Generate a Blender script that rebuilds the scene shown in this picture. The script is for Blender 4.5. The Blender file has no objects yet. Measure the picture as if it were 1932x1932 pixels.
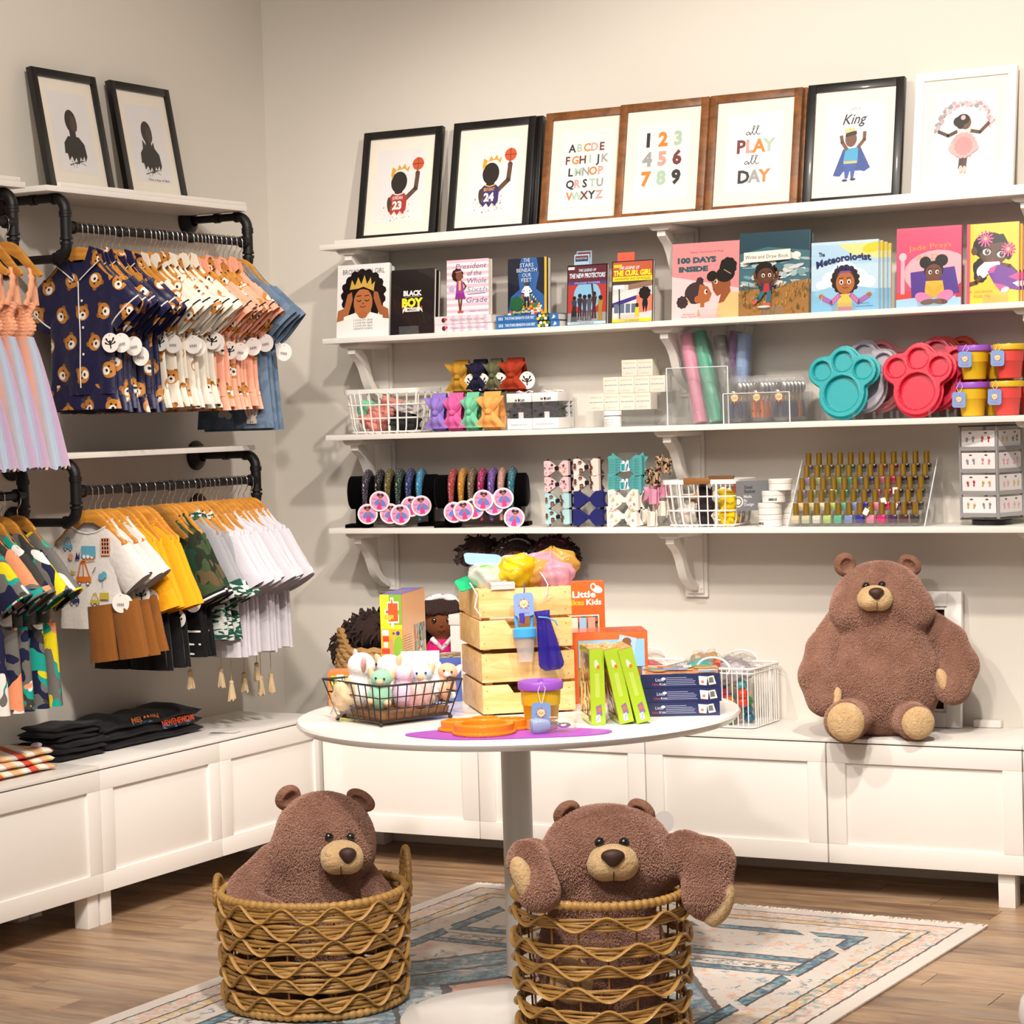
# A children's boutique corner: wall shelves, pipe garment rails, low white cabinets, round table, plush bears.
import bpy, bmesh, math, random
import numpy as np
from mathutils import Vector, Matrix, Euler

SC = bpy.context.scene
COL = SC.collection
rnd = random.Random(7)
PI = math.pi

# ------------------------------------------------------------------ camera, world, lights, exposure
cam_d = bpy.data.cameras.new('camera')
cam_d.sensor_width = 36.0
cam_d.lens = 83.19
cam_d.clip_end = 60
cam = bpy.data.objects.new('camera', cam_d)
COL.objects.link(cam)
SC.camera = cam
def aim_camera(loc, yaw, pitch, roll):
    f = Vector((math.sin(yaw)*math.cos(pitch), math.cos(yaw)*math.cos(pitch), -math.sin(pitch)))
    r = Vector((math.cos(yaw), -math.sin(yaw), 0))
    d = f.cross(r)
    r2 = math.cos(roll)*r + math.sin(roll)*d
    d2 = -math.sin(roll)*r + math.cos(roll)*d
    m = Matrix((r2, -d2, -f)).transposed().to_4x4()
    m.translation = Vector(loc)
    cam.matrix_world = m
aim_camera((4.7785, -6.981, 1.4693), -0.5018, 0.0407, 0.0304)

SC.view_settings.view_transform = 'Standard'
SC.view_settings.look = 'None'
SC.view_settings.gamma = 1.0
SC.view_settings.use_curve_mapping = False
SC.view_settings.exposure = 0.0
SC.cycles.transparent_max_bounces = 24
SC.cycles.max_bounces = 8
SC.cycles.sample_clamp_indirect = 6.0

world = bpy.data.worlds.new('world')
SC.world = world
world.use_nodes = True
world.node_tree.nodes['Background'].inputs[0].default_value = (1.0, 0.93, 0.87, 1)
world.node_tree.nodes['Background'].inputs[1].default_value = 0.27

def spot(name, loc, target, watts, cone=70, blend=.5, size=.06, col=(1, .915, .83)):
    d = bpy.data.lights.new(name, 'SPOT')
    d.energy = watts; d.spot_size = math.radians(cone); d.spot_blend = blend
    d.shadow_soft_size = size; d.color = col
    o = bpy.data.objects.new(name, d); COL.objects.link(o)
    o.location = loc
    o.rotation_euler = (Vector(target)-Vector(loc)).to_track_quat('-Z', 'Y').to_euler()
    return o
def area(name, loc, target, watts, sx, sy, col=(1, .93, .86)):
    d = bpy.data.lights.new(name, 'AREA')
    d.shape = 'RECTANGLE'; d.size = sx; d.size_y = sy; d.energy = watts; d.color = col
    o = bpy.data.objects.new(name, d); COL.objects.link(o)
    o.location = loc
    o.rotation_euler = (Vector(target)-Vector(loc)).to_track_quat('-Z', 'Y').to_euler()
    return o
# ceiling track spots and the shop's broad ceiling light
spot('track_spot', (3.3, -2.5, 3.5), (2.1, -.2, 1.3), 345, 78, .6, .07)
spot('track_spot', (1.3, -3.1, 3.5), (1.6, -.3, 1.0), 190, 70, .7, .07)
spot('track_spot', (2.5, -3.4, 3.5), (.15, -1.0, 1.3), 235, 62, .6, .07)
spot('track_spot', (2.9, -3.6, 3.5), (1.8, -1.9, .6), 300, 60, .6, .08)
spot('track_spot', (2.6, -5.4, 3.5), (1.95, -1.9, .4), 250, 46, .7, .1)
area('ceiling_light', (2.6, -4.2, 3.5), (2.2, -1.5, .5), 80, 3.0, 2.0)

# ------------------------------------------------------------------ materials
def lin(h):
    h = h.lstrip('#')
    c = [int(h[i:i+2], 16)/255 for i in (0, 2, 4)]
    return tuple(x/12.92 if x <= .04045 else ((x+.055)/1.055)**2.4 for x in c)
class E:                                             # a small expression wrapper over shader math nodes
    def __init__(s, nt, k): s.nt = nt; s.k = k
    def op(s, o, *a):
        n = s.nt.nodes.new('ShaderNodeMath'); n.operation = o
        for i, q in enumerate((s,)+a):
            if isinstance(q, E): s.nt.links.new(q.k, n.inputs[i])
            else: n.inputs[i].default_value = q
        return E(s.nt, n.outputs[0])
    def __add__(s, o): return s.op('ADD', o)
    def __sub__(s, o): return s.op('SUBTRACT', o)
    def __mul__(s, o): return s.op('MULTIPLY', o)
    def __truediv__(s, o): return s.op('DIVIDE', o)
    def lt(s, o): return s.op('LESS_THAN', o)
    def gt(s, o): return s.op('GREATER_THAN', o)
    def abs(s): return s.op('ABSOLUTE')
    def floor(s): return s.op('FLOOR')
    def fract(s): return s.op('FRACT')
    def sin(s): return s.op('SINE')
    def cos(s): return s.op('COSINE')
    def mn(s, o): return s.op('MINIMUM', o)
    def mx(s, o): return s.op('MAXIMUM', o)
    def step(s, a, b):                               # smooth 0..1 ramp from a to b
        n = s.nt.nodes.new('ShaderNodeMapRange'); n.interpolation_type = 'SMOOTHSTEP'
        n.inputs[1].default_value = a; n.inputs[2].default_value = b
        s.nt.links.new(s.k, n.inputs[0]); return E(s.nt, n.outputs[0])
MATS = {}
def newmat(name):
    m = bpy.data.materials.new(name); m.use_nodes = True
    nt = m.node_tree; b = nt.nodes['Principled BSDF']
    MATS[name] = m
    return m, nt, b
def node(nt, t, **kw):
    n = nt.nodes.new(t)
    for k, v in kw.items():
        if k.startswith('i_'):
            key = k[2:].replace('_', ' ')
            n.inputs[key].default_value = v
        else: setattr(n, k, v)
    return n
def coords(nt, kind='Object', scale=None, rot=None):
    t = nt.nodes.new('ShaderNodeTexCoord'); out = t.outputs[kind]
    if scale or rot:
        mp = nt.nodes.new('ShaderNodeMapping'); nt.links.new(out, mp.inputs[0])
        if scale: mp.inputs['Scale'].default_value = scale
        if rot: mp.inputs['Rotation'].default_value = rot
        out = mp.outputs[0]
    return out
def noise_n(nt, vec, scale, detail=3, rough=.55, dist=0):
    n = node(nt, 'ShaderNodeTexNoise'); nt.links.new(vec, n.inputs['Vector'])
    n.inputs['Scale'].default_value = scale; n.inputs['Detail'].default_value = detail
    n.inputs['Roughness'].default_value = rough; n.inputs['Distortion'].default_value = dist
    return n
def mixc(nt, fac, a, b):
    n = node(nt, 'ShaderNodeMix', data_type='RGBA')
    for sock, q in ((n.inputs[0], fac), (n.inputs[6], a), (n.inputs[7], b)):
        if isinstance(q, E): nt.links.new(q.k, sock)
        elif hasattr(q, 'links'): nt.links.new(q, sock)
        elif isinstance(q, (int, float)): sock.default_value = q
        else: sock.default_value = (*q, 1) if len(q) == 3 else q
    return n.outputs[2]
def M(name, hexc, rough=.5, metal=0, var=.06, vscale=6, bump=0, bscale=80, sheen=0, coat=0, sss=0, spec=.5, obrand=0):
    if name in MATS: return MATS[name]
    m, nt, b = newmat(name)
    c = lin(hexc) if isinstance(hexc, str) else hexc
    v = coords(nt)
    n = noise_n(nt, v, vscale)
    lo = tuple(max(0, x*(1-var)) for x in c); hi = tuple(min(1, x*(1+var)) for x in c)
    col = mixc(nt, n.outputs[0], lo, hi)
    if obrand:
        oi = node(nt, 'ShaderNodeObjectInfo')
        hs = node(nt, 'ShaderNodeHueSaturation'); nt.links.new(col, hs.inputs['Color'])
        mr = node(nt, 'ShaderNodeMapRange'); nt.links.new(oi.outputs['Random'], mr.inputs[0])
        mr.inputs[3].default_value = 1-obrand; mr.inputs[4].default_value = 1+obrand
        nt.links.new(mr.outputs[0], hs.inputs['Value']); col = hs.outputs[0]
    nt.links.new(col, b.inputs['Base Color'])
    b.inputs['Roughness'].default_value = rough; b.inputs['Metallic'].default_value = metal
    b.inputs['Specular IOR Level'].default_value = spec
    if sheen:
        b.inputs['Sheen Weight'].default_value = sheen; b.inputs['Sheen Roughness'].default_value = .4
        b.inputs['Sheen Tint'].default_value = (*[min(1, .35+x) for x in c], 1)
    if coat: b.inputs['Coat Weight'].default_value = coat; b.inputs['Coat Roughness'].default_value = .08
    if sss: b.inputs['Subsurface Weight'].default_value = sss; b.inputs['Subsurface Radius'].default_value = (.01, .006, .004)
    if bump:
        n2 = noise_n(nt, v, bscale, 4)
        bp = node(nt, 'ShaderNodeBump'); bp.inputs['Strength'].default_value = bump; bp.inputs['Distance'].default_value = .004
        nt.links.new(n2.outputs[0], bp.inputs['Height']); nt.links.new(bp.outputs[0], b.inputs['Normal'])
    return m
def vcol_mat(name, rough=.45, sheen=0, bump=0, bscale=120, coat=0):
    if name in MATS: return MATS[name]
    m, nt, b = newmat(name)
    a = node(nt, 'ShaderNodeAttribute', attribute_name='Col')
    v = coords(nt); n = noise_n(nt, v, 30)
    hs = node(nt, 'ShaderNodeHueSaturation'); nt.links.new(a.outputs['Color'], hs.inputs['Color'])
    mr = node(nt, 'ShaderNodeMapRange'); nt.links.new(n.outputs[0], mr.inputs[0]); mr.inputs[3].default_value = .95; mr.inputs[4].default_value = 1.04
    nt.links.new(mr.outputs[0], hs.inputs['Value']); nt.links.new(hs.outputs[0], b.inputs['Base Color'])
    b.inputs['Roughness'].default_value = rough; b.inputs['Sheen Weight'].default_value = sheen
    if coat: b.inputs['Coat Weight'].default_value = coat
    if bump:
        n2 = noise_n(nt, v, bscale, 3); bp = node(nt, 'ShaderNodeBump'); bp.inputs['Strength'].default_value = bump; bp.inputs['Distance'].default_value = .003
        nt.links.new(n2.outputs[0], bp.inputs['Height']); nt.links.new(bp.outputs[0], b.inputs['Normal'])
    return m
def clear_mat(name, hexc='#ffffff', op=.08, gl=.5, rough=.04, ior=1.45, diffuse=None, wr=0):
    """clear or tinted thin plastic: transparency, a little haze and fresnel gloss"""
    if name in MATS: return MATS[name]
    m, nt, b = newmat(name); c = lin(hexc)
    out = nt.nodes['Material Output']; nt.nodes.remove(b)
    tr = node(nt, 'ShaderNodeBsdfTransparent'); tr.inputs[0].default_value = (*[.55+.45*x for x in c], 1)
    df = node(nt, 'ShaderNodeBsdfDiffuse'); df.inputs[0].default_value = (*c, 1)
    tl = node(nt, 'ShaderNodeBsdfTranslucent'); tl.inputs[0].default_value = (*c, 1)
    m0 = node(nt, 'ShaderNodeMixShader'); m0.inputs[0].default_value = .4
    nt.links.new(df.outputs[0], m0.inputs[1]); nt.links.new(tl.outputs[0], m0.inputs[2])
    m1 = node(nt, 'ShaderNodeMixShader'); m1.inputs[0].default_value = op
    nt.links.new(tr.outputs[0], m1.inputs[1]); nt.links.new(m0.outputs[0], m1.inputs[2])
    gs = node(nt, 'ShaderNodeBsdfGlossy'); gs.inputs['Roughness'].default_value = rough
    fr = node(nt, 'ShaderNodeLayerWeight'); fr.inputs['Blend'].default_value = .5
    if wr:
        n2 = noise_n(nt, coords(nt), wr, 4, .6, .6); bp = node(nt, 'ShaderNodeBump'); bp.inputs['Strength'].default_value = .9; bp.inputs['Distance'].default_value = .006
        nt.links.new(n2.outputs[0], bp.inputs['Height']); nt.links.new(bp.outputs[0], gs.inputs['Normal']); nt.links.new(bp.outputs[0], fr.inputs['Normal'])
    fa = E(nt, fr.outputs['Facing']); fa = fa*fa*fa; fa = (fa*fa*.6+.045)*gl
    mu = node(nt, 'ShaderNodeMath', operation='MINIMUM'); mu.inputs[1].default_value = 1.0
    nt.links.new(fa.k, mu.inputs[0])
    m2 = node(nt, 'ShaderNodeMixShader'); nt.links.new(mu.outputs[0], m2.inputs[0])
    nt.links.new(m1.outputs[0], m2.inputs[1]); nt.links.new(gs.outputs[0], m2.inputs[2])
    nt.links.new(m2.outputs[0], out.inputs[0])
    return m

# ------------------------------------------------------------------ mesh building
def rotm(rx=0, ry=0, rz=0): return np.array(Euler((rx, ry, rz)).to_matrix())
class MB:
    def __init__(s): s.v = []; s.f = []; s.fc = []; s.fm = []; s.n = 0; s.col = None; s.mi = 0; s.R = np.eye(3); s.t = np.zeros(3)
    def at(s, t=(0, 0, 0), R=None): s.t = np.array(t, float); s.R = np.eye(3) if R is None else R; return s
    def c(s, h): s.col = lin(h) if isinstance(h, str) else h; return s
    def add(s, vs, fs):
        vs = np.asarray(vs, float) @ s.R.T + s.t
        b = s.n; s.v.append(vs); s.n += len(vs)
        for q in fs: s.f.append(tuple(i+b for i in q))
        s.fc += [s.col]*len(fs); s.fm += [s.mi]*len(fs)
        return s
    def box(s, c, d):
        x, y, z = c; a, b, e = d[0]/2, d[1]/2, d[2]/2
        vs = [(x+i*a, y+j*b, z+k*e) for k in (-1, 1) for j in (-1, 1) for i in (-1, 1)]
        return s.add(vs, [(0, 2, 3, 1), (4, 5, 7, 6), (0, 1, 5, 4), (2, 6, 7, 3), (0, 4, 6, 2), (1, 3, 7, 5)])
    def lathe(s, prof, n=24, cap=True, sx=1, sy=1):
        vs = []; fs = []
        for r, z in prof:
            for i in range(n):
                a = 2*PI*i/n; vs.append((r*math.cos(a)*sx, r*math.sin(a)*sy, z))
        m = len(prof)
        for j in range(m-1):
            for i in range(n):
                k = (i+1) % n; fs.append((j*n+i, j*n+k, (j+1)*n+k, (j+1)*n+i))
        if cap: fs.append(tuple(range(n-1, -1, -1))); fs.append(tuple((m-1)*n+i for i in range(n)))
        return s.add(vs, fs)
    def tube(s, path, r, n=8, closed=False, cap=True, flat=1.0):
        P = np.asarray(path, float); m = len(P)
        rr = np.full(m, r) if np.isscalar(r) else np.asarray(r)
        T = np.roll(P, -1, 0)-np.roll(P, 1, 0) if closed else np.gradient(P, axis=0)
        T /= np.linalg.norm(T, axis=1)[:, None]+1e-12
        ref = np.array([0, 0, 1.]) if abs(T[0][2]) < .9 else np.array([1., 0, 0])
        u = np.cross(T[0], ref); u /= np.linalg.norm(u); vs = []
        for i in range(m):
            u = u-T[i]*(u@T[i]); u /= np.linalg.norm(u)+1e-12; w = np.cross(T[i], u)
            for k in range(n):
                a = 2*PI*k/n; vs.append(P[i]+rr[i]*(math.cos(a)*u+math.sin(a)*w*flat))
        fs = []
        for j in range(m if closed else m-1):
            jj = (j+1) % m
            for i in range(n): k = (i+1) % n; fs.append((j*n+i, jj*n+i, jj*n+k, j*n+k))
        if cap and not closed: fs.append(tuple(range(n))); fs.append(tuple((m-1)*n+i for i in range(n-1, -1, -1)))
        return s.add(vs, fs)
    def prism(s, poly, y0, y1):                       # outline in x,z extruded along y (front at y0)
        n = len(poly)
        if sum(poly[i][0]*poly[(i+1) % n][1]-poly[(i+1) % n][0]*poly[i][1] for i in range(n)) < 0: poly = poly[::-1]
        vs = [(x, y0, z) for x, z in poly]+[(x, y1, z) for x, z in poly]
        fs = [tuple(range(n)), tuple(range(2*n-1, n-1, -1))]+[(i, i+n, (i+1) % n+n, (i+1) % n) for i in range(n)]
        return s.add(vs, fs)
    def grid(s, fn, nu, nv, cu=False):
        vs = [fn(i/(nu if cu else nu-1), j/(nv-1)) for j in range(nv) for i in range(nu)]
        fs = []
        for j in range(nv-1):
            for i in range(nu if cu else nu-1):
                k = (i+1) % nu; fs.append((j*nu+i, j*nu+k, (j+1)*nu+k, (j+1)*nu+i))
        return s.add(vs, fs)
    def ell(s, c, r, nu=16, nv=10):
        r = (r, r, r) if np.isscalar(r) else r
        vs = [(c[0], c[1], c[2]-r[2])]; fs = []
        for j in range(1, nv):
            t = PI*j/nv-PI/2
            for i in range(nu): a = 2*PI*i/nu; vs.append((c[0]+r[0]*math.cos(t)*math.cos(a), c[1]+r[1]*math.cos(t)*math.sin(a), c[2]+r[2]*math.sin(t)))
        vs.append((c[0], c[1], c[2]+r[2])); L = len(vs)-1
        for i in range(nu): k = (i+1) % nu; fs.append((0, 1+k, 1+i)); fs.append((L, L-nu+i, L-nu+k))
        for j in range(nv-2):
            for i in range(nu): k = (i+1) % nu; fs.append((1+j*nu+i, 1+j*nu+k, 1+(j+1)*nu+k, 1+(j+1)*nu+i))
        return s.add(vs, fs)
    def rod(s, a, b, r, n=8, r2=None): return s.tube([a, b], [r, r if r2 is None else r2], n)
    def mesh(s, name, mats, smooth=40, bevel=0, seg=2):
        me = bpy.data.meshes.new(name)
        V = np.concatenate(s.v) if s.v else np.zeros((0, 3))
        me.from_pydata(V.tolist(), [], s.f)
        if any(c is not None for c in s.fc):
            at = me.color_attributes.new('Col', 'FLOAT_COLOR', 'CORNER')
            cs = []
            for q, c in zip(s.f, s.fc): cs += [(*(c or (1, 1, 1)), 1)]*len(q)
            at.data.foreach_set('color', np.array(cs, np.float32).ravel())
        for m in (mats if isinstance(mats, (list, tuple)) else [mats]): me.materials.append(m)
        if any(s.fm): me.polygons.foreach_set('material_index', s.fm)
        if bevel:
            bm = bmesh.new(); bm.from_mesh(me)
            es = [e for e in bm.edges if len(e.link_faces) == 2 and e.calc_face_angle(0) > .6]
            bmesh.ops.bevel(bm, geom=es, offset=bevel, segments=seg, affect='EDGES', profile=.6)
            bm.to_mesh(me); bm.free()
        if smooth:
            me.polygons.foreach_set('use_smooth', [True]*len(me.polygons)); me.set_sharp_from_angle(angle=math.radians(smooth))
        me.update()
        return me
    def build(s, name, mats, parent=None, smooth=40, bevel=0, seg=2, loc=None, rot=None):
        o = bpy.data.objects.new(name, s.mesh(name, mats, smooth, bevel, seg)); COL.objects.link(o)
        if parent: o.parent = parent
        if loc is not None: o.location = loc
        if rot is not None: o.rotation_euler = rot
        return o
def tag(o, label, cat, group=None, kind=None):
    if label: o['label'] = label
    if cat: o['category'] = cat
    if group: o['group'] = group
    if kind: o['kind'] = kind
    return o
def thing(name, label, cat, loc=(0, 0, 0), rz=0, group=None, rot=None):
    o = bpy.data.objects.new(name, None); COL.objects.link(o); o.empty_display_size = .05
    o.location = loc; o.rotation_euler = rot or (0, 0, rz)
    return tag(o, label, cat, group)
def struct(o): o['kind'] = 'structure'; return o
def dup(src, loc, rot=None, label=None, group=None, scale=None):
    def cp(o, par):
        c = o.copy(); COL.objects.link(c)
        if par: c.parent = par
        for ch in list(o.children): cp(ch, c)
        return c
    r = cp(src, None); r.location = loc
    if rot is not None: r.rotation_euler = rot
    if scale: r.scale = scale
    if label: r['label'] = label
    if group: r['group'] = group
    return r
ORD = ('first second third fourth fifth sixth seventh eighth ninth tenth eleventh twelfth thirteenth fourteenth fifteenth sixteenth seventeenth eighteenth nineteenth twentieth '
       'twenty-first twenty-second twenty-third twenty-fourth twenty-fifth twenty-sixth twenty-seventh twenty-eighth twenty-ninth thirtieth thirty-first thirty-second thirty-third').split()

# soft bodies: a signed-distance field turned into one continuous skin (surface nets)
def snet(fn, lo, hi, h):
    ax = [np.arange(lo[i], hi[i]+h, h) for i in range(3)]
    X, Y, Z = np.meshgrid(*ax, indexing='ij'); F = fn(X, Y, Z); S = F < 0
    n = F.shape; cs = np.zeros((n[0]-1, n[1]-1, n[2]-1, 3)); ct = np.zeros(cs.shape[:3])
    corner = lambda A, i, j, k: A[i:n[0]-1+i, j:n[1]-1+j, k:n[2]-1+k]
    for d in range(3):
        for a in (0, 1):
            for b in (0, 1):
                o0 = [0, 0, 0]; e = [q for q in range(3) if q != d]; o0[e[0]] = a; o0[e[1]] = b; o1 = list(o0); o1[d] = 1
                f0, f1 = corner(F, *o0), corner(F, *o1); m = (f0 < 0) != (f1 < 0)
                t = np.where(m, f0/np.where(m, f0-f1, 1), 0)
                P = np.zeros(cs.shape); P[..., e[0]] = a; P[..., e[1]] = b; P[..., d] = t
                cs += P*m[..., None]; ct += m
    act = ct > 0; idx = -np.ones(act.shape, int); idx[act] = np.arange(act.sum())
    I = np.argwhere(act); V = np.array(lo)+h*(I+cs[act]/ct[act][:, None])
    fs = []
    for d in range(3):
        e = [q for q in range(3) if q != d]
        s0 = [slice(1, -1)]*3; s0[d] = slice(0, -1); s1 = [slice(1, -1)]*3; s1[d] = slice(1, None)
        A, B = S[tuple(s0)], S[tuple(s1)]
        for flip, m in ((False, A & ~B), (True, ~A & B)):
            c = np.argwhere(m)
            if not len(c): continue
            c = c + np.array([0 if q == d else 1 for q in range(3)])
            def cell(da, db):
                q = c.copy(); q[:, e[0]] -= da; q[:, e[1]] -= db; return idx[q[:, 0], q[:, 1], q[:, 2]]
            q = np.stack([cell(0, 0), cell(1, 0), cell(1, 1), cell(0, 1)], 1)
            if (d == 1) ^ flip: q = q[:, ::-1]
            fs.append(q)
    fs = np.concatenate(fs); fs = fs[(fs >= 0).all(1)]
    for _ in range(2):
        g = np.stack([fn(*(V+np.eye(3)[i]*h*.3).T)-fn(*(V-np.eye(3)[i]*h*.3).T) for i in range(3)], 1)/(h*.6)
        f = fn(*V.T); V = V-np.clip(f/(np.sum(g*g, 1)+1e-6), -h, h)[:, None]*g
    return V, [tuple(q) for q in fs.tolist()]
def smin(a, b, k): h = np.clip(.5+.5*(b-a)/k, 0, 1); return b+(a-b)*h-k*h*(1-h)
def sd_ell(p, c, r):
    q = [(p[i]-c[i])/r[i] for i in range(3)]; k0 = np.sqrt(q[0]**2+q[1]**2+q[2]**2)+1e-9
    k1 = np.sqrt(sum((q[i]/r[i])**2 for i in range(3)))+1e-9
    return k0*(k0-1)/k1
def sd_cap(p, a, b, ra, rb):
    a = np.array(a, float); b = np.array(b, float); d = b-a
    t = np.clip(sum((p[i]-a[i])*d[i] for i in range(3))/(d@d), 0, 1)
    return np.sqrt(sum((p[i]-a[i]-t*d[i])**2 for i in range(3)))-(ra+(rb-ra)*t)
def sdf_mb(fn, lo, hi, h, mb=None):
    mb = mb or MB(); return mb.add(*snet(lambda x, y, z: fn((x, y, z)), lo, hi, h))

# flat print: text and cut shapes laid on a face in thin layers (x right, z up, facing -y)
_TX = {}
def text2d(s, bold=0, shear=0):
    k = (s, bold, shear)
    if k not in _TX:
        cu = bpy.data.curves.new('t', 'FONT'); cu.body = s; cu.size = 1; cu.resolution_u = 2; cu.offset = bold; cu.shear = shear
        o = bpy.data.objects.new('t', cu); me = o.to_mesh()
        V = np.array([v.co[:2] for v in me.vertices]) if len(me.vertices) else np.zeros((1, 2))
        F = [tuple(q.vertices) for q in me.polygons]; o.to_mesh_clear()
        bpy.data.objects.remove(o); bpy.data.curves.remove(cu)
        V = V.copy(); V[:, 0] -= V[:, 0].min(); _TX[k] = (V/.7, F)
    return _TX[k]
class Art:
    def __init__(s, w, h, W=100, H=None, step=.00006, mb=None, o=(0, 0, 0), bg=None):
        s.mb = mb or MB(); s.k = w/W; s.W = W; s.H = H or W*h/w; s.kz = h/s.H; s.d = 0.0002; s.st = step; s.o = o; s.fn = None
        if bg: s.rect(0, 0, s.W, s.H, bg)
    def _out(s, V, F, col):
        s.d += s.st; s.mb.c(col)
        V = np.asarray(V, float)
        if s.fn: P = np.array([s.fn(s.o[0]+x*s.k, s.o[2]+z*s.kz, s.d) for x, z in V])
        else: P = np.stack([s.o[0]+V[:, 0]*s.k, np.full(len(V), s.o[1]-s.d), s.o[2]+V[:, 1]*s.kz], 1)
        s.mb.add(P, F)
    def poly(s, pts, col):
        P = list(pts)
        for ax, lim, sg in ((0, 0, 1), (0, s.W, -1), (1, 0, 1), (1, s.H, -1)):
            Q = []
            for i in range(len(P)):
                a, b = P[i-1], P[i]; ia, ib = (a[ax]-lim)*sg >= 0, (b[ax]-lim)*sg >= 0
                if ia != ib:
                    t = (lim-a[ax])/(b[ax]-a[ax]); q = [0, 0]; q[ax] = lim; q[1-ax] = a[1-ax]+t*(b[1-ax]-a[1-ax]); Q.append(tuple(q))
                if ib: Q.append(b)
            P = Q
            if not P: return s
        n = len(P)
        if sum(P[i][0]*P[(i+1) % n][1]-P[(i+1) % n][0]*P[i][1] for i in range(n)) < 0: P = P[::-1]
        s._out(P, [tuple(range(n))], col); return s
    def rect(s, x0, y0, x1, y1, col): return s.poly([(x0, y0), (x1, y0), (x1, y1), (x0, y1)], col)
    def ell(s, x, y, rx, ry, col, rot=0, n=20, a0=0, a1=2*PI):
        c, q = math.cos(rot), math.sin(rot); P = []
        for i in range(n):
            a = a0+(a1-a0)*i/(n if a1-a0 > 6.28 else n-1); u, v = rx*math.cos(a), ry*math.sin(a); P.append((x+u*c-v*q, y+u*q+v*c))
        return s.poly(P, col)
    def blob(s, x, y, r, col, n=11, j=.18, seed=1):   # curly outline
        q = random.Random(seed); k = n*3
        return s.poly([(x+r*(1+j*abs(math.sin(n/2*2*PI*i/k))+q.uniform(-.03, .03))*math.cos(2*PI*i/k), y+r*(1+j*abs(math.sin(n/2*2*PI*i/k)))*math.sin(2*PI*i/k)) for i in range(k)], col)
    def line(s, pts, w, col):
        for a, b in zip(pts, pts[1:]):
            d = np.array(b, float)-a; L = np.linalg.norm(d); nrm = np.array([-d[1], d[0]])/L*w/2; e = d/L*w*.3
            s.poly([tuple(np.array(a)-e-nrm), tuple(np.array(b)+e-nrm), tuple(np.array(b)+e+nrm), tuple(np.array(a)-e+nrm)], col); s.d -= s.st
        s.d += s.st; return s
    def text(s, t, x, y, h, col, w=None, bold=0, shear=0, al='c', rot=0, arc=0):
        V, F = text2d(t, bold, shear); V = V*h; L = V[:, 0].max()
        if w and L > 0: V = V*np.array([w/L, 1]); L = w
        V = V-np.array([L/2 if al == 'c' else (L if al == 'r' else 0), 0])
        if arc: V = V+np.stack([0*V[:, 0], arc*(1-(2*V[:, 0]/L)**2)], 1)
        c, q = math.cos(rot), math.sin(rot); V = V@np.array([[c, q], [-q, c]])
        s._out(V+np.array([x, y]), F, col); return s
    def build(s, name, parent, mat=None, loc=None, rot=None): return s.mb.build(name, mat or PRINT, parent, smooth=0, loc=loc, rot=rot)
PRINT = vcol_mat('print_ink', .42)
GLOSSP = vcol_mat('glossy_print', .22, coat=.4)

# ------------------------------------------------------------------ setting: walls, floor, ceiling
WALL = M('wall_paint', '#d8d2c8', .75, var=.02, vscale=1.5, bump=.05, bscale=260)
CEIL = M('ceiling_paint', '#e4dccf', .8, var=.02)
WHITE = M('white_lacquer', '#eae6e0', .38, var=.015, vscale=3)
WHITE2 = M('white_shelf_paint', '#e9e4dd', .42, var=.02, vscale=5, bump=.04, bscale=200)
DARKGAP = M('dark_gap', '#2c2622', .8)
struct(MB().box((3.3, .06, 1.8), (7.0, .12, 3.6)).build('wall_back', WALL))
struct(MB().box((-.06, -3.6, 1.8), (.12, 7.32, 3.6)).build('wall_left', WALL))
struct(MB().box((3.3, -3.6, 3.66), (7.0, 7.32, .12)).build('ceiling', CEIL))

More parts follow.
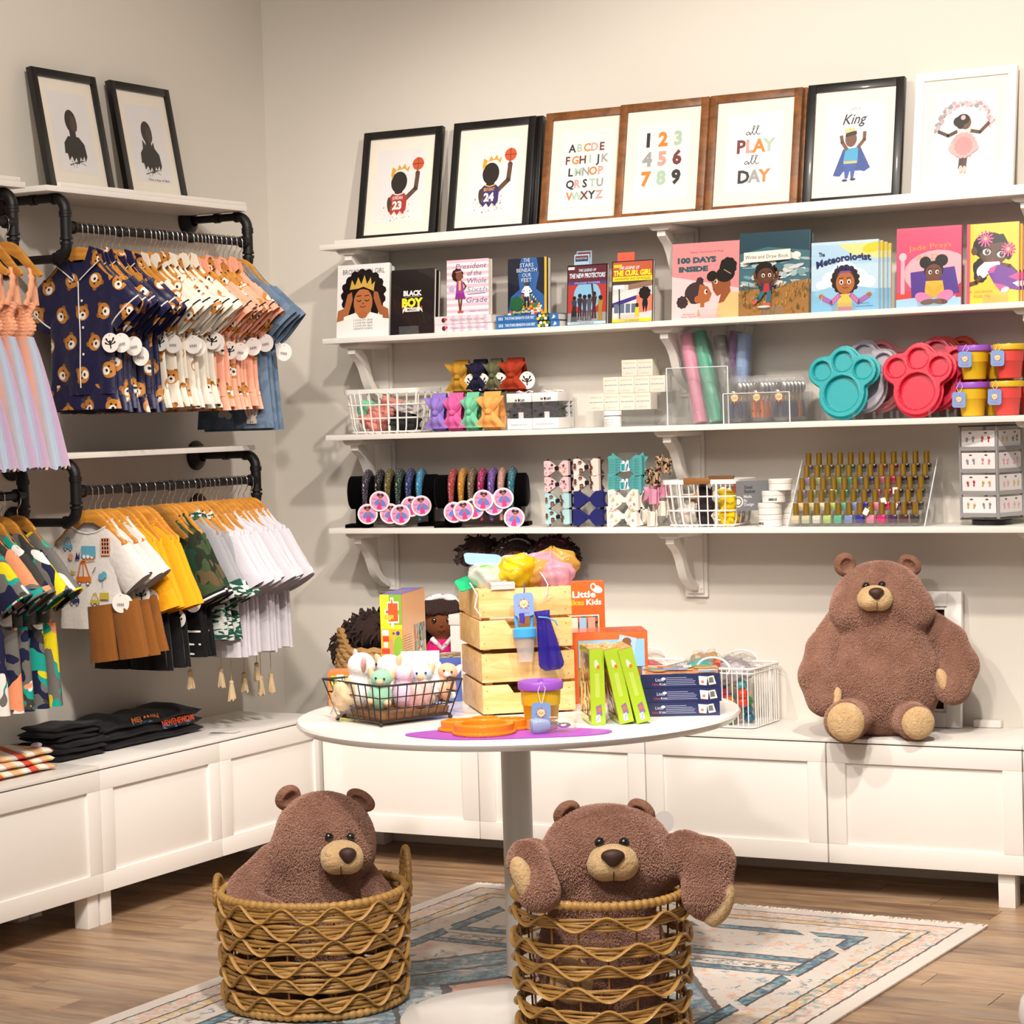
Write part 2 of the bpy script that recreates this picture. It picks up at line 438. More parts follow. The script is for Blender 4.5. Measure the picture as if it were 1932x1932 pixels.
def floor_material():
    m, nt, b = newmat('oak_plank')
    v = coords(nt); oi = node(nt, 'ShaderNodeObjectInfo')
    add = node(nt, 'ShaderNodeVectorMath', operation='MULTIPLY_ADD')
    cx = node(nt, 'ShaderNodeCombineXYZ')
    for i in range(3): nt.links.new(oi.outputs['Random'], cx.inputs[i])
    nt.links.new(cx.outputs[0], add.inputs[0]); add.inputs[1].default_value = (37, 91, 13); nt.links.new(v, add.inputs[2])
    def mp(sc):
        q = node(nt, 'ShaderNodeMapping'); q.inputs['Scale'].default_value = sc; nt.links.new(add.outputs[0], q.inputs[0]); return q.outputs[0]
    big = noise_n(nt, mp((1.6, 9, 1)), 1.6, 3, .6, .8); fine = noise_n(nt, mp((4, 60, 1)), 2.5, 5, .65, .5); mid = noise_n(nt, mp((2, 22, 1)), 1.5, 4, .6, 1.2)
    r = node(nt, 'ShaderNodeValToRGB'); nt.links.new(big.outputs[0], r.inputs[0])
    cs = [(.25, '#72594a'), (.42, '#94775f'), (.55, '#b1906d'), (.7, '#a3917f'), (.85, '#8a7a6c')]
    while len(r.color_ramp.elements) < len(cs): r.color_ramp.elements.new(.5)
    for e, (q, h) in zip(r.color_ramp.elements, cs): e.position = q; e.color = (*lin(h), 1)
    c1 = mixc(nt, E(nt, mid.outputs[0]).step(.45, .75)*.55, r.outputs[0], lin('#6f523d'))
    c2 = mixc(nt, E(nt, fine.outputs[0]).step(.35, .8)*.4, c1, lin('#5f4636'))
    hs = node(nt, 'ShaderNodeHueSaturation'); nt.links.new(c2, hs.inputs['Color'])
    mr = node(nt, 'ShaderNodeMapRange'); nt.links.new(oi.outputs['Random'], mr.inputs[0]); mr.inputs[3].default_value = .82; mr.inputs[4].default_value = 1.18
    nt.links.new(mr.outputs[0], hs.inputs['Value']); nt.links.new(hs.outputs[0], b.inputs['Base Color'])
    b.inputs['Roughness'].default_value = .38
    bp = node(nt, 'ShaderNodeBump'); bp.inputs['Strength'].default_value = .12; bp.inputs['Distance'].default_value = .002
    nt.links.new(fine.outputs[0], bp.inputs['Height']); nt.links.new(bp.outputs[0], b.inputs['Normal'])
    return m
OAK = floor_material()
floor = struct(MB().box((3.3, -3.6, -.06), (7.0, 7.32, .1)).build('floor', DARKGAP))
PW, PL = .132, 1.22
meshes = {}
for row in range(-14, 15):
    y0 = -1.833 + row*PW
    if y0 > -.02: continue
    off = ((row*37) % 17)/17*PL
    x = .003-off
    while x < 4.6:
        a, e = max(x, .003), min(x+PL, 4.7)
        if e-a > .05:
            L = round(e-a-.0016, 3)
            if L not in meshes: meshes[L] = MB().box((0, 0, 0), (L, PW-.0016, .0098)).mesh('plank', OAK, 0, .0012, 1)
            o = bpy.data.objects.new('plank', meshes[L]); COL.objects.link(o); o.parent = floor
            o.location = ((a+e)/2, y0+PW/2, -.0049)
        x += PL

# ------------------------------------------------------------------ wall shelves and their moulded brackets
SZ = {1: (2.0636, .0069), 2: (1.7478, .0029), 3: (1.4213, .0018), 4: (1.1058, -.0016)}   # top face height at x = .37 and its slight fall per metre
def sz(i, x): return SZ[i][0] + SZ[i][1]*(x-.37)
SHX0, SHX1, SHD, SHT = .374, 3.05, .25, .018
names = {1: 'topmost white wall shelf holding the leaning picture frames', 2: 'white wall shelf holding the row of upright books',
         3: 'white wall shelf holding headbands, paw plates and tumblers', 4: 'lowest white wall shelf holding headband bars and nail polish'}
for i in (1, 2, 3, 4):
    L = SHX1-SHX0
    t = thing('wall_shelf', names[i], 'shelf', (SHX0, 0, sz(i, SHX0)), rot=(0, -math.atan(SZ[i][1]), 0))
    MB().box((L/2, -SHD/2, -SHT/2), (L, SHD-.001, SHT)).build('board', WHITE2, t, bevel=.002)
    if i == 1: MB().box((L/2+.03, -SHD+.012, .0055), (L-.06, .018, .011)).build('front_lip', WHITE2, t, bevel=.002)
def bracket(x, i):
    z = sz(i, x)-SHT
    where = {0: 'left', 1: 'middle', 2: 'right'}[round((x-.46)/1.165)]
    t = thing('shelf_bracket', f'white moulded bracket, {where} one under the {["", "topmost", "book", "paw plate", "lowest"][i]} shelf', 'bracket', (x, 0, z))
    MB().box((0, -.006, -.11), (.08, .012, .22)).box((0, -.015, -.108), (.058, .01, .2)).build('wall_plate', WHITE2, t, bevel=.003)
    m = MB(); P = [(-.04, 0), (.04, 0), (.04, -.006), (.032, -.014), (.026, -.018), (-.026, -.018), (-.032, -.014), (-.04, -.006)]
    m.prism(P, -.215, -.012).build('top_plate', WHITE2, t)
    front = [(-.205, -.018), (-.205, -.036), (-.19, -.046), (-.165, -.062), (-.142, -.09), (-.128, -.12), (-.112, -.148), (-.085, -.172), (-.055, -.186), (-.032, -.196)]
    back = [(-.02, -.18), (-.045, -.168), (-.07, -.152), (-.09, -.13), (-.103, -.1), (-.114, -.07), (-.13, -.044), (-.15, -.03), (-.165, -.018)]
    P = front+back; n = len(P)
    m = MB(); vs = [(-.014, y, z) for y, z in P]+[(.014, y, z) for y, z in P]; fs = []
    k = len(front)
    for j in range(n): fs.append((j, (j+1) % n, (j+1) % n+n, j+n))
    for j in range(k-1):
        a, b2 = n-1-j, n-2-j
        if b2 >= k: fs.append((j, a, b2, j+1)); fs.append((j+n, j+1+n, b2+n, a+n))
    fs.append((k-1, k-2, k)); fs.append((k-1+n, k+n, k-2+n))
    m.add(vs, fs).build('scroll_arm', WHITE2, t, smooth=50)
    for dx in (-.028, .028):
        for zz in (-.03, -.19): MB().ell((dx*.75, -.02, zz), (.005, .003, .005), 8, 6).build('screw_cap', WHITE2, t)
for i in (1, 2, 3, 4):
    for k in range(3): bracket(.46+1.165*k, i)

# ------------------------------------------------------------------ low white cabinets along both walls
CT, CB, CD = .478, .1016, .3636
def door_mb(w, h):
    m = MB(); s = .058
    m.box((w/2, -.009, s/2), (w, .018, s)).box((w/2, -.009, h-s/2), (w, .018, s)).box((s/2, -.009, h/2), (s, .018, h-2*s)).box((w-s/2, -.009, h/2), (s, .018, h-2*s))
    m.box((w/2, -.0045, h/2), (w-2*s+.002, .009, h-2*s+.002)); return m
def cabinet(loc, rz, W, label, legs):
    t = thing('low_cabinet', label, 'cabinet', loc, rz)              # front faces -y in its own frame, x runs along the front
    MB().box((W/2, .02+(CD-.022)/2, (CB+CT-.014)/2), (W-.002, CD-.024, CT-CB-.016)).build('carcass', WHITE, t, bevel=.0015)
    MB().box((W/2, CD/2, CT-.006), (W-.0015, CD-.002, .012)).build('top_panel', WHITE, t, bevel=.0015)
    dw = W/2
    for k in range(2): door_mb(dw-.004, CT-CB-.016).build('door', WHITE, t, bevel=.0018, loc=(k*dw+.002, .019, CB))
    for lx, ly in legs: MB().box((lx, ly, CB/2), (.05, .05, CB)).build('leg', WHITE, t, bevel=.002)
LG = [(.03, .045), (1.17, .045), (.03, .31), (1.17, .31)]
cabinet((.393, -CD, 0), 0, 1.2, 'white two-door low cabinet at the corner behind the round table', LG)
cabinet((1.593, -CD, 0), 0, 1.2, 'white two-door low cabinet under the big seated bear', [(.03, .045), (1.14, .045), (.03, .31), (1.14, .31)])
cabinet((2.793, -CD, 0), 0, 1.2, 'white two-door low cabinet cut by the right edge of the photo', LG)
cabinet((CD, -1.502, 0), PI/2, 1.2, 'white two-door low cabinet by the left wall under the folded black tees', [(.03, .045), (1.17, .045), (.03, .31), (1.17, .31)])
cabinet((CD, -2.702, 0), PI/2, 1.2, 'white two-door low cabinet by the left wall under the striped clothes', [(.03, .045), (1.17, .045), (.03, .31), (1.17, .31)])
# ------------------------------------------------------------------ patterned rug
def rug_material():
    m, nt, b = newmat('rug_pile'); v = coords(nt)
    sx = node(nt, 'ShaderNodeSeparateXYZ'); nt.links.new(v, sx.inputs[0])
    wob = noise_n(nt, v, 26, 3, .6); W = (E(nt, wob.outputs[0])-.5)*.016
    x, y = E(nt, sx.outputs[0]), E(nt, sx.outputs[1]); ax, ay = x.abs()+W, y.abs()+W
    d = (ax*-1+.83).mn(ay*-1+1.175)                         # distance from the rug's edge
    n1 = noise_n(nt, v, 17, 4, .65, .6); n2 = noise_n(nt, coords(nt, 'Object', (1, 1, 1), (0, 0, .7)), 21, 4, .65, .8); n3 = noise_n(nt, v, 9, 4, .7, 1); n4 = noise_n(nt, v, 48, 3, .6)
    f1, f2, f3, f4 = (E(nt, q.outputs[0]) for q in (n1, n2, n3, n4))
    ivory, peach, ochre, teal, navy, ink = map(lin, ('#ddd3c9', '#dfae95', '#d9b06c', '#6f9aa6', '#3c5f78', '#3a2f34'))
    field = mixc(nt, f1.step(.56, .64)*.8, ivory, peach); field = mixc(nt, f2.step(.58, .66)*.85, field, teal)
    field = mixc(nt, (f3.step(.6, .66)*f4.step(.45, .55))*.8, field, ochre); field = mixc(nt, f2.step(.66, .72)*.8, field, navy)
    pk = mixc(nt, f4.step(.42, .55)*.75, ivory, peach); pk = mixc(nt, f2.step(.55, .62)*.7, pk, teal)
    oc = mixc(nt, f4.step(.4, .55)*.9, ivory, ochre); oc = mixc(nt, f1.step(.56, .62)*.7, oc, teal)
    blue = mixc(nt, f4.step(.4, .6), teal, navy); blue = mixc(nt, f1.step(.5, .7)*.6, blue, ivory)
    def band(a, b2): return d.gt(a)*d.lt(b2)
    col = field
    med = (ax/.62+ay/.85)                                   # diamond medallion
    col = mixc(nt, med.lt(.9)*f3.step(.35, .5)*.9, col, blue)
    col = mixc(nt, (med.gt(.9)*med.lt(.935)+med.gt(.62)*med.lt(.65)+med.gt(.33)*med.lt(.38)).mn(1)*.85, col, ink)
    col = mixc(nt, med.lt(.33)*f1.step(.3, .5), col, peach)
    # ladder bars across the ends of the field
    yy = ay; bars = (yy.gt(.58)*yy.lt(.615)+yy.gt(.44)*yy.lt(.47)).mn(1)*ax.lt(.56)
    col = mixc(nt, bars, col, blue)
    lines = (yy.gt(.57)*yy.lt(.58)+yy.gt(.615)*yy.lt(.627)+yy.gt(.43)*yy.lt(.44)+yy.gt(.47)*yy.lt(.48)+yy.gt(.535)*yy.lt(.542)).mn(1)*ax.lt(.56)
    col = mixc(nt, lines*.9, col, ink)
    scr = yy.gt(.487)*yy.lt(.53)*ax.lt(.55)*f4.step(.52, .55)
    col = mixc(nt, scr*.85, col, ink)
    # framed dashes
    dash = ((x+y)*3.1).fract().gt(.12)
    col = mixc(nt, band(.255, .29)*dash, col, blue); col = mixc(nt, (band(.248, .257)+band(.288, .297)).mn(1)*dash*.95, col, ink)
    col = mixc(nt, band(.0, .05), col, ivory); col = mixc(nt, band(.055, .118), col, pk); col = mixc(nt, band(.125, .16), col, oc)
    col = mixc(nt, (band(.05, .057)+band(.118, .125)+band(.16, .167)).mn(1)*.92, col, ink)
    hs = node(nt, 'ShaderNodeHueSaturation'); nt.links.new(col, hs.inputs['Color'])
    nf = noise_n(nt, v, 300, 2); mr = node(nt, 'ShaderNodeMapRange'); nt.links.new(nf.outputs[0], mr.inputs[0]); mr.inputs[3].default_value = .8; mr.inputs[4].default_value = 1.12
    nt.links.new(mr.outputs[0], hs.inputs['Value']); nt.links.new(hs.outputs[0], b.inputs['Base Color'])
    b.inputs['Roughness'].default_value = .95; b.inputs['Sheen Weight'].default_value = .3; b.inputs['Specular IOR Level'].default_value = .1
    bp = node(nt, 'ShaderNodeBump'); bp.inputs['Strength'].default_value = .5; bp.inputs['Distance'].default_value = .003
    nt.links.new(nf.outputs[0], bp.inputs['Height']); nt.links.new(bp.outputs[0], b.inputs['Normal'])
    return m
rug = thing('patterned_rug', 'distressed ivory, peach and teal rug with a fringe under the round table', 'rug', (1.905, -1.785, 0), math.radians(-1.2))
MB().box((0, 0, .004), (1.66, 2.35, .008)).build('rug_pile', rug_material(), rug, bevel=.003)
fm = MB(); q = random.Random(3)
for sgn in (1, -1):
    for k in range(230):
        x = -.825+1.65*k/229; L = q.uniform(.018, .038)
        fm.tube([(x, sgn*1.17, .006), (x+q.uniform(-.006, .006), sgn*(1.175+L*.5), .007), (x+q.uniform(-.012, .012), sgn*(1.175+L), .002)], [.003, .0026, .0012], 4)
tag(fm.build('fringe', M('rug_fringe', '#e2dad0', .9), rug), None, None, kind='stuff')
# ------------------------------------------------------------------ round pedestal table
TX, TY, TZ, TR = 1.829, -1.605, .70, .576
tb = thing('round_table', 'white round pedestal table loaded with boxes and crates on the rug', 'table', (TX, TY, 0))
MB().lathe([(TR-.03, TZ-.026), (TR-.012, TZ-.024), (TR-.002, TZ-.014), (TR, TZ-.008), (TR-.003, TZ-.002), (TR-.008, TZ)], 96).build('tabletop', M('table_white', '#f0ece8', .25, var=.01, coat=.3), tb, smooth=35)
MB().lathe([(.052, TZ-.05), (.12, TZ-.036), (.12, TZ-.026)], 32).at((0, -.02, 0)).lathe([(.043, .016), (.041, .03), (.039, .06), (.039, TZ-.04)], 32).build('column', M('table_column', '#ccc8c2', .35), tb, smooth=35)
bx, by = 2.04-TX, -1.98-TY
MB().at((bx, by, 0)).lathe([(.312, .0082), (.314, .011), (.305, .016), (.2, .019), (.05, .02)], 72).build('base_plate', M('table_base', '#e4e1dc', .3, coat=.2), tb, smooth=35)

# ------------------------------------------------------------------ left wall: pipe rails, boards, hangers, clothes
PIPE = M('black_pipe', '#0b0909', .5, .1, var=.15, bump=.1, bscale=300)
def pipe_rack(name_label, ya, yb, zarm, zrail, zlow, ends):
    """arms leave the wall, turn down through a tee that holds the rail, and come back to the wall lower down"""
    t = thing('pipe_rail', name_label, 'clothes rail', (0, 0, 0)); X = .245; r = .0132
    for y in ends:
        MB().rod((.008, y, zarm), (X-.03, y, zarm), r, 12).rod((.115, y, zarm), (.135, y, zarm), r+.0035, 12).build('arm_pipe', PIPE, t)
        MB().rod((.008, y, zlow), (X-.03, y, zlow), r, 12).build('arm_pipe', PIPE, t)
        MB().rod((X, y, zarm-.03), (X, y, zlow+.03), r, 12).build('drop_pipe', PIPE, t)
        for z, sg in ((zarm, -1), (zlow, 1)):
            m = MB(); P = [(X-.04+.04*math.sin(a), y, z+sg*(.04-.04*math.cos(a))) for a in np.linspace(0, PI/2, 8)]
            m.tube(P, .0168, 12); e = P[-1]
            m.rod((X-.046, y, z), (X-.036, y, z), .0195, 12).rod((e[0], y, e[2]), (e[0], y, e[2]+sg*.009), .0195, 12)
            m.build('elbow', PIPE, t)
            m = MB(); prof = [(.021, 0), (.021, .03), (.046, .012), (.05, .006), (.05, 0)]
            m.at((0.001, y, z), rotm(0, PI/2, 0)).lathe(prof[::-1], 24).build('wall_flange', PIPE, t)
        m = MB().rod((X, y, zrail-.034), (X, y, zrail+.034), .0168, 12)
        for z in (-.034, .034): m.rod((X, y, zrail+z-.004), (X, y, zrail+z+.004), .0195, 12)
        s = 1 if abs(y-ya) < .01 else -1
        m.rod((X, y, zrail), (X, y+s*.032, zrail), .0168, 12).rod((X, y+s*.028, zrail), (X, y+s*.036, zrail), .0195, 12).build('tee_joint', PIPE, t)
    m = MB().rod((X, ya+.02, zrail), (X, yb-.02, zrail), r, 14)
    m.build('hanging_bar', PIPE, t)
    for f in (.28, .5, .66):
        yy = ya+(yb-ya)*f; m = MB(); m.tube([(X, yy-.016, zrail), (X, yy-.01, zrail), (X, yy, zrail), (X, yy+.01, zrail), (X, yy+.016, zrail)], [r, .0165, .017, .0165, r], 14).build('bar_coupling', PIPE, t)
    return t
UA, UR, UL = 2.157, 2.069, 1.977
LA, LR, LL = 1.367, 1.282, 1.19
pipe_rack('upper black pipe rail carrying the teddy print pajamas', -1.418, -.482, UA, UR, UL, (-1.418, -.482))
pipe_rack('lower black pipe rail carrying the boys shirts and white tees', -1.418, -.482, LA, LR, LL, (-1.418, -.482))
pipe_rack('upper black pipe rail at the left edge carrying tulle dresses', -2.6, -1.655, UA, UR, UL, (-2.6, -1.655))
pipe_rack('lower black pipe rail at the left edge carrying camouflage sets', -2.6, -1.655, LA, LR, LL, (-2.6, -1.655))
def board(y0, y1, z, label):
    t = thing('rail_shelf', label, 'shelf', (0, (y0+y1)/2, z))
    MB().box((.126, 0, -.0085), (.25, y1-y0, .017)).build('board', WHITE2, t, bevel=.0015)
    return t
b0 = board(-1.504, -.488, 2.188, 'white board over the upper rail holding two framed portraits')
MB().box((.243, .03, .0065), (.014, .95, .013)).build('front_lip', WHITE2, b0, bevel=.0015)
board(-1.513, -.49, 1.3975, 'white board over the lower rail with the boys shirts')
b0 = board(-2.62, -1.6, 2.188, 'white board over the upper rail of tulle dresses')
MB().box((.243, 0, .0065), (.014, .98, .013)).build('front_lip', WHITE2, b0, bevel=.0015)
board(-2.62, -1.6, 1.3975, 'white board over the lower rail of camouflage sets')

# hanger: carved arms and a wire hook, origin at the centre of the rail
HZ = -.056
def hang_top(x):
    xs = [0, .026, .052, .078, .104, .126]; zs = [0, -.004, -.022, -.05, -.078, -.094]
    return HZ+float(np.interp(abs(x), xs, zs))
def hanger_proto(name, wood):
    t = thing(name, None, None)
    top = [(x, hang_top(x)) for x in np.linspace(-.126, .126, 25)]
    bot = [(.13, -.104+HZ), (.12, -.11+HZ), (.098, -.1+HZ), (.074, -.08+HZ), (.048, -.056+HZ), (.018, -.04+HZ)]
    P = top+bot+[(-x, z) for x, z in bot[::-1]]
    MB().prism(P, -.0065, .0065).build('arms', wood, t, smooth=50, bevel=.003)
    W = [(0, 0, HZ-.002), (0, 0, HZ+.014), (.004, 0, HZ+.02), (.013, 0, HZ+.031), (.0165, 0, HZ+.042)]
    W += [(.0165*math.cos(a), 0, .0165*math.sin(a)*1.0) for a in np.linspace(-.35, PI*1.05, 12)]
    MB().tube(W, .0014, 6).build('hook', CHROME, t)
    return t
CHROME = M('chrome_wire', '#cfcfd2', .2, 1, var=.03)
def wood_mat(name, c1, c2, scale=(6, 40, 40), rough=.4, knots=False, orand=.1):
    m, nt, b = newmat(name)
    oi = node(nt, 'ShaderNodeObjectInfo'); v = coords(nt, 'Object', scale)
    add = node(nt, 'ShaderNodeVectorMath', operation='ADD'); sc = node(nt, 'ShaderNodeVectorMath', operation='SCALE')
    cx = node(nt, 'ShaderNodeCombineXYZ')
    for i in range(3): nt.links.new(oi.outputs['Random'], cx.inputs[i])
    nt.links.new(cx.outputs[0], sc.inputs[0]); sc.inputs['Scale'].default_value = 53
    nt.links.new(v, add.inputs[0]); nt.links.new(sc.outputs[0], add.inputs[1])
    n = noise_n(nt, add.outputs[0], 1.6, 5, .6, 1.0); f = E(nt, n.outputs[0])
    col = mixc(nt, f.step(.3, .7), lin(c1), lin(c2))
    if knots:
        vo = node(nt, 'ShaderNodeTexVoronoi'); nt.links.new(coords(nt, 'Object', (4, 9, 9)), vo.inputs['Vector']); vo.inputs['Scale'].default_value = 1.7
        col = mixc(nt, E(nt, vo.outputs['Distance']).step(.14, .05)*.8, col, lin(knots))
    hs = node(nt, 'ShaderNodeHueSaturation'); nt.links.new(col, hs.inputs['Color'])
    mr = node(nt, 'ShaderNodeMapRange'); nt.links.new(oi.outputs['Random'], mr.inputs[0]); mr.inputs[3].default_value = 1-orand; mr.inputs[4].default_value = 1+orand
    nt.links.new(mr.outputs[0], hs.inputs['Value']); nt.links.new(hs.outputs[0], b.inputs['Base Color'])
    b.inputs['Roughness'].default_value = rough
    return m
HWOOD = wood_mat('hanger_wood', '#bb7a30', '#d4953f', (5, 30, 30), .36)
HDARK = wood_mat('dark_hanger_wood', '#7a5526', '#94692f', (5, 30, 30), .4)
hang0 = hanger_proto('wooden_hanger', HWOOD); hang0.location = (.245, -5, -3)

# cloth
def cloth(name, c, rough=.8, sheen=.25, bump=.25, bscale=220, var=.05): return M(name, c, rough, 0, var, 14, bump, bscale, sheen, 0, 0, .25)
def teddy_mat(name, bg, satin=True):
    """satin printed with little teddy heads: each cell of a jittered grid gets a turned head with ears, muzzle, nose and eyes"""
    m, nt, b = newmat(name); tc = coords(nt); sx = node(nt, 'ShaderNodeSeparateXYZ'); nt.links.new(tc, sx.inputs[0])
    oi = node(nt, 'ShaderNodeObjectInfo'); rn = E(nt, oi.outputs['Random'])
    S = 11.2
    x = E(nt, sx.outputs[0])*S+rn*7.3; z = E(nt, sx.outputs[2])*S+rn*3.1
    row = z.floor(); x = x+row.op('MODULO', 2)*.5; ci = x.floor()
    h1 = ((ci*12.99+row*78.23).sin()*437.5).fract(); h2 = ((ci*39.3+row*11.13).sin()*237.5).fract()
    px = x.fract()-.5+(h1-.5)*.22; pz = z.fract()-.5+(h2-.5)*.22
    a = (h1*7.1+h2*5)*.6-3.4; ca, sa = a.cos(), a.sin()
    u = (px*ca+pz*sa)/.29; w = (pz*ca-px*sa)/.29
    def disc(cx, cy, r, ry=None):
        du = (u-cx)/r; dw = (w-cy)/(ry or r); return (du*du+dw*dw).lt(1)
    col = lin(bg); gold, wht, blk, dk = lin('#b9782c'), lin('#e9e2d8'), lin('#17120f'), lin('#8a541d')
    col = mixc(nt, disc(-.62, .68, .3).mx(disc(.62, .68, .3)), col, dk)
    col = mixc(nt, disc(0, 0, .95, .85), col, gold)
    col = mixc(nt, disc(0, -.3, .5, .45), col, wht)
    col = mixc(nt, disc(0, -.2, .2, .16).mx(disc(-.34, .22, .13)).mx(disc(.34, .22, .13)), col, blk)
    nt.links.new(col, b.inputs['Base Color'])
    b.inputs['Roughness'].default_value = .42 if satin else .7; b.inputs['Sheen Weight'].default_value = .15
    n2 = noise_n(nt, tc, 18, 3, .5, .5); bp = node(nt, 'ShaderNodeBump'); bp.inputs['Strength'].default_value = .45; bp.inputs['Distance'].default_value = .01
    nt.links.new(n2.outputs[0], bp.inputs['Height']); nt.links.new(bp.outputs[0], b.inputs['Normal'])
    return m
def patch_mat(name, base, layers, scale=11, zs=1.0):
    """camouflage-like patches: thresholds of several independent noises"""
    m, nt, b = newmat(name); tc = coords(nt, 'Object', (1, 1, zs)); oi = node(nt, 'ShaderNodeObjectInfo')
    cx = node(nt, 'ShaderNodeCombineXYZ')
    for i in range(3): nt.links.new(oi.outputs['Random'], cx.inputs[i])
    ma = node(nt, 'ShaderNodeVectorMath', operation='MULTIPLY_ADD'); ma.inputs[1].default_value = (9, 9, 9)
    nt.links.new(cx.outputs[0], ma.inputs[0]); nt.links.new(tc, ma.inputs[2]); col = lin(base)
    for i, (c, th) in enumerate(layers):
        o = node(nt, 'ShaderNodeVectorMath', operation='ADD'); o.inputs[1].default_value = (i*7.1, i*3.7, i*5.3); nt.links.new(ma.outputs[0], o.inputs[0])
        n = noise_n(nt, o.outputs[0], scale, 1.2, .4, .4)
        col = mixc(nt, E(nt, n.outputs[0]).gt(th), col, lin(c))
    nt.links.new(col, b.inputs['Base Color']); b.inputs['Roughness'].default_value = .85; b.inputs['Specular IOR Level'].default_value = .2
    n2 = noise_n(nt, tc, 40, 3); bp = node(nt, 'ShaderNodeBump'); bp.inputs['Strength'].default_value = .3; bp.inputs['Distance'].default_value = .006
    nt.links.new(n2.outputs[0], bp.inputs['Height']); nt.links.new(bp.outputs[0], b.inputs['Normal'])
    return m

class Tee:
    """short-sleeved garment draped on a hanger: body rings plus two sleeves in one skin"""
    def __init__(s, nw=.06, sw=.115, bw=.12, H=.5, dep=.013, sl=.1, sa=52, sh=.055, she=None, seed=0, fold=.004, dip=.035, twist=0):
        s.__dict__.update(locals()); s.q = random.Random(seed); s.ph = [s.q.uniform(0, 6.3) for _ in range(4)]
        s.zn = hang_top(nw)+.006; s.zs = hang_top(sw)+.002-max(0, sw-.148)*.6; s.za = s.zs-.085
        s.rz = [-H, -H+.03, -H*.8+.2*s.za, -H*.6+.4*s.za, -H*.35+.65*s.za, s.za-.02, s.za, (s.za+s.zs)/2, s.zs]
        s.ra = [bw*1.01, bw, bw*.985, bw*.965, bw*.95, sw*.97, sw*.96, sw, sw*.985]
        for f in (.75, .5, .25, 0): x = nw+(sw-nw)*f; s.rz.append(hang_top(x)+.005); s.ra.append(x)
        s.rb = [dep*1.25, dep*1.25, dep*1.2, dep*1.12, dep*1.06, dep, dep, dep*.95, dep*.9, dep*.85, dep*.8, dep*.75, dep*.72]
    def A(s, z): return float(np.interp(z, s.rz, s.ra))
    def B(s, z): return float(np.interp(z, s.rz, s.rb))
    def fold_y(s, x, z):
        k = max(0, min(1, (s.zs-z)/(s.zs+s.H)))
        return s.fold*(k**.7)*(math.sin(x*52+s.ph[0]+z*4)+.6*math.sin(x*91+s.ph[1]-z*7))+s.fold*.5*math.sin(z*30+s.ph[2]+x*22)*min(1, k*3)
    def front(s, x, z, d=0):
        a, b = s.A(z), s.B(z); return np.array([x, -b*max(0, 1-min(1, abs(x)/a)**2.857)**.4+s.fold_y(x, z)-.0012-d, z])
    def body(s, mb, n=36):
        vs = []; fs = []
        for z, a, b in zip(s.rz, s.ra, s.rb):
            for i in range(n):
                t = 2*PI*i/n; c, q = math.cos(t), math.sin(t)
                x = a*math.copysign(abs(c)**.7, c); y = b*math.copysign(abs(q)**.8, q); zz = z
                if z > s.zs+.001 and q < 0: zz = z-s.dip*max(0, 1-(x/(s.nw*1.25))**2)*((z-s.zs)/(s.zn-s.zs))
                vs.append((x, y+s.fold_y(x, z), zz))
        m = len(s.rz)
        for j in range(m-1):
            for i in range(n): k = (i+1) % n; fs.append((j*n+i, j*n+k, (j+1)*n+k, (j+1)*n+i))
        mb.add(vs, fs)
    def sleeve_frame(s, sg):
        al = math.radians(s.sa); d = np.array([sg*math.cos(al), 0, -math.sin(al)]); n = np.array([sg*math.sin(al), 0, math.cos(al)])
        S = np.array([sg*(s.sw-.03), 0, s.zs-.03]); return S, d, n
    def sleeve_pt(s, sg, f, t, grow=1.0):
        S, d, n = s.sleeve_frame(sg); hh = (s.sh+((s.she or s.sh*1.12)-s.sh)*f)*grow; b = s.dep*(1.0+.35*f)*grow
        w = .004*math.sin(f*9+s.ph[3]+t*2)*f
        return S+d*(s.sl+.03)*f+n*(hh*math.cos(t)-.012*(1-f))+np.array([0, b*math.sin(t)+w, 0])
    def sleeves(s, mb, n=18, k=7):
        for sg in (-1, 1):
            vs = [s.sleeve_pt(sg, j/(k-1), 2*PI*i/n) for j in range(k) for i in range(n)]; fs = []
            for j in range(k-1):
                for i in range(n): q = (i+1) % n; fs.append((j*n+i, j*n+q, (j+1)*n+q, (j+1)*n+i) if sg < 0 else (j*n+i, (j+1)*n+i, (j+1)*n+q, j*n+q))
            mb.add(vs, fs)
    def cuff(s, mb, sg, r=.0022, f=1.0, flat=1.0): mb.tube([s.sleeve_pt(sg, f, 2*PI*i/18, 1.02) for i in range(18)], r, 6, closed=True)
    def mesh(s, mb): s.body(mb); s.sleeves(mb); return mb
def shorts_mb(zt, zb, hw, dep, mb=None, gap=.02, seed=0):
    mb = mb or MB(); q = random.Random(seed); p = q.uniform(0, 6)
    for sg in (-1, 1):
        def f(u, v):
            a = 2*PI*u; z = zt+(zb-zt)*v; c = sg*(hw*.5+gap*.5*v); w = hw*.52*(1+.12*v)
            return (c+w*math.cos(a), dep*(1+.3*v)*math.sin(a)+.003*math.sin(9*a+p+z*20)*v, z)
        mb.grid(f, 22, 7, True)
    return mb
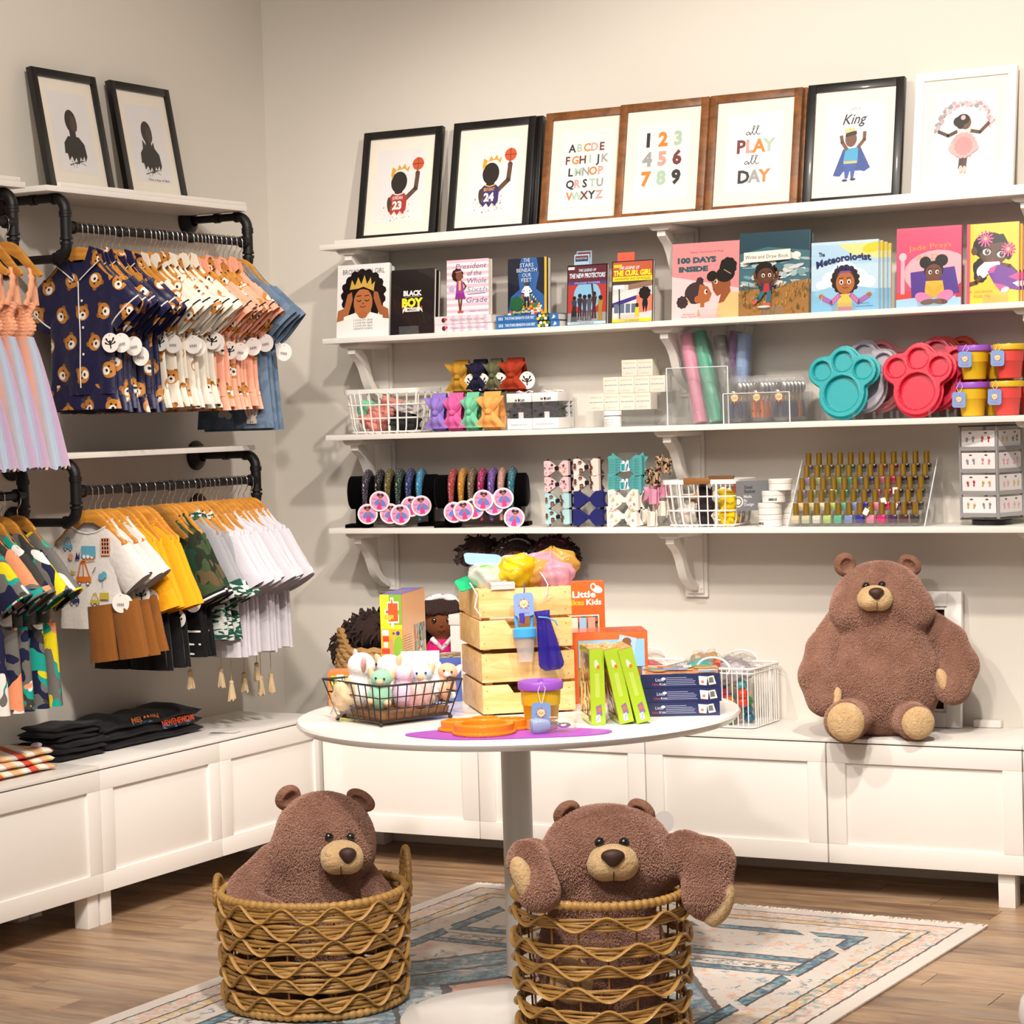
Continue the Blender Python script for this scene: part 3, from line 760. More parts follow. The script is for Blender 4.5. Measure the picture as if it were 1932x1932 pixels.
# round white swing tag with a black sprig, shared by many garments
def tag_mb(r=.029, plain=False, sticker=False):
    m = MB().c('#efeae4'); m.at((0, 0, 0), rotm(PI/2, 0, 0)).lathe([(r, -.0006), (r, .0006)], 28); m.at()
    a = Art(2*r, 2*r, 100, o=(-r, -.0008, -r), mb=m)
    a.ell(50, 88, 3, 3, '#8d8780')
    if sticker: a.rect(28, 32, 72, 52, '#dcd8d4'); [a.rect(31+k*4, 36, 31+k*4+(1.2 if k % 3 else 2.6), 48, '#1a1a1a') for k in range(10)]
    elif not plain:
        K = '#15120f'; a.line([(50, 22), (50, 50)], 7, K); a.line([(50, 44), (30, 66)], 6, K); a.line([(50, 44), (70, 66)], 6, K); a.line([(50, 40), (26, 48)], 5, K); a.line([(50, 40), (74, 48)], 5, K)
        for x, y in ((30, 70), (70, 70), (24, 50), (76, 50), (50, 58)): a.ell(x, y, 7, 4.5, K, (x-50)*.03)
    return m
TAG = tag_mb().mesh('price_tag', PRINT, 0); TAGS = tag_mb(sticker=True).mesh('price_tag', PRINT, 0)
def add_tag(parent, x, y, z, mesh=None, rz=0, tilt=0):
    o = bpy.data.objects.new('price_tag', mesh or TAG); COL.objects.link(o); o.parent = parent; o.location = (x, y, z); o.rotation_euler = (0, tilt, rz)
    return o

UY = [-1.36, -1.335, -1.307, -1.285, -1.254, -1.231, -1.203, -1.169, -1.135, -1.099, -1.059, -1.024, -1.0, -.981, -.962, -.94, -.912, -.887, -.865, -.837, -.803, -.78, -.757, -.738, -.72, -.7, -.675, -.65, -.624, -.595, -.565, -.535]
LY = [-1.36, -1.33, -1.304, -1.263, -1.212, -1.169, -1.127, -1.095, -1.05, -1.004, -.976, -.946, -.902, -.875, -.84, -.811, -.785, -.76, -.736, -.71, -.67, -.64, -.612, -.585, -.555, -.52]
NAVY, CREAM, PEACH = teddy_mat('navy_teddy_satin', '#0e0e3a'), teddy_mat('cream_teddy_satin', '#ddd5c6'), teddy_mat('peach_teddy_satin', '#e9a488')
PIPW, PIPK = cloth('white_piping', '#e8e3dc'), cloth('black_piping', '#17151a')
BLUES = patch_mat('blue_animal_satin', '#66798f', [('#5a6d84', .52), ('#b9b3a8', .74)], 22)
def pajama_proto(name, mat, pip, seed, H=.5):
    t = thing(name, None, None)
    T = Tee(nw=.05, sw=.134, bw=.125, H=H, dep=.011, sl=.095, sa=50, sh=.058, she=.066, seed=seed, fold=.0035)
    m = MB(); T.mesh(m); m.build('top', mat, t, smooth=70)
    shorts_mb(-H+.03, -H-.045, .12, .011, seed=seed).build('shorts', mat, t, smooth=70)
    m = MB()                                                       # turned-down collar: two curved flaps
    for sg in (-1, 1):
        P = [(sg*.012, T.zn-.088), (sg*.05, T.zn-.06), (sg*.088, T.zn-.034), (sg*.075, T.zn+.004), (sg*.052, T.zn+.012), (sg*.034, T.zn-.03)]
        vs = [(x, -.0165+.02*max(0, (z-T.zn+.03)), z) for x, z in P]+[(x, -.0125+.02*max(0, (z-T.zn+.03)), z) for x, z in P]
        k = len(P); fs = [tuple(range(k)) if sg > 0 else tuple(range(k-1, -1, -1)), tuple(range(2*k-1, k-1, -1))]+[(i, (i+1) % k, (i+1) % k+k, i+k) for i in range(k)]
        m.add(vs, fs)
    m.build('collar', mat, t, smooth=30)
    for sg in (-1, 1):
        m = MB(); P = [(sg*.012, T.zn-.088), (sg*.05, T.zn-.06), (sg*.088, T.zn-.034)]
        m.tube([(x, -.0172+.02*max(0, (z-T.zn+.03)), z) for x, z in P], .0019, 5); m.build('collar_piping', pip, t)
        m = MB(); T.cuff(m, sg, .0024, .8); m.build('cuff_piping', pip, t)
    m = MB(); m.tube([T.front(.002, z, .001) for z in np.linspace(T.zn-.09, -H+.02, 12)], .0019, 5); m.build('placket_piping', pip, t)
    m = MB()
    for z in (-.22, -.3, -.38): MB().at(T.front(.014, z, .001), rotm(PI/2, 0, 0)).lathe([(.004, 0), (.0042, .001), (.003, .002)], 10).build('button', pip, t)
    return t
protos = {'navy': pajama_proto('pajama_set', NAVY, PIPW, 1), 'cream': pajama_proto('pajama_set', CREAM, PIPK, 2, .495), 'peach': pajama_proto('pajama_set', PEACH, PIPK, 3, .5)}
def blue_proto():
    t = thing('pajama_set', None, None); T = Tee(nw=.055, sw=.138, bw=.14, H=.5, dep=.013, sl=.12, sa=48, sh=.06, she=.07, seed=5)
    m = MB(); T.mesh(m); m.build('top', BLUES, t, smooth=70)
    shorts_mb(-.46, -.615, .14, .014, seed=4, gap=.008).build('shorts', BLUES, t, smooth=70)
    a = Art(.28, .6, 100, o=(-.14, 0, -.6)); a.fn = lambda x, z, d: np.array([x, -.0225-d, z])
    def hand(cx, cy, s, c='#d9d2c6'):
        a.ell(cx, cy, 5*s, 6*s, c)
        for k in range(4): a.ell(cx-5*s+k*3.4*s, cy+9*s, 1.5*s, 5.5*s, c, .25-.16*k, n=10)
        for k in range(5): a.ell(cx-2*s+k*s, cy-2*s+(k % 2)*2*s, .6*s, .6*s, '#7b5a3c', n=6)
    hand(80, 2, 1.5); hand(60, 60, .9); hand(24, 55, .9); a.ell(40, 14, 9, 5, '#b7b3b0', .5); a.ell(47, 10, 5, 4, '#b7b3b0'); a.ell(22, 90, 8, 4, '#c9c4bb', .3)
    a.build('animal_print', t)['kind'] = 'stuff'
    m = MB(); m.tube([T.front(.055, z, .001) for z in np.linspace(-.12, -.14, 3)], .006, 6); m.build('yellow_trim', M('yellow_trim', '#e2b23f', .6), t)
    return t
protos['blue'] = blue_proto()
for o in protos.values(): o.location = (.245, -6, -3)
USED = set()
def place(proto, key, loc, rz, label, cat, group):
    if key not in USED:
        USED.add(key); o = proto; o.location = loc; o.rotation_euler = (0, 0, rz); tag(o, label, cat, group); return o
    o = dup(proto, loc, (0, 0, rz), label, group); o['category'] = cat; return o
def hang(y, z, label, rz=0, proto=None, key='h'):
    return place(proto or hang0, key, (.245, y, z), rz, label, 'hanger', 'wooden clothes hangers')
q = random.Random(11); cnt = {}
for i, y in enumerate(UY):
    kind = 'navy' if i < 9 else 'cream' if i < 19 else 'peach' if i < 29 else 'blue'
    k = cnt[kind] = cnt.get(kind, 0)+1
    rz = q.uniform(-.09, .05) if i else -.02
    what = {'navy': 'navy blue pajama set with teddy heads and white piping', 'cream': 'cream pajama set with teddy heads and black piping', 'peach': 'peach pink pajama set with teddy heads', 'blue': 'dusty blue satin pajama set with giraffes'}[kind]
    hang(y, UR, f'wooden hanger on the upper pajama rail, {ORD[i]} from the left', rz)
    g = place(protos[kind], kind, (.245+q.uniform(-.006, .006), y, UR+(.002 if i == 0 else q.uniform(-.012, .006))), rz, f'{what}, {ORD[k-1]} of them from the left', 'pajamas', f'{kind} pajama sets on the upper rail')
TAGP = [(0, .125, -.35, 0), (1, .14, -.345, 1), (3, .15, -.36, 1), (4, .165, -.378, 1), (9, .118, -.338, 0), (10, .125, -.345, 1), (13, .135, -.35, 1), (15, .14, -.352, 1), (18, .13, -.34, 0), (19, .14, -.34, 1), (22, .135, -.355, 0), (24, .14, -.36, 1), (27, .14, -.355, 1), (29, .15, -.34, 1), (31, .185, -.365, 1)]
# (the tags hang from the side seams and swing forward of their own garments)
peers = [o for o in COL.objects if o.get('category') == 'pajamas']; peers.sort(key=lambda o: o.location.y)
for i, x, z, st in TAGP:
    add_tag(peers[i], x, -.022, z, TAGS if st else TAG, .15, q.uniform(-.2, .2))

# --- lower rail: car tees with rust shorts, yellow tees with black shorts, camouflage shirts, grey palm shirts, white tees
RUST, BLACK, YEL, WTEE, GREY = cloth('rust_corduroy', '#84501f', .85, .3, .4, 300), cloth('black_cotton', '#09080a'), cloth('yellow_cotton', '#e9a013', .85, .25, .5, 45), cloth('white_cotton', '#c9c5cc', .85, .25, .6, 45), cloth('grey_marl', '#9a9a9f', .9, .3, .4, 400, .15)
CTEE = cloth('pale_print_tee', '#d3cdc8', .85, .25, .5, 45); CAMG = patch_mat('green_camouflage', '#3a4a2e', [('#232a1e', .5), ('#5a4a33', .6), ('#1b3a2a', .62)], 16)
PALM = patch_mat('palm_leaf_print', '#c8cbc6', [('#1e4a3e', .5), ('#2f6a55', .6), ('#dcd9d2', .66)], 26, 2.5)
def car_art(T, parent):
    a = Art(.2, .26, 100, o=(-.1, 0, -.36)); a.fn = lambda x, z, d: T.front(x, z, d+.002)
    O, B, N, Yc, P2 = '#c96a22', '#5f9fb8', '#26305c', '#b9a33a', '#d99a7a'
    def car(x, y, s, c, tall=0):
        a.rect(x-9*s, y, x+9*s, y+6*s, c); a.line([(x-7*s, y+6*s), (x-3*s, y+(16+tall)*s), (x+2*s, y+(17+tall)*s), (x+7*s, y+6*s)], 1.6*s, c); a.line([(x, y+6*s), (x, y+(16+tall)*s)], 1.2*s, c)
        for k in (-5, 5): a.ell(x+k*s, y-1*s, 2.2*s, 2.2*s, '#3c4650', n=12); a.ell(x+k*s, y-1*s, 1.3*s, 1.3*s, '#dfdad6', n=10)
    car(42, 45, 1.5, O, 4); car(14, 96, 1.0, B); car(24, 14, 1.1, N, -4); car(84, 92, .9, N, -4); car(62, 14, .9, Yc)
    a.rect(40, 84, 66, 100, B); [a.ell(45+k*7, 84, 3, 3, '#e0dcd8', n=10) for k in range(3)]
    a.rect(76, 86, 92, 112, P2); [a.rect(78+4.5*(k % 3), 89+6*(k//3), 81+4.5*(k % 3), 93+6*(k//3), '#2a2226') for k in range(12)]
    a.poly([(28, 80), (32, 92), (34, 84), (37, 92), (37, 80)], N); a.poly([(18, 56), (30, 60), (19, 64)], Yc); a.line([(40, 78), (64, 80)], 2, O)
    a.ell(76, 54, 6, 5, B); a.ell(81, 57, 5, 5, B); a.line([(78, 46), (77, 40)], 1.2, B); a.text('THIS WAY', 8, 26, 4.2, '#3a3a40', al='l', shear=.1)
    a.rect(72, 20, 88, 30, Yc); a.ell(20, 84, 5, 5, P2, n=12); a.text('0000', 22, 108, 3.5, Yc, al='l'); a.line([(6, 20), (9, 40), (6, 60)], 1.2, B); a.line([(60, 60), (66, 68)], 1.3, '#3c4650')
    a.build('car_print', parent)
def tee_proto(name, mat, T, extra=None):
    t = thing(name, None, None); m = MB(); T.mesh(m); m.build('shirt', mat, t, smooth=70)
    m = MB(); zt = T.zn+.002                                       # ribbed neckband
    P = []
    for i in range(24):
        a = 2*PI*i/24; x = T.nw*math.copysign(abs(math.cos(a))**.7, math.cos(a)); y = T.rb[-1]*math.copysign(abs(math.sin(a))**.8, math.sin(a))
        z = T.rz[-1]-(T.dip*max(0, 1-(x/(T.nw*1.25))**2) if math.sin(a) < 0 else 0); P.append((x, y, z))
    m.tube(P, .0035, 6, closed=True); m.build('neckband', mat, t)
    if extra: extra(t, T)
    return t
def ex_car(t, T):
    car_art(T, t); shorts_mb(-.335, -.505, .088, .013, seed=2).build('shorts', RUST, t, smooth=70, loc=(.042, -.014, 0), rot=(0, -.12, 0))
def ex_black(t, T): shorts_mb(-.36, -.55, .12, .015, seed=3).build('shorts', BLACK, t, smooth=70, loc=(.02, 0, 0))
def ex_camo(t, T):
    for sg in (-1, 1):
        for f, mm in ((.93, PIPK), (.97, PIPW), (1.0, PIPK)):
            m = MB(); T.cuff(m, sg, .0042, f); m.build('cuff_stripe', mm, t)
    shorts_mb(-.36, -.53, .12, .015, seed=6).build('shorts', BLACK, t, smooth=70, loc=(.02, 0, 0))
    for z in (-.45, -.49, -.52): MB().tube([(.02+.125*math.cos(a), .02*math.sin(a)-.002, z) for a in np.linspace(0, 2*PI, 20)], .004, 5).build('hem_stripe', PIPW, t)
def ex_palm(t, T):
    for sg in (-1, 1):
        m = MB(); m.grid(lambda u, v: T.sleeve_pt(sg, .78+.24*v, 2*PI*u, 1.05), 20, 3, True); m.build('cuff', PALM, t)
    shorts_mb(-.34, -.49, .12, .015, seed=7).build('shorts', PALM, t, smooth=70, loc=(.03, 0, 0))
    m = MB(); m.grid(lambda u, v: ((T.nw+.004+.01*v)*math.cos(2*PI*u), .014*math.sin(2*PI*u)-.001, T.zn+.01-.02*v-.02*max(0, -math.sin(2*PI*u))), 20, 3, True); m.build('collar', PALM, t)
def ex_white(t, T):
    for sg in (-1, 1):
        m = MB(); m.grid(lambda u, v: T.sleeve_pt(sg, .86+.14*v, 2*PI*u, 1.06), 20, 3, True); m.build('rolled_cuff', WTEE, t)
LP = {'car': tee_proto('print_tee', CTEE, Tee(nw=.066, sw=.13, bw=.118, H=.41, dep=.014, sl=.09, sa=55, sh=.05, seed=21, fold=.0015), ex_car),
      'yellow': tee_proto('yellow_tee', YEL, Tee(nw=.07, sw=.134, bw=.12, H=.40, dep=.014, sl=.17, sa=72, sh=.046, she=.052, seed=22), ex_black),
      'camo': tee_proto('camouflage_shirt', CAMG, Tee(nw=.068, sw=.136, bw=.12, H=.4, dep=.015, sl=.16, sa=66, sh=.05, she=.055, seed=23), ex_camo),
      'grey': tee_proto('grey_shirt', GREY, Tee(nw=.068, sw=.136, bw=.122, H=.4, dep=.013, sl=.17, sa=66, sh=.05, she=.055, seed=24), ex_palm),
      'white': tee_proto('white_tee', WTEE, Tee(nw=.075, sw=.15, bw=.16, H=.55, dep=.015, sl=.15, sa=62, sh=.058, she=.066, seed=25), ex_white)}
for o in LP.values(): o.location = (.245, -6.5, -3)
dark0 = hanger_proto('wooden_hanger', HDARK); dark0.location = (.245, -7, -3)
seq = ['car']*4+['yellow']*4+['dark']+['camo']*3+['grey']*3+['white']*11
desc = {'car': 'white tee printed with cars over rust shorts', 'yellow': 'plain yellow tee over black shorts', 'camo': 'green camouflage shirt with striped black and white cuffs', 'grey': 'grey shirt with palm leaf cuffs', 'white': 'plain white tee with rolled cuffs'}
cnt = {}; made = []
for i, (y, kd) in enumerate(zip(LY, seq)):
    rz = q.uniform(-.1, .06)
    if kd == 'dark': hang(y, LR, 'dark brown wooden hanger between the yellow tees and camouflage shirts', rz, dark0, 'd'); continue
    hang(y, LR, f'wooden hanger on the lower tee rail, {ORD[i]} from the left', rz)
    k = cnt[kd] = cnt.get(kd, 0)+1
    o = place(LP[kd], kd, (.245, y, LR+q.uniform(-.008, .004)), rz, f'{desc[kd]}, {ORD[k-1]} of them from the left', 'shirt', f'{kd} shirts on the lower rail'); made.append(o)
for i, x, z, st in ((0, .125, -.33, 1), (1, .13, -.34, 1), (3, .125, -.32, 0), (4, .125, -.33, 0), (5, .14, -.345, 0), (7, .135, -.4, 0), (8, .13, -.36, 1), (10, .15, -.33, 0)):
    add_tag(made[i], x, -.028, z, TAGS if st else TAG, .1, q.uniform(-.2, .2))
# cream tassels below the white tees
TAS = M('tassel_cord', '#cdb48e', .9, bump=.4, bscale=200)
for k, (y, z, dx) in enumerate(((-.95, .70, .05), (-.80, .69, .06), (-.76, .645, .07), (-.66, .66, .05), (-.63, .69, .08), (-.58, .64, .06), (-.55, .645, .08))):
    t = thing('tassel', f'beige thread tassel hanging below the white tees, {ORD[k]} from the left', 'tassel', (.245+dx, y, z), group='tassels under the white tees')
    MB().rod((0, 0, -.005), (0, 0, .09), .0012, 5).build('cord', TAS, t)
    MB().ell((0, 0, -.008), (.008, .008, .008), 10, 8).build('knot', TAS, t)
    m = MB()
    for j in range(14): a = 2*PI*j/14; m.rod((.004*math.cos(a), .004*math.sin(a), -.01), (.011*math.cos(a)+q.uniform(-.002, .002), .011*math.sin(a), -.062+q.uniform(-.006, .004)), .0025, 5, .0022)
    m.build('skirt', TAS, t)['kind'] = 'stuff'

# --- left edge: tulle dresses (upper) and camouflage sets (lower)
SMOCK = cloth('peach_smocking', '#eeab86', .85, .3, .5, 160)
TUL = vcol_mat('pastel_tulle', .8, .4, .3, 60)
def dress_proto():
    t = thing('tulle_dress', None, None)
    m = MB()
    def bod(u, v):
        a = 2*PI*u; z = -.235-.1*v; w = .098+.008*math.cos(v*9)-.012*v; rip = .0022*math.sin(v*60)
        return ((w+rip)*math.cos(a), (.026+rip)*math.sin(a)+.002*math.sin(a*17), z+.004*math.sin(a*11)*(1-v))
    m.grid(bod, 48, 26, True).build('smocked_bodice', SMOCK, t, smooth=70)
    for sg in (-1, 1):
        m = MB(); P = [(sg*(.085+.012*math.sin(3*f)), -.022+.03*f*0, -.24+.11*f) for f in np.linspace(0, 1, 12)]
        P = [(x, -.022+.022*f, z) for (x, _, z), f in zip(P, np.linspace(0, 1, 12))]+[(sg*.08, .018, -.16), (sg*.08, .024, -.24)]
        m.tube(P, [.011+.003*math.sin(j*2.6) for j in range(len(P))], 9, flat=.6); m.build('ruffled_strap', SMOCK, t, smooth=60)
    pal = ['#b59ab5', '#dccfb4', '#b3c2c4', '#d99d86', '#a6b7cb', '#bca0c2', '#e0cdb4', '#b4c6c2']
    m = MB(); n = 96; k = 9; q2 = random.Random(2); ph = [q2.uniform(0, 6) for _ in range(5)]
    for lay, gr in ((0, 1.0), (1, .93)):
        vs = []
        for j in range(k):
            v = j/(k-1); z = -.33-.375*v+(.03*lay*v)
            for i in range(n):
                a = 2*PI*i/n; r = (.088+.1*v**.8)*gr+.011*v*math.sin(11*a+ph[0])+.006*v*math.sin(23*a+ph[1]); d = (.026+.045*v)*gr+.006*v*math.sin(13*a+ph[2])
                vs.append((r*math.cos(a), d*math.sin(a), z+.006*v*math.sin(19*a+ph[3])))
        for i in range(n):
            pf = i/n*13+lay*1.5; p0, p1 = lin(pal[int(pf) % 8]), lin(pal[(int(pf)+1) % 8]); w = max(0, min(1, (pf % 1-.55)/.45)); m.c(tuple(p0[e]*(1-w)+p1[e]*w for e in range(3))); b0 = [(j*n+i, j*n+(i+1) % n, (j+1)*n+(i+1) % n, (j+1)*n+i) for j in range(k-1)]
            if i == 0: base = m.n; m.add(vs, b0)
            else:
                m.f += [tuple(x+base for x in f) for f in b0]; m.fc += [m.col]*len(b0); m.fm += [0]*len(b0)
    m.build('tulle_skirt', TUL, t, smooth=80)
    return t
d0 = dress_proto(); d0.location = (.245, -7, -3)
for i, (y, rz) in enumerate(((-1.69, .0), (-1.765, -.06), (-1.835, .04), (-1.91, 0), (-1.99, .05))):
    hang(y, UR, f'wooden hanger holding a tulle dress, {ORD[i]} from the right', rz)
    place(d0, 'dress', (.245, y, UR-.004), rz, f'pastel tulle dress with peach smocked bodice, {ORD[i]} from the right', 'dress', 'tulle dresses on the left rail')
CAMC = patch_mat('bright_camouflage', '#6d6a66', [('#1f2140', .55), ('#1d9c8e', .575), ('#3e3d3b', .6), ('#e8e4de', .62), ('#e0cc1e', .635), ('#e8956c', .66)], 10)
def camo_set():
    t = thing('camouflage_set', None, None); T = Tee(nw=.062, sw=.136, bw=.118, H=.42, dep=.018, sl=.11, sa=56, sh=.055, she=.06, seed=31)
    m = MB(); T.mesh(m); m.build('top', CAMC, t, smooth=70)
    shorts_mb(-.36, -.6, .115, .022, seed=8, gap=.015).build('trousers', CAMC, t, smooth=70, loc=(.012, .002, 0))
    m = MB()
    for sg in (-1, 1): m = MB(); T.cuff(m, sg, .003); m.build('cuff_hem', CAMC, t)
    return t
c0 = camo_set(); c0.location = (.245, -7.5, -3)
for i, (y, rz) in enumerate(((-1.685, -.08), (-1.755, .02), (-1.81, -.05), (-1.865, .04), (-1.92, 0))):
    hang(y, LR, f'wooden hanger holding a camouflage set, {ORD[i]} from the right', rz)
    place(c0, 'camoset', (.245, y, LR-.004), rz, f'teal, yellow and navy camouflage top and trousers, {ORD[i]} from the right', 'outfit', 'camouflage sets on the left rail')

# --- folded black tees and striped clothes on the left cabinet
def fold_slab(mb, c, L, W, H, seed, n=40, droop=0.0, amp=.004):
    """soft folded slab: a rounded fold towards +x, length along y"""
    qq = random.Random(seed); p = [qq.uniform(0, 6) for _ in range(5)]
    def f(u, v):
        a = 2*PI*v; y = (u-.5)*L
        ex = W/2*math.copysign(abs(math.cos(a))**.45, math.cos(a)); ez = H/2*math.copysign(abs(math.sin(a))**.8, math.sin(a))
        e = min(1, min(u, 1-u)*14+.25); w = amp*(math.sin(y*23+p[0])+math.sin(y*41+ex*20+p[1])+math.sin(ex*38+p[2]))
        return (c[0]+ex*(.94+.06*e)+.4*amp*math.sin(y*17+p[3]), c[1]+y, c[2]+ez*e+(w if ez > 0 else w*.4)-droop*max(0, ex/W+.1))
    mb.grid(lambda u, v: f(u, v), n, 22)
    for uu in (0, 1): mb.add([f(uu, j/21) for j in range(21)], [tuple(range(21)) if uu else tuple(range(20, -1, -1))])
    return mb
BTEE = cloth('black_jersey', '#19171b', .9, .35, .3, 260)
def print_band(parent, c, L, W, H, txt, yo, tw, c1, c2, seed):
    a = Art(tw, .035, 100, o=(0, 0, 0)); a.fn = lambda x, z, d: np.array([c[0]+W/2*.94-abs(z-.004)*.35+d+.006, yo+x, c[2]+z-.008])
    q2 = random.Random(seed)
    for _ in range(26): a.ell(q2.uniform(8, 92), q2.uniform(0, 8), q2.uniform(1, 4), q2.uniform(.6, 2), '#2b78b8', n=8)
    a.text(txt, 50, 4, 10, c2, w=86, bold=.03); a.d += .0004; a.text(txt, 49, 5, 9, c1, w=84, bold=.02)
    a.build('chest_print', parent)
zc = .4785
for i, (H, W, x, yc, L) in enumerate(((.026, .2, .112, -1.02, .5), (.026, .205, .112, -1.03, .5), (.034, .21, .108, -1.04, .53))):
    o = MB(); c = (x, yc, zc+H/2+.001)
    lab = ['bottom', 'middle', 'top'][i]
    t = fold_slab(o, c, L, W, H, 40+i, droop=.0, amp=.0022 if i < 2 else .0045).build('folded_tee', BTEE, None, smooth=60)
    tag(t, f'folded black tee, {lab} of the pile on the left cabinet', 'shirt', 'folded black tees')
    if i: print_band(t, c, L, W, H, 'MELANIN' if i == 2 else 'NEWENEWOW', yc-(.12 if i == 2 else -.02), .16 if i == 2 else .2, '#e2823a' if i == 2 else '#d8552f', '#8a3423', i)
    zc += H+.002
for k in range(6):
    H = .016; x = .12+.006*((k*7) % 3); m = MB()
    m = fold_slab(m, (x, -1.395+.008*((k*5) % 4), .4785+H/2+.001+k*(H+.001)), .22, .2-.012*k, H, 60+k, amp=.0028)
    tag(m.build('folded_tee', BTEE, None, smooth=60), f'small black garment folded at the left of the black tees, {ORD[k]} from the bottom', 'shirt', 'small folded black garments')
STR = None
def stripe_mat():
    m, nt, b = newmat('striped_cotton'); sx = node(nt, 'ShaderNodeSeparateXYZ'); nt.links.new(coords(nt), sx.inputs[0])
    w = (E(nt, sx.outputs[1])+E(nt, sx.outputs[0])*.6+E(nt, sx.outputs[2])*1.2)*13; f = w.fract(); g = (w*.5).fract()
    col = mixc(nt, f.gt(.55), lin('#eee6de'), lin('#e8b48c')); col = mixc(nt, f.gt(.55)*g.gt(.5), col, lin('#d9523f')); col = mixc(nt, f.lt(.14), col, lin('#e6d28a'))
    nt.links.new(col, b.inputs['Base Color']); b.inputs['Roughness'].default_value = .9
    return m
STR = stripe_mat()
for k in range(3):
    m = fold_slab(MB(), (.17, -1.73+.01*k, .4785+.0115+k*.0215), .26-.02*k, .24-.01*k, .021, 80+k, amp=.0025)
    t = tag(m.build('folded_clothes', STR, None, smooth=60), f'folded red, peach and white striped garment, {["bottom", "middle", "top"][k]} of the pile at the left edge', 'clothes', 'folded striped clothes')
    if k == 2: MB().ell((.245, -1.64, .4785+.074), (.014, .02, .008), 12, 8).build('knot_button', M('lilac_print', '#cbb3c8', .8), t)
for k, (x, y, rz) in enumerate(((.27, -.74, .25), (.3, -.78, .1))):
    t = thing('size_card', f'white printed swing card by the black tees, {["back", "front"][k]} one', 'card', (x, y, .4785), rz)
    MB().box((0, 0, .0006+.002*k), (.09, .05, .001)).build('card', M('white_card', '#ece8e4', .5), t)
    a = Art(.09, .05, 90); [a.rect(20+5*j, 28, 20+5*j+(1.5 if j % 3 else 3), 42, '#2a2a2a') for j in range(9)]; [a.rect(15, 8+5*j, 60, 10+5*j, '#777777') for j in range(3)]
    a.build('print', t, loc=(-.045, -.025, .0015+.002*k), rot=(-PI/2, 0, 0)).scale = (1, 1, -1)

# ------------------------------------------------------------------ framed prints leaning on the top shelves
FBLK, FWHT = M('black_frame', '#0b0909', .35, coat=.2), M('white_frame', '#efebe6', .35)
FBRN = wood_mat('burl_frame', '#5f3a1c', '#8a5527', (9, 9, 14), .4, '#2c1a0e', .05)
MAT_ = M('picture_mat', '#ece4d6', .85, var=.01); PAPER = '#e4e2e2'
GLASS = clear_mat('picture_glass', '#ffffff', 0.0, .35, .03)
def frame(loc, W, H, mat, label, art, lean, face, fw=.026):
    """face 'b' leans on the back wall, 'l' on the left wall; origin at the foot of the frame"""
    rz = 0 if face == 'b' else PI/2
    t = thing('picture_frame', label, 'picture', loc, group='leaning framed prints', rot=(-lean, 0, rz))
    dp = .02
    m = MB()
    for x, w in ((fw/2-W/2, fw), (W/2-fw/2, fw)): m.box((x, 0, H/2), (w, dp, H))
    for z in (fw/2, H-fw/2): m.box((0, 0, z), (W-2*fw, dp, fw))
    m.build('frame', mat, t, bevel=.0015)
    MB().box((0, .002, H/2), (W-2*fw+.004, .008, H-2*fw+.004)).build('mat_board', MAT_, t)
    pw, ph = W*.6, H*.65
    a = Art(pw, ph, 100, o=(-pw/2, -.0021, H/2-ph/2)); a.rect(0, 0, 100, a.H, PAPER); art(a); a.build('print', t)
    MB().box((0, -.0062, H/2), (W-2*fw+.002, .001, H-2*fw+.002)).build('glass', GLASS, t)
    return t
SKIN, HAIR, INK = '#6b4631', '#1d1614', '#26222a'
def baller(a, shirt, trim, num, name):
    a.ell(48, 74, 17, 20, '#211a18'); a.poly([(40, 50), (56, 50), (57, 62), (40, 62)], '#211a18')
    a.line([(66, 44), (84, 60), (86, 84)], 9, '#5d4234'); a.ell(86, 88, 5, 5, '#5d4234'); a.line([(85, 90), (85, 98)], 2.2, '#3c2a20')
    a.poly([(28, 22), (27, 44), (36, 53), (60, 53), (67, 46), (66, 22), (60, 14), (54, 20), (48, 12), (42, 20), (36, 13)], shirt); a.ell(30, 34, 4.5, 13, '#4a3429', .1)
    a.line([(38, 53), (47, 50), (58, 53)], 2, trim); a.poly([(33, 80), (40, 96), (58, 99), (66, 92), (69, 104), (62, 98), (58, 108), (52, 99), (46, 107), (42, 97), (32, 103), (30, 88)], '#d4a02f')
    a.ell(86, 106, 12, 12, '#c9562f'); a.line([(74, 106), (98, 106)], 1, '#4a1c12'); a.line([(86, 94), (86, 118)], 1, '#4a1c12')
    a.text(name, 47, 42, 6, trim, w=22, bold=.02); a.text(num, 47, 24, 14, '#f1ece6', bold=.05)
    q = random.Random(len(name))
    for _ in range(40): a.ell(q.uniform(16, 78), q.uniform(2, 34), q.uniform(.4, 1.4), q.uniform(.4, 1.4), q.choice([shirt, trim, '#d4a02f']), n=7)
PAL = ['#2a2429', '#a9c2ab', '#d2812c', '#cf9a8c', '#6b2f2c', '#9a9a9a']
def alphabet(a):
    seqs = ['ABCDE', 'FGHIJK', 'LMNOP', 'QRSTU', 'VWXYZ']; ci = [0, 1, 2, 3, 4, 4, 2, 4, 1, 0, 5, 0, 1, 5, 2, 3, 0, 3, 0, 1, 5, 2, 1, 4, 0, 3]; k = 0
    for r, row in enumerate(seqs):
        for j, ch in enumerate(row): a.text(ch, 50+(j-(len(row)-1)/2)*14.5, 98-r*21.5, 14, PAL[ci[k]], bold=.025); k += 1
def digits(a):
    cc = [0, 2, 1, 5, 3, 4, 2, 1, 0]
    for i in range(9): a.text('123456789'[i], 22+28*(i % 3), 94-34*(i//3), 23, PAL[cc[i]], bold=.05)
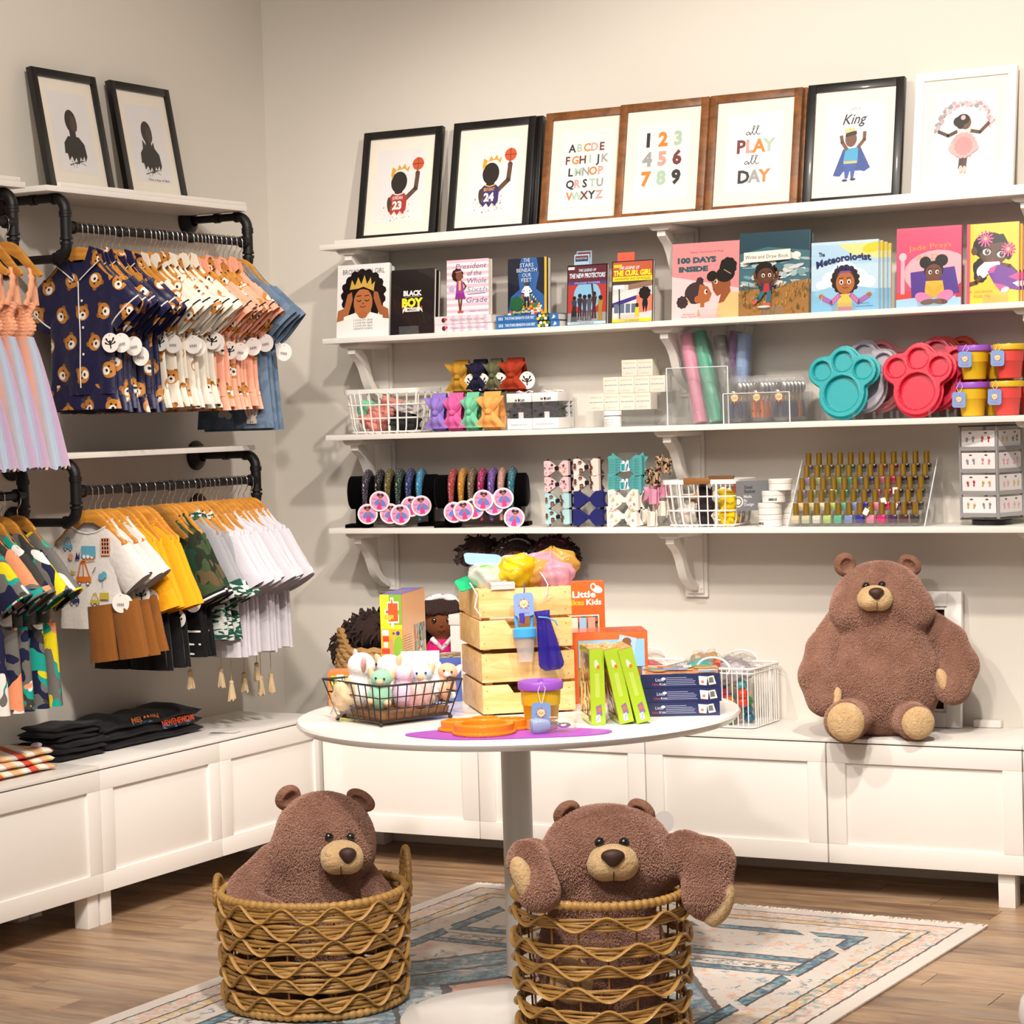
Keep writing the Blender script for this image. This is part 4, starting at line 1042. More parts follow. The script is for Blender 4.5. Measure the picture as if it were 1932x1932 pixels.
def playday(a):
    def al(y):
        a.line([(42, y+3), (38, y+6), (34, y+3), (36, y), (41, y+3), (42, y), (47, y+8), (50, y+15), (47, y+15), (46, y+3), (49, y), (54, y+8), (57, y+15), (54, y+15), (53, y+3), (56, y), (60, y+2)], 1.2, INK)
    al(98); al(47)
    for ch, x, c in zip('PLAY', (27, 43, 59, 77), (4, 3, 2, 1)): a.text(ch, x, 68, 22, PAL[c], bold=.035)
    for ch, x, c in zip('DAY', (34, 53, 71), (0, 5, 2)): a.text(ch, x, 16, 21, PAL[c], bold=.035)
def king(a):
    a.text('I AM A', 50, 122, 7, '#9b9a9a', w=18); a.text('King', 50, 100, 17, INK, w=42, shear=.35, bold=.01)
    a.poly([(32, 58), (16, 14), (28, 12), (34, 20), (64, 20), (70, 18), (80, 24), (62, 60)], '#24468c'); a.poly([(36, 58), (33, 36), (58, 36), (58, 60)], '#3f9cc4')
    a.line([(38, 58), (30, 70), (28, 80)], 6, SKIN); a.line([(58, 60), (68, 72), (68, 84)], 6, SKIN)
    a.rect(34, 33, 57, 37, '#d9b268'); a.poly([(34, 33), (56, 33), (52, 8), (47, 8), (46, 24), (42, 8), (37, 8)], '#2b4f9e'); a.ell(37, 5, 5, 2.2, INK); a.ell(51, 6, 5, 2.2, INK)
    a.ell(45, 74, 10, 13, SKIN); a.poly([(35, 78), (55, 82), (54, 88), (36, 86)], HAIR); a.poly([(33, 84), (35, 94), (39, 90), (43, 95), (47, 91), (50, 96), (51, 88)], '#ddc07a')
def dancer(a):
    q = random.Random(4)
    for k in range(46):
        t = PI*k/45; r = q.uniform(40, 50); a.ell(50+r*math.cos(t), 74+r*.95*math.sin(t), q.uniform(2, 4.2), q.uniform(2, 4), q.choice(['#e3a5a8', '#dfb6ba', '#cf9298', '#8d9a9c']), q.uniform(0, 3), n=9)
    a.line([(38, 70), (24, 64), (8, 72)], 5, '#4b342c'); a.line([(60, 70), (76, 66), (90, 80)], 5, '#5d4030'); a.line([(48, 34), (46, 10)], 7, '#3b2b26'); a.line([(54, 34), (52, 9)], 7, '#4a352c')
    a.poly([(38, 74), (42, 56), (58, 56), (62, 74), (50, 68)], '#edc8c2'); a.blob(50, 46, 20, '#e5a09f', 16, .1); a.ell(50, 42, 25, 12, '#e6a9a6'); a.blob(50, 45, 14, '#d98d8e', 12, .12, 3)
    a.ell(52, 84, 9, 11, '#6d4937'); a.ell(48, 89, 11, 9, HAIR); a.ell(40, 86, 8, 8, HAIR); a.ell(44, 80, 6, 6, HAIR); a.ell(48, 92, 4, 4, '#e3b0b0'); a.ell(47, 7, 3, 6, '#e9b6ab'); a.ell(53, 6, 3, 6, '#e9b6ab')
def bust(a, txt=None, hood=False):
    a.ell(50, 88, 15, 20, '#2a201d'); a.rect(42, 56, 58, 74, '#241b19'); a.ell(56, 84, 9, 14, '#4b3529')
    a.poly([(22, 32), (24, 50), (36, 62), (64, 62), (76, 50), (78, 30), (72, 20), (70, 30), (64, 22), (60, 28), (54, 14), (48, 26), (42, 18), (38, 28), (30, 20), (28, 32)], '#1c1817')
    if hood: a.poly([(32, 58), (34, 74), (44, 62), (56, 62), (64, 72), (66, 56)], '#26201f')
    q = random.Random(9)
    for _ in range(8): a.line([(q.uniform(28, 74), 22), (q.uniform(28, 74), q.uniform(8, 18))], .8, '#1c1817')
    if txt: a.text(txt, 62, 2, 4.5, '#55504e', w=60, shear=.3)
FW, FH = .312, .39
fl = .205
specs = [(.438, FBLK, 'black framed print of a ball player in a red jersey numbered 23', lambda a: baller(a, '#a8342f', '#e9dcd2', '23', 'JORDAN')),
         (.795, FBLK, 'black framed print of a ball player in a purple jersey numbered 24', lambda a: baller(a, '#3a2a66', '#d9a83c', '24', 'BRYANT')),
         (1.146, FBRN, 'brown framed alphabet print', alphabet), (1.424, FBRN, 'brown framed print of the numbers one to nine', digits),
         (1.735, FBRN, 'brown framed print reading all play all day', playday), (2.066, FBLK, 'black framed print of a boy in a blue cape', king), (2.415, FWHT, 'white framed print of a dancer in a pink tutu', dancer)]
for i, (x, mm, lab, art) in enumerate(specs):
    xc = x+FW/2; dy = -.012 if i == 3 else 0
    frame((xc, -.112+dy, sz(1, xc)+.004), FW, FH, mm, lab, art, fl, 'b')
for x, lab in ((.80+.012, 'black frame standing directly behind the purple jersey print'), (1.735+.008, 'brown frame standing directly behind the all play all day print')):
    xc = x+FW/2
    t = frame((xc, -.088, sz(1, xc)+.004), FW, FH, FBLK if x < 1 else FBRN, lab, lambda a: None, fl-.01, 'b')
frame((.098, -1.305+FW/2, 2.192), FW, FH, FBLK, 'black framed portrait on the left board, nearer the photo edge', lambda a: bust(a), .175, 'l')
frame((.098, -.923+FW/2, 2.192), FW, FH, FBLK, 'black framed portrait with a handwritten line on the left board, nearer the corner', lambda a: bust(a, 'Take a leap of faith', True), .175, 'l')

# ------------------------------------------------------------------ books on the second shelf
PAGES = M('book_pages', '#e3dccd', .85)
def book(x0, x1, h, label, art, bg, spine, lean=.1, y=-.17, th=.012, z=None, rz=0, lift=0, right=None, bend=0):
    W = x1-x0; xc = (x0+x1)/2; zz = z if z is not None else sz(2, xc)+.0005
    t = thing('book', label, 'book', (xc, y, zz+lift), rot=(-lean, 0, rz), group='books on the second shelf')
    MB().box((.001, 0, h/2), (W-.004, th-.003, h-.004)).build('pages', PAGES, t)
    m = MB().box((0, -th/2+.0007, h/2), (W, .0014, h)).box((0, th/2-.0007, h/2), (W, .0014, h)).box((-W/2+.0007, 0, h/2), (.0014, th-.0028, h))
    m.build('cover', M('cover_'+spine.strip('#'), spine, .35, coat=.2), t)
    a = Art(W, h, 100, o=(-W/2, -th/2, 0), bg=bg); art(a); a.build('cover_print', t, GLOSSP)
    return t
def face(a, x, y, r, skin='#8a5434', look=0, lids=False, smile=1):
    for s in (-1, 1):
        ex = x+s*r*.38
        if lids: a.line([(ex-r*.2, y), (ex, y-r*.1), (ex+r*.2, y)], r*.07, '#231510')
        else: a.ell(ex, y, r*.19, r*.22, '#f3ece4', n=12); a.ell(ex+look*r*.07, y-r*.02, r*.11, r*.15, '#26160f', n=10)
        a.line([(ex-r*.22, y+r*.34), (ex+r*.18, y+r*.38)], r*.07, '#2a1812')
    a.line([(x-r*.06, y-r*.28), (x+r*.08, y-r*.28)], r*.08, '#633a24'); a.line([(x-r*.26, y-r*.5), (x, y-r*.58*smile), (x+r*.26, y-r*.5)], r*.09, '#8d3b33')
def b_brown(a):
    a.text('BROWN SKIN GIRL', 50, 103, 8, '#6a625c', w=80, bold=.01); H = '#171112'
    a.blob(50, 68, 40, H, 17, .1); a.poly([(0, 26), (2, 44), (14, 48), (20, 70), (28, 74), (30, 62), (20, 30)], '#a5653c'); a.poly([(100, 28), (98, 44), (86, 50), (78, 72), (70, 74), (70, 62), (84, 30)], '#9c5d37')
    a.poly([(34, 44), (50, 34), (66, 44), (64, 22), (36, 22)], '#a5653c'); a.ell(50, 56, 18, 23, '#b06c41'); a.poly([(24, 78), (28, 94), (34, 84), (40, 98), (46, 86), (52, 101), (57, 86), (64, 97), (66, 84), (72, 90), (70, 74), (50, 80)], '#c9a24b')
    a.poly([(30, 76), (50, 82), (70, 74), (50, 78)], H); face(a, 50, 60, 20, lids=True); a.poly([(10, 0), (14, 34), (36, 40), (44, 33), (56, 33), (64, 40), (88, 34), (90, 0)], '#e9e5e2'); a.ell(50, 36, 9, 6, '#a5653c')
    for k, s in enumerate(('I LOVE MY SKIN', 'I LOVE MY HAIR', 'I LOVE MY SELF', 'I KNOW MY WORTH')): a.text(s, 51, 26-4.7*k, 3.4, '#3a3634', w=36)
def b_black(a):
    a.text('BLACK', 50, 77, 9.5, '#efe9e4', w=42, bold=.05); a.line([(32, 74), (68, 75)], .7, '#bbb4ae'); a.text('BOY', 50, 55, 16, '#e3dd3c', w=48, bold=.06)
    a.poly([(28, 42), (34, 50), (66, 50), (74, 43), (72, 52), (66, 54), (50, 52), (34, 54), (28, 52)], '#e6e0da'); a.rect(33, 45, 67, 53, '#e6e0da'); a.text('MAGIC', 50, 46.5, 5, '#2a2222', w=22, bold=.02); a.ell(29, 52, 2.4, 2.4, '#c2363c'); a.ell(71, 53, 2.4, 2.4, '#c2363c')
def b_pres(a):
    for k in range(9): a.rect(0, 6+k*13, 100, 12+k*13, '#d9b9c9')
    for s, x, y, c, w in (('President', 58, 97, '#6a4a7a', 74), ('of the', 66, 82, '#6a4a7a', 34), ('Whole', 72, 66, '#6a5a86', 46), ('Sixth', 72, 48, '#7fa3b8', 50), ('Grade', 72, 26, '#6a4a8a', 50)): a.text(s, x, y, 10.5, c, w=w, shear=.2)
    a.line([(50, 43), (92, 45)], 1.5, '#8a5a9a'); a.blob(26, 84, 13, '#2b1a14', 9, .12); a.ell(30, 82, 8, 10, '#7a4a30'); a.line([(22, 90), (36, 92)], 3, '#b05a86'); a.poly([(24, 72), (38, 72), (42, 44), (22, 44)], '#9a3a9a'); a.rect(29, 52, 34, 72, '#e2c04a')
    a.poly([(22, 46), (42, 46), (46, 34), (20, 34)], '#8a2f8c'); a.line([(29, 34), (32, 10)], 4, '#6a4028'); a.line([(36, 34), (33, 10)], 4, '#6a4028'); a.ell(30, 7, 4, 2.5, '#b0503a'); a.ell(37, 7, 4, 2.5, '#b0503a'); a.ell(12, 56, 7, 6, '#b9a9c9'); a.line([(40, 68), (46, 60), (42, 54)], 3.5, '#6a4028')
    a.text('SHERRI WINSTON', 76, 6, 4, '#a08a9a', w=44)
def b_stars(a):
    a.poly([(0, 0), (0, 125), (34, 125), (26, 90), (30, 56), (8, 40)], '#12172a'); a.poly([(100, 0), (100, 125), (72, 125), (78, 90), (70, 56), (92, 40)], '#12172a')
    q = random.Random(5)
    for r in range(9):
        for k in range(12):
            y0 = r*5; w = 50-r*4.5; x = 50-w+k*w/6; a.poly([(x, y0), (x+w/6.4, y0), (x+w/6.6+.6, y0+4.6), (x+.6, y0+4.6)], q.choice(['#c9402f', '#d9a52f', '#3f7f3a', '#2f5fa0', '#d8d2c4', '#3a3a44']))
    a.rect(44, 38, 56, 62, '#e6e4e0'); a.ell(50, 68, 5, 6, '#4a2f22'); a.line([(46, 38), (46, 18)], 4.5, '#1a2038'); a.line([(53, 38), (54, 18)], 4.5, '#1a2038'); a.line([(44, 58), (38, 50), (46, 48)], 3.5, '#e6e4e0'); a.line([(56, 58), (62, 50), (54, 48)], 3.5, '#e6e4e0'); a.blob(24, 24, 15, '#1f5a38', 10, .15)
    for s, y, w in (('THE', 115, 16), ('STARS', 104, 34), ('BENEATH', 93, 50), ('OUR', 82, 22), ('FEET', 71, 26)): a.text(s, 50, y, 8.5, '#c9d3dc', w=w)
    a.text('David Barclay Moore', 50, 3, 5.5, '#e6e4de', w=66)
    a.rect(94, 0, 100, a.H, '#dca92f')
def b_prot(a):
    a.ell(50, 66, 34, 34, '#7fb0d0'); a.rect(0, 98, 100, 135, '#5c2230'); a.rect(0, 92, 100, 98, '#3a3f80'); a.poly([(0, 0), (100, 0), (100, 28), (0, 28)], '#8f8c92')
    a.text('THE LEGEND OF', 50, 121, 6, '#bcd3e2', w=44, shear=.2, bold=.02); a.text('THE NEW PROTECTORS', 50, 107, 10, '#cfe0ea', w=90, shear=.2, bold=.03); a.text('STRONGER TOGETHER', 50, 93.2, 4, '#b9c4e0', w=64)
    for x, y, c, h in ((18, 40, '#2a3350', 40), (32, 44, '#33242f', 42), (44, 42, '#3a3040', 40), (56, 42, '#4a4a52', 42), (68, 46, '#402028', 44), (84, 38, '#9a7a2a', 42)):
        a.poly([(x-7, y+h*.4), (x+7, y+h*.4), (x+4, y-2), (x+6, y-32), (x+1, y-32), (x, y-6), (x-1, y-32), (x-6, y-32), (x-4, y-2)], c); a.ell(x, y+h*.52, 4.5, 5.5, '#3a241c'); a.ell(x, y+h*.56, 4.8, 4, '#15100f')
    a.line([(66, 62), (62, 92)], 4, '#3a241c'); a.poly([(10, 8), (26, 8), (24, 34), (12, 34)], '#1a1c26'); a.ell(18, 38, 5, 6, '#2a1a14'); a.rect(0, 0, 100, 8, '#a9c9de'); a.text('A.D. JOHNSON JR', 50, 2.5, 4, '#26304a', w=36); a.rect(2, 126, 18, 132, '#d8d2d0')
    for e in ((0, 0, 1.8, a.H), (98.2, 0, 100, a.H), (0, 0, 100, 1.5), (0, a.H-1.5, 100, a.H)): a.rect(*e, '#141014')
def b_curl(a):
    a.rect(0, 96, 100, 135, '#b5583f'); a.rect(0, 84, 100, 92, '#4a3a30'); a.poly([(0, 60), (60, 78), (60, 20), (0, 10)], '#d6d2cf'); a.poly([(0, 44), (60, 60), (62, 52), (0, 34)], '#3a2f7a')
    for k in range(4): a.rect(6+k*14, 22, 17+k*14, 42, '#5a6a80')
    a.poly([(60, 20), (100, 26), (100, 60), (60, 60)], '#e07a62'); a.poly([(40, 84), (98, 92), (98, 80), (40, 72)], '#8a6a5a'); a.poly([(0, 0), (100, 0), (100, 24), (0, 14)], '#cbc8c6')
    a.blob(80, 64, 13, '#141012', 9, .15); a.poly([(76, 54), (86, 54), (88, 40), (84, 20), (81, 36), (78, 20), (74, 40)], '#17131a'); a.poly([(58, 34), (66, 34), (68, 12), (56, 12)], '#d9c22f'); a.ell(62, 38, 4, 5, '#3a241c')
    a.rect(4, 74, 30, 84, '#e8e5e0'); a.line([(18, 74), (20, 10)], 3, '#26242a'); a.rect(2, 92, 98, 102, '#e3cf2f'); a.text('UNWRAPPED AND DETANGLED', 50, 94.5, 4.8, '#2a2414', w=88)
    a.text('THE LEGEND OF', 42, 118, 6.5, '#e6e0d6', w=50, shear=.2, bold=.02); a.text('THE CURL GIRL', 50, 104.5, 11, '#e8d92c', w=92, shear=.12, bold=.05); a.rect(4, 122, 24, 129, '#d9c22f')
    a.rect(0, 0, 100, 9, '#e3d02f'); a.text('A.D. JOHNSON JR', 50, 3, 4, '#2a2414', w=34)
    for e in ((0, 0, 1.8, a.H), (98.2, 0, 100, a.H), (0, 0, 100, 1.5), (0, a.H-1.5, 100, a.H)): a.rect(*e, '#141014')
def b_100(a):
    a.poly([(0, 0), (0, 60), (100, 40), (100, 0)], '#efc3c3'); a.text('Mathew I. Marsh & Leona M. Wright', 52, 91, 2.6, '#7a3a44', w=50); a.text('100 DAYS', 37, 78, 7, '#34545c', w=58, bold=.07); a.text('INSIDE', 32, 66, 6.6, '#34545c', w=44, bold=.07)
    H1, H2, S1, S2 = '#3a2a2e', '#17110f', '#a85f33', '#8f4f2c'
    a.blob(16, 24, 8, H1, 9, .15); a.ell(36, 36, 17, 15, H1, .3); a.blob(42, 52, 5, H1, 7, .2, 4); a.poly([(42, 48), (54, 44), (60, 34), (56, 24), (44, 20), (38, 26)], S1); a.ell(38, 27, 4, 5, S1); a.ell(51, 37, 2.4, 3.4, '#f0e8e0', n=12); a.ell(52, 37, 1.4, 2.2, '#2a1a12', n=10); a.line([(22, 30), (28, 22)], 1.4, '#e2a868'); a.rect(43, 16, 49, 22, S1)
    a.poly([(66, 0), (70, 22), (82, 36), (100, 34), (100, 0)], '#dfb77c'); a.poly([(74, 34), (70, 20), (78, 22), (88, 36), (86, 46)], S2); a.poly([(58, 56), (62, 38), (68, 30), (76, 34), (88, 44), (86, 60), (66, 60)], S2); a.ell(80, 60, 14, 11, H2, .2); a.blob(84, 70, 12, H2, 9, .1); a.ell(60, 58, 8, 7, H2, .5); a.ell(66, 50, 2.6, 3, '#efe6de', n=12); a.ell(65.4, 50, 1.6, 2.2, '#3a3a20', n=10); a.line([(78, 66), (88, 60)], 1, '#c9a27a'); a.line([(62, 40), (66, 39)], 1.4, '#8a2f2a')
    a.text('illustrated by', 26, 6, 2.4, '#b06a6a', w=18); a.text('Karen Obinnah', 26, 2.6, 2.4, '#b06a6a', w=22); a.poly([(38, 4), (40, 14), (44, 4)], '#d99a6a')
def b_write(a):
    q = random.Random(8); a.rect(0, 70, 100, 115, '#22424f'); a.poly([(0, 60), (0, 84), (40, 92), (100, 84), (100, 60)], '#3f6a76')
    for _ in range(46): x = q.uniform(0, 100); a.ell(x, q.uniform(40, 80), q.uniform(3, 14), q.uniform(1, 5), q.choice(['#c9c9c6', '#9fb3b6', '#dcd8d2', '#6f939a']), q.uniform(-.4, .4), n=10)
    a.poly([(0, 0), (0, 34), (20, 36), (50, 34), (80, 44), (100, 46), (100, 0)], '#9a6f3c')
    for _ in range(150): x, y = q.uniform(0, 100), q.uniform(0, 42); a.line([(x, y), (x+q.uniform(-2, 2), y+q.uniform(2, 6))], q.uniform(.6, 1.6), q.choice(['#c08f4a', '#6f4d28', '#b08042', '#5a5a30']))
    a.poly([(8, 71), (8, 85), (75, 87), (75, 73)], '#e8e0d6'); a.text('Write and Draw Book', 41, 76, 5, '#3a342e', w=62)
    a.blob(38, 58, 13, '#19110f', 11, .1); a.ell(40, 52, 12, 11, '#5e3a28'); face(a, 41, 53, 12, smile=1); a.poly([(34, 42), (48, 42), (48, 30), (34, 30)], '#b8352f'); a.poly([(32, 42), (38, 42), (36, 30), (32, 32)], '#2c2d54'); a.poly([(45, 42), (50, 42), (50, 32), (46, 30)], '#2c2d54')
    a.line([(33, 40), (25, 50), (24, 56)], 3.4, '#5e3a28'); a.line([(49, 40), (56, 50), (58, 58)], 3.4, '#5e3a28'); a.line([(36, 30), (30, 22), (25, 20)], 5.5, '#2f6a80'); a.line([(45, 30), (44, 18)], 6, '#2f6a80'); a.ell(25, 18, 4, 2.6, '#c9564a', .8); a.ell(43, 14, 5, 2.4, '#c9564a'); a.ell(38, 11, 9, 1.6, '#d9d4cc')
def b_met(a):
    a.rect(0, 66, 100, 95, '#a9cbe0'); a.poly([(40, 95), (60, 80), (100, 72), (100, 95)], '#e3d48a'); a.ell(92, 88, 16, 7, '#e6c534', .2)
    for x, y, r in ((30, 46, 14), (50, 56, 19), (70, 48, 15), (84, 40, 12), (16, 38, 9), (54, 42, 26)): a.ell(x, y, r, r*.75, '#e4ebf0')
    a.rect(0, 0, 100, 30, '#7fb6d8'); a.ell(50, 26, 46, 9, '#8fc0dc'); a.blob(51, 44, 20, '#2f211c', 15, .1); a.ell(51, 40, 14, 16, '#a9683c'); a.poly([(38, 50), (44, 57), (58, 57), (65, 49), (60, 54), (44, 54)], '#7a4a8a'); face(a, 51, 41, 15)
    a.poly([(42, 24), (60, 24), (62, 0), (38, 0)], '#e0bf55'); a.rect(40, 0, 61, 6, '#c9879a')
    for sg in (-1, 1):
        P = [(51+sg*9, 22), (51+sg*20, 12), (51+sg*34, 20)]
        a.line(P, 7, '#a06aa8'); [a.line([(P[0][0]+(P[1][0]-P[0][0])*f, P[0][1]+(P[1][1]-P[0][1])*f+2.5), (P[0][0]+(P[1][0]-P[0][0])*f, P[0][1]+(P[1][1]-P[0][1])*f-2.5)], 2, '#d97a9a') for f in (.2, .5, .8)]; a.ell(51+sg*36, 22, 3.6, 3, '#a9683c')
    a.text('The', 16, 79, 5.5, '#2a3260', w=9, bold=.03); a.text('Meteorologist', 49, 66, 9.5, '#2a3260', w=82, bold=.04, arc=5, rot=.1); a.text('In Me', 50, 58, 6.5, '#2a3260', w=22, bold=.04); a.poly([(16, 20), (20, 30), (18, 26), (14, 4)], '#e6cf5a')
    a.text('by Melinda Finn', 78, 9, 2, '#4a5a7a', w=18); a.text('illustrated by Barbara', 80, 5, 2, '#4a5a7a', w=26)
def b_jade(a):
    a.poly([(0, 60), (100, 74), (100, 115), (0, 115)], '#c94a6c'); a.ell(64, 50, 52, 34, '#dfa5ae'); a.rect(0, 0, 100, 14, '#9cc2dc'); a.poly([(0, 12), (0, 22), (30, 26), (30, 14)], '#c8443f'); a.poly([(92, 12), (100, 12), (100, 34), (92, 28)], '#b8323f'); a.rect(7, 20, 13, 72, '#e0a5b2'); a.ell(10, 76, 6, 6, '#e6b7c2')
    a.text('Jade Prays', 52, 86, 8, '#dc8f4e', w=66, rot=.06); a.text('All Day', 55, 70, 8, '#dc8f4e', w=48, rot=.04); a.text('Gloria Burgess', 54, 62, 2.6, '#c06a80', w=26)
    a.poly([(22, 52), (90, 58), (98, 18), (24, 14)], '#4f3488'); a.ell(45, 66, 9, 9, HAIR); a.ell(70, 68, 10, 9, HAIR); a.ell(58, 54, 15, 14, HAIR); a.ell(58, 50, 13, 13, '#6a4030'); face(a, 58, 51, 14, look=.6); a.poly([(46, 38), (72, 38), (76, 14), (44, 14)], '#e0aa3a'); a.line([(48, 30), (66, 14)], 6, '#d99f32'); a.line([(70, 30), (52, 14)], 6, '#d99f32')
    a.ell(42, 13, 13, 8, '#d678a8', -.35); a.ell(76, 15, 13, 8, '#d678a8', .35); a.ell(50, 7, 12, 4, '#6a4030', .1); a.ell(68, 7, 12, 4, '#6a4030', -.1)
def b_jour(a):
    S = '#5a3a2e'; a.blob(30, 68, 18, HAIR, 8, .08); a.blob(26, 52, 12, HAIR, 8, .12, 3); a.ell(44, 108, 33, 26, HAIR); a.ell(14, 100, 6, 8, S); a.ell(52, 96, 28, 24, S); a.poly([(20, 96), (22, 126), (70, 130), (84, 104), (70, 114), (42, 112), (30, 96)], HAIR); a.ell(80, 92, 7, 12, HAIR)
    for ex, ey in ((38, 97), (66, 91)): a.ell(ex, ey, 8, 6, '#efe8e2', -.1); a.ell(ex+1, ey, 4.6, 5.4, '#4a2c22', n=14); a.ell(ex+2, ey+2, 1.4, 1.4, '#ffffff', n=8); a.line([(ex-9, ey+5), (ex, ey+9), (ex+9, ey+5)], 1.8, '#17100e')
    a.ell(50, 81, 5, 1.8, '#7a3f38'); a.poly([(34, 78), (62, 78), (70, 68), (50, 54), (26, 56), (24, 70)], '#e9e4e2'); a.ell(30, 60, 11, 12, '#e9e4e2'); a.line([(26, 50), (18, 40), (6, 37)], 8, S); a.line([(66, 72), (82, 68), (94, 56)], 8, S)
    a.poly([(40, 60), (60, 72), (92, 62), (100, 44), (100, 22), (72, 28), (52, 38)], '#6a2f92'); a.poly([(44, 66), (58, 72), (52, 58), (42, 56)], '#d94a90'); a.poly([(52, 38), (64, 22), (74, 20), (76, 32)], '#d94a90'); a.ell(74, 24, 8, 5, '#e0dcda', .4); a.poly([(80, 48), (100, 56), (100, 40)], '#d94a90'); a.poly([(88, 36), (100, 40), (100, 28)], '#e0dcda')
    for cx, cy, r in ((36, 122, 15), (80, 100, 13)):
        for k in range(12): t = 2*PI*k/12; a.line([(cx, cy), (cx+r*math.cos(t), cy+r*math.sin(t))], 3, '#d85a90')
        a.ell(cx, cy, 3.4, 3.4, '#e6bb5a')
    a.text('A  JOURNAL', 28, 21, 4.5, '#cf9a4a', w=46); a.text('FOR ME', 30, 12, 4.5, '#cf9a4a', w=32); a.rect(0, 0, 6, a.H, '#c94a68')
book(.403, .611, .247, 'white paperback of a girl with a golden crown and afro', b_brown, '#e6e3e1', '#2f4a40', y=-.2)
book(.405, .613, .236, 'white paperback standing directly behind the golden crown book', b_brown, '#e6e3e1', '#2f4a40', y=-.183)
book(.617, .786, .218, 'black paperback with yellow BOY lettering', b_black, '#1d1718', '#171213', y=-.2)
book(.623, .791, .21, 'black paperback standing directly behind the yellow BOY lettering book', b_black, '#1d1718', '#171213', y=-.182)
def flat_stack(x0, x1, z, n, th, label, art, cover, y=-.15, dep=.14):
    for k in range(n):
        t = thing('book', f'{label}, {["lower", "upper"][k]} of the two', 'book', ((x0+x1)/2, y, z+k*(th+.0008)+.0005), group='books on the second shelf', rz=.015*(1-2*k)); W = x1-x0
        MB().box((0, .002, th/2), (W-.003, dep-.004, th-.003)).build('pages', PAGES, t)
        MB().box((0, 0, .0007), (W, dep, .0014)).box((0, 0, th-.0007), (W, dep, .0014)).box((0, -dep/2+.0007, th/2), (W, .0014, th-.002)).build('cover', M('cover_'+cover.strip('#'), cover, .35, coat=.2), t)
        a = Art(W, th, 100, o=(-W/2, -dep/2, 0)); art(a); a.build('spine_print', t, GLOSSP)
def sp_pres(a):
    a.rect(0, 0, 100, a.H, '#e2d5da'); [a.rect(16+k*14, 0, 22+k*14, a.H, '#d9b9c9') for k in range(6)]; a.ell(16, a.H*.5, 3.4, 3.6, '#4a2c22'); a.ell(20, a.H*.6, 3, 2, '#c94a5a'); a.text('President of the Whole Sixth Grade', 58, a.H*.35, 4, '#8a7a9a', w=60)
def sp_stars(a):
    a.rect(0, 0, 100, a.H, '#2d69a8'); [a.rect(4+2.6*k, a.H*.3, 5.4+2.6*k, a.H*.75, '#c9d3dc') for k in range(3)]; a.text('THE STARS BENEATH OUR FEET', 38, a.H*.36, 3.6, '#d3dce4', w=48, bold=.02); a.rect(66, 0, 86, a.H, '#1a1a22'); [a.ell(68+3*k, a.H*(.3+.4*(k % 2)), 2.6, 2.2, ['#d9c23a', '#e6e2da', '#4a7a4a'][k % 3]) for k in range(6)]; a.poly([(90, a.H*.2), (93, a.H*.85), (96, a.H*.4)], '#e6e2da')
flat_stack(.799, 1.016, sz(2, .9), 2, .026, 'paperback lying under the pink striped book', sp_pres, '#dcc7cf')
book(.822, .981, .184, 'pink striped paperback with a girl in a purple suit, upright on two lying books', b_pres, '#ecdfe2', '#dcc7cf', z=sz(2, .9)+.055, y=-.165, th=.024, lean=.06)
flat_stack(1.032, 1.262, sz(2, 1.15), 2, .0215, 'blue paperback lying under the upright street scene book', sp_stars, '#23588f')
book(1.052, 1.2, .184, 'dark blue paperback of a boy on a coloured brick street, upright on two lying books', b_stars, '#2a5c9a', '#14182a', z=sz(2, 1.12)+.046, y=-.165, th=.022, lean=.06)
book(1.278, 1.421, .195, 'red comic of costumed figures before a moon, sticking notes behind', b_prot, '#a8342f', '#141014', y=-.19)
book(1.438, 1.583, .198, 'yellow titled comic with a street corner and silhouette', b_curl, '#c9c5c3', '#141014', y=-.19)
for x0, x1, zt, lab, art in ((1.288, 1.343, .232, 'blue paper bookmark behind the red comic, nearer the front', 1), (1.292, 1.347, .243, 'blue paper bookmark behind the red comic, the taller back one', 1), (1.445, 1.505, .228, 'orange paper bookmark behind the street corner comic', 0)):
    t = thing('bookmark', lab, 'bookmark', ((x0+x1)/2, -.172+(zt-.23)*.7, sz(2, x0)+.0005), rot=(-.1, 0, 0), group='bookmarks behind the comics'); W = x1-x0
    MB().box((0, 0, zt/2), (W, .0016, zt)).build('card', M('bookmark_'+('blue' if art else 'orange'), '#9fb9c9' if art else '#d5563a', .5), t)
    if art:
        a = Art(W, zt, 100, o=(-W/2, -.0008, 0)); a.rect(8, a.H-42, 92, a.H-8, '#2a3350'); a.text('PROTECTORS', 50, a.H-30, 10, '#c9d9e2', w=70); a.rect(8, a.H-16, 92, a.H-8, '#8a2f35'); a.build('print', t)
book(1.65, 1.878, .24, 'pink picture book with two faces nose to nose', b_100, '#d98a8c', '#e0a0a0', y=-.195, th=.008)
book(1.882, 2.112, .258, 'picture book of a boy leaping before sea surf', b_write, '#3f6a76', '#22323a', y=-.2, th=.008)
book(1.89, 2.117, .25, 'picture book standing directly behind the leaping boy book', b_write, '#3f6a76', '#22323a', y=-.188, th=.008)
for k, lab in enumerate(('front', 'second', 'third', 'back')):
    book(2.124+.007*k, 2.338+.008*k, .212-.004*k, f'pale blue weather picture book, {lab} of the four', b_met, '#b9d4e4', '#c9b04a' if k % 2 else '#a9c6d8', y=-.21+.014*k, th=.009, lean=.08)
for k, lab in enumerate(('front', 'second', 'back')):
    book(2.392-.003*k, 2.592-.003*k, .238-.003*k, f'pink picture book of a girl seated by a purple pillow, {lab} of the three', b_jade, '#c2506e', '#c2506e', y=-.205+.012*k, th=.008)
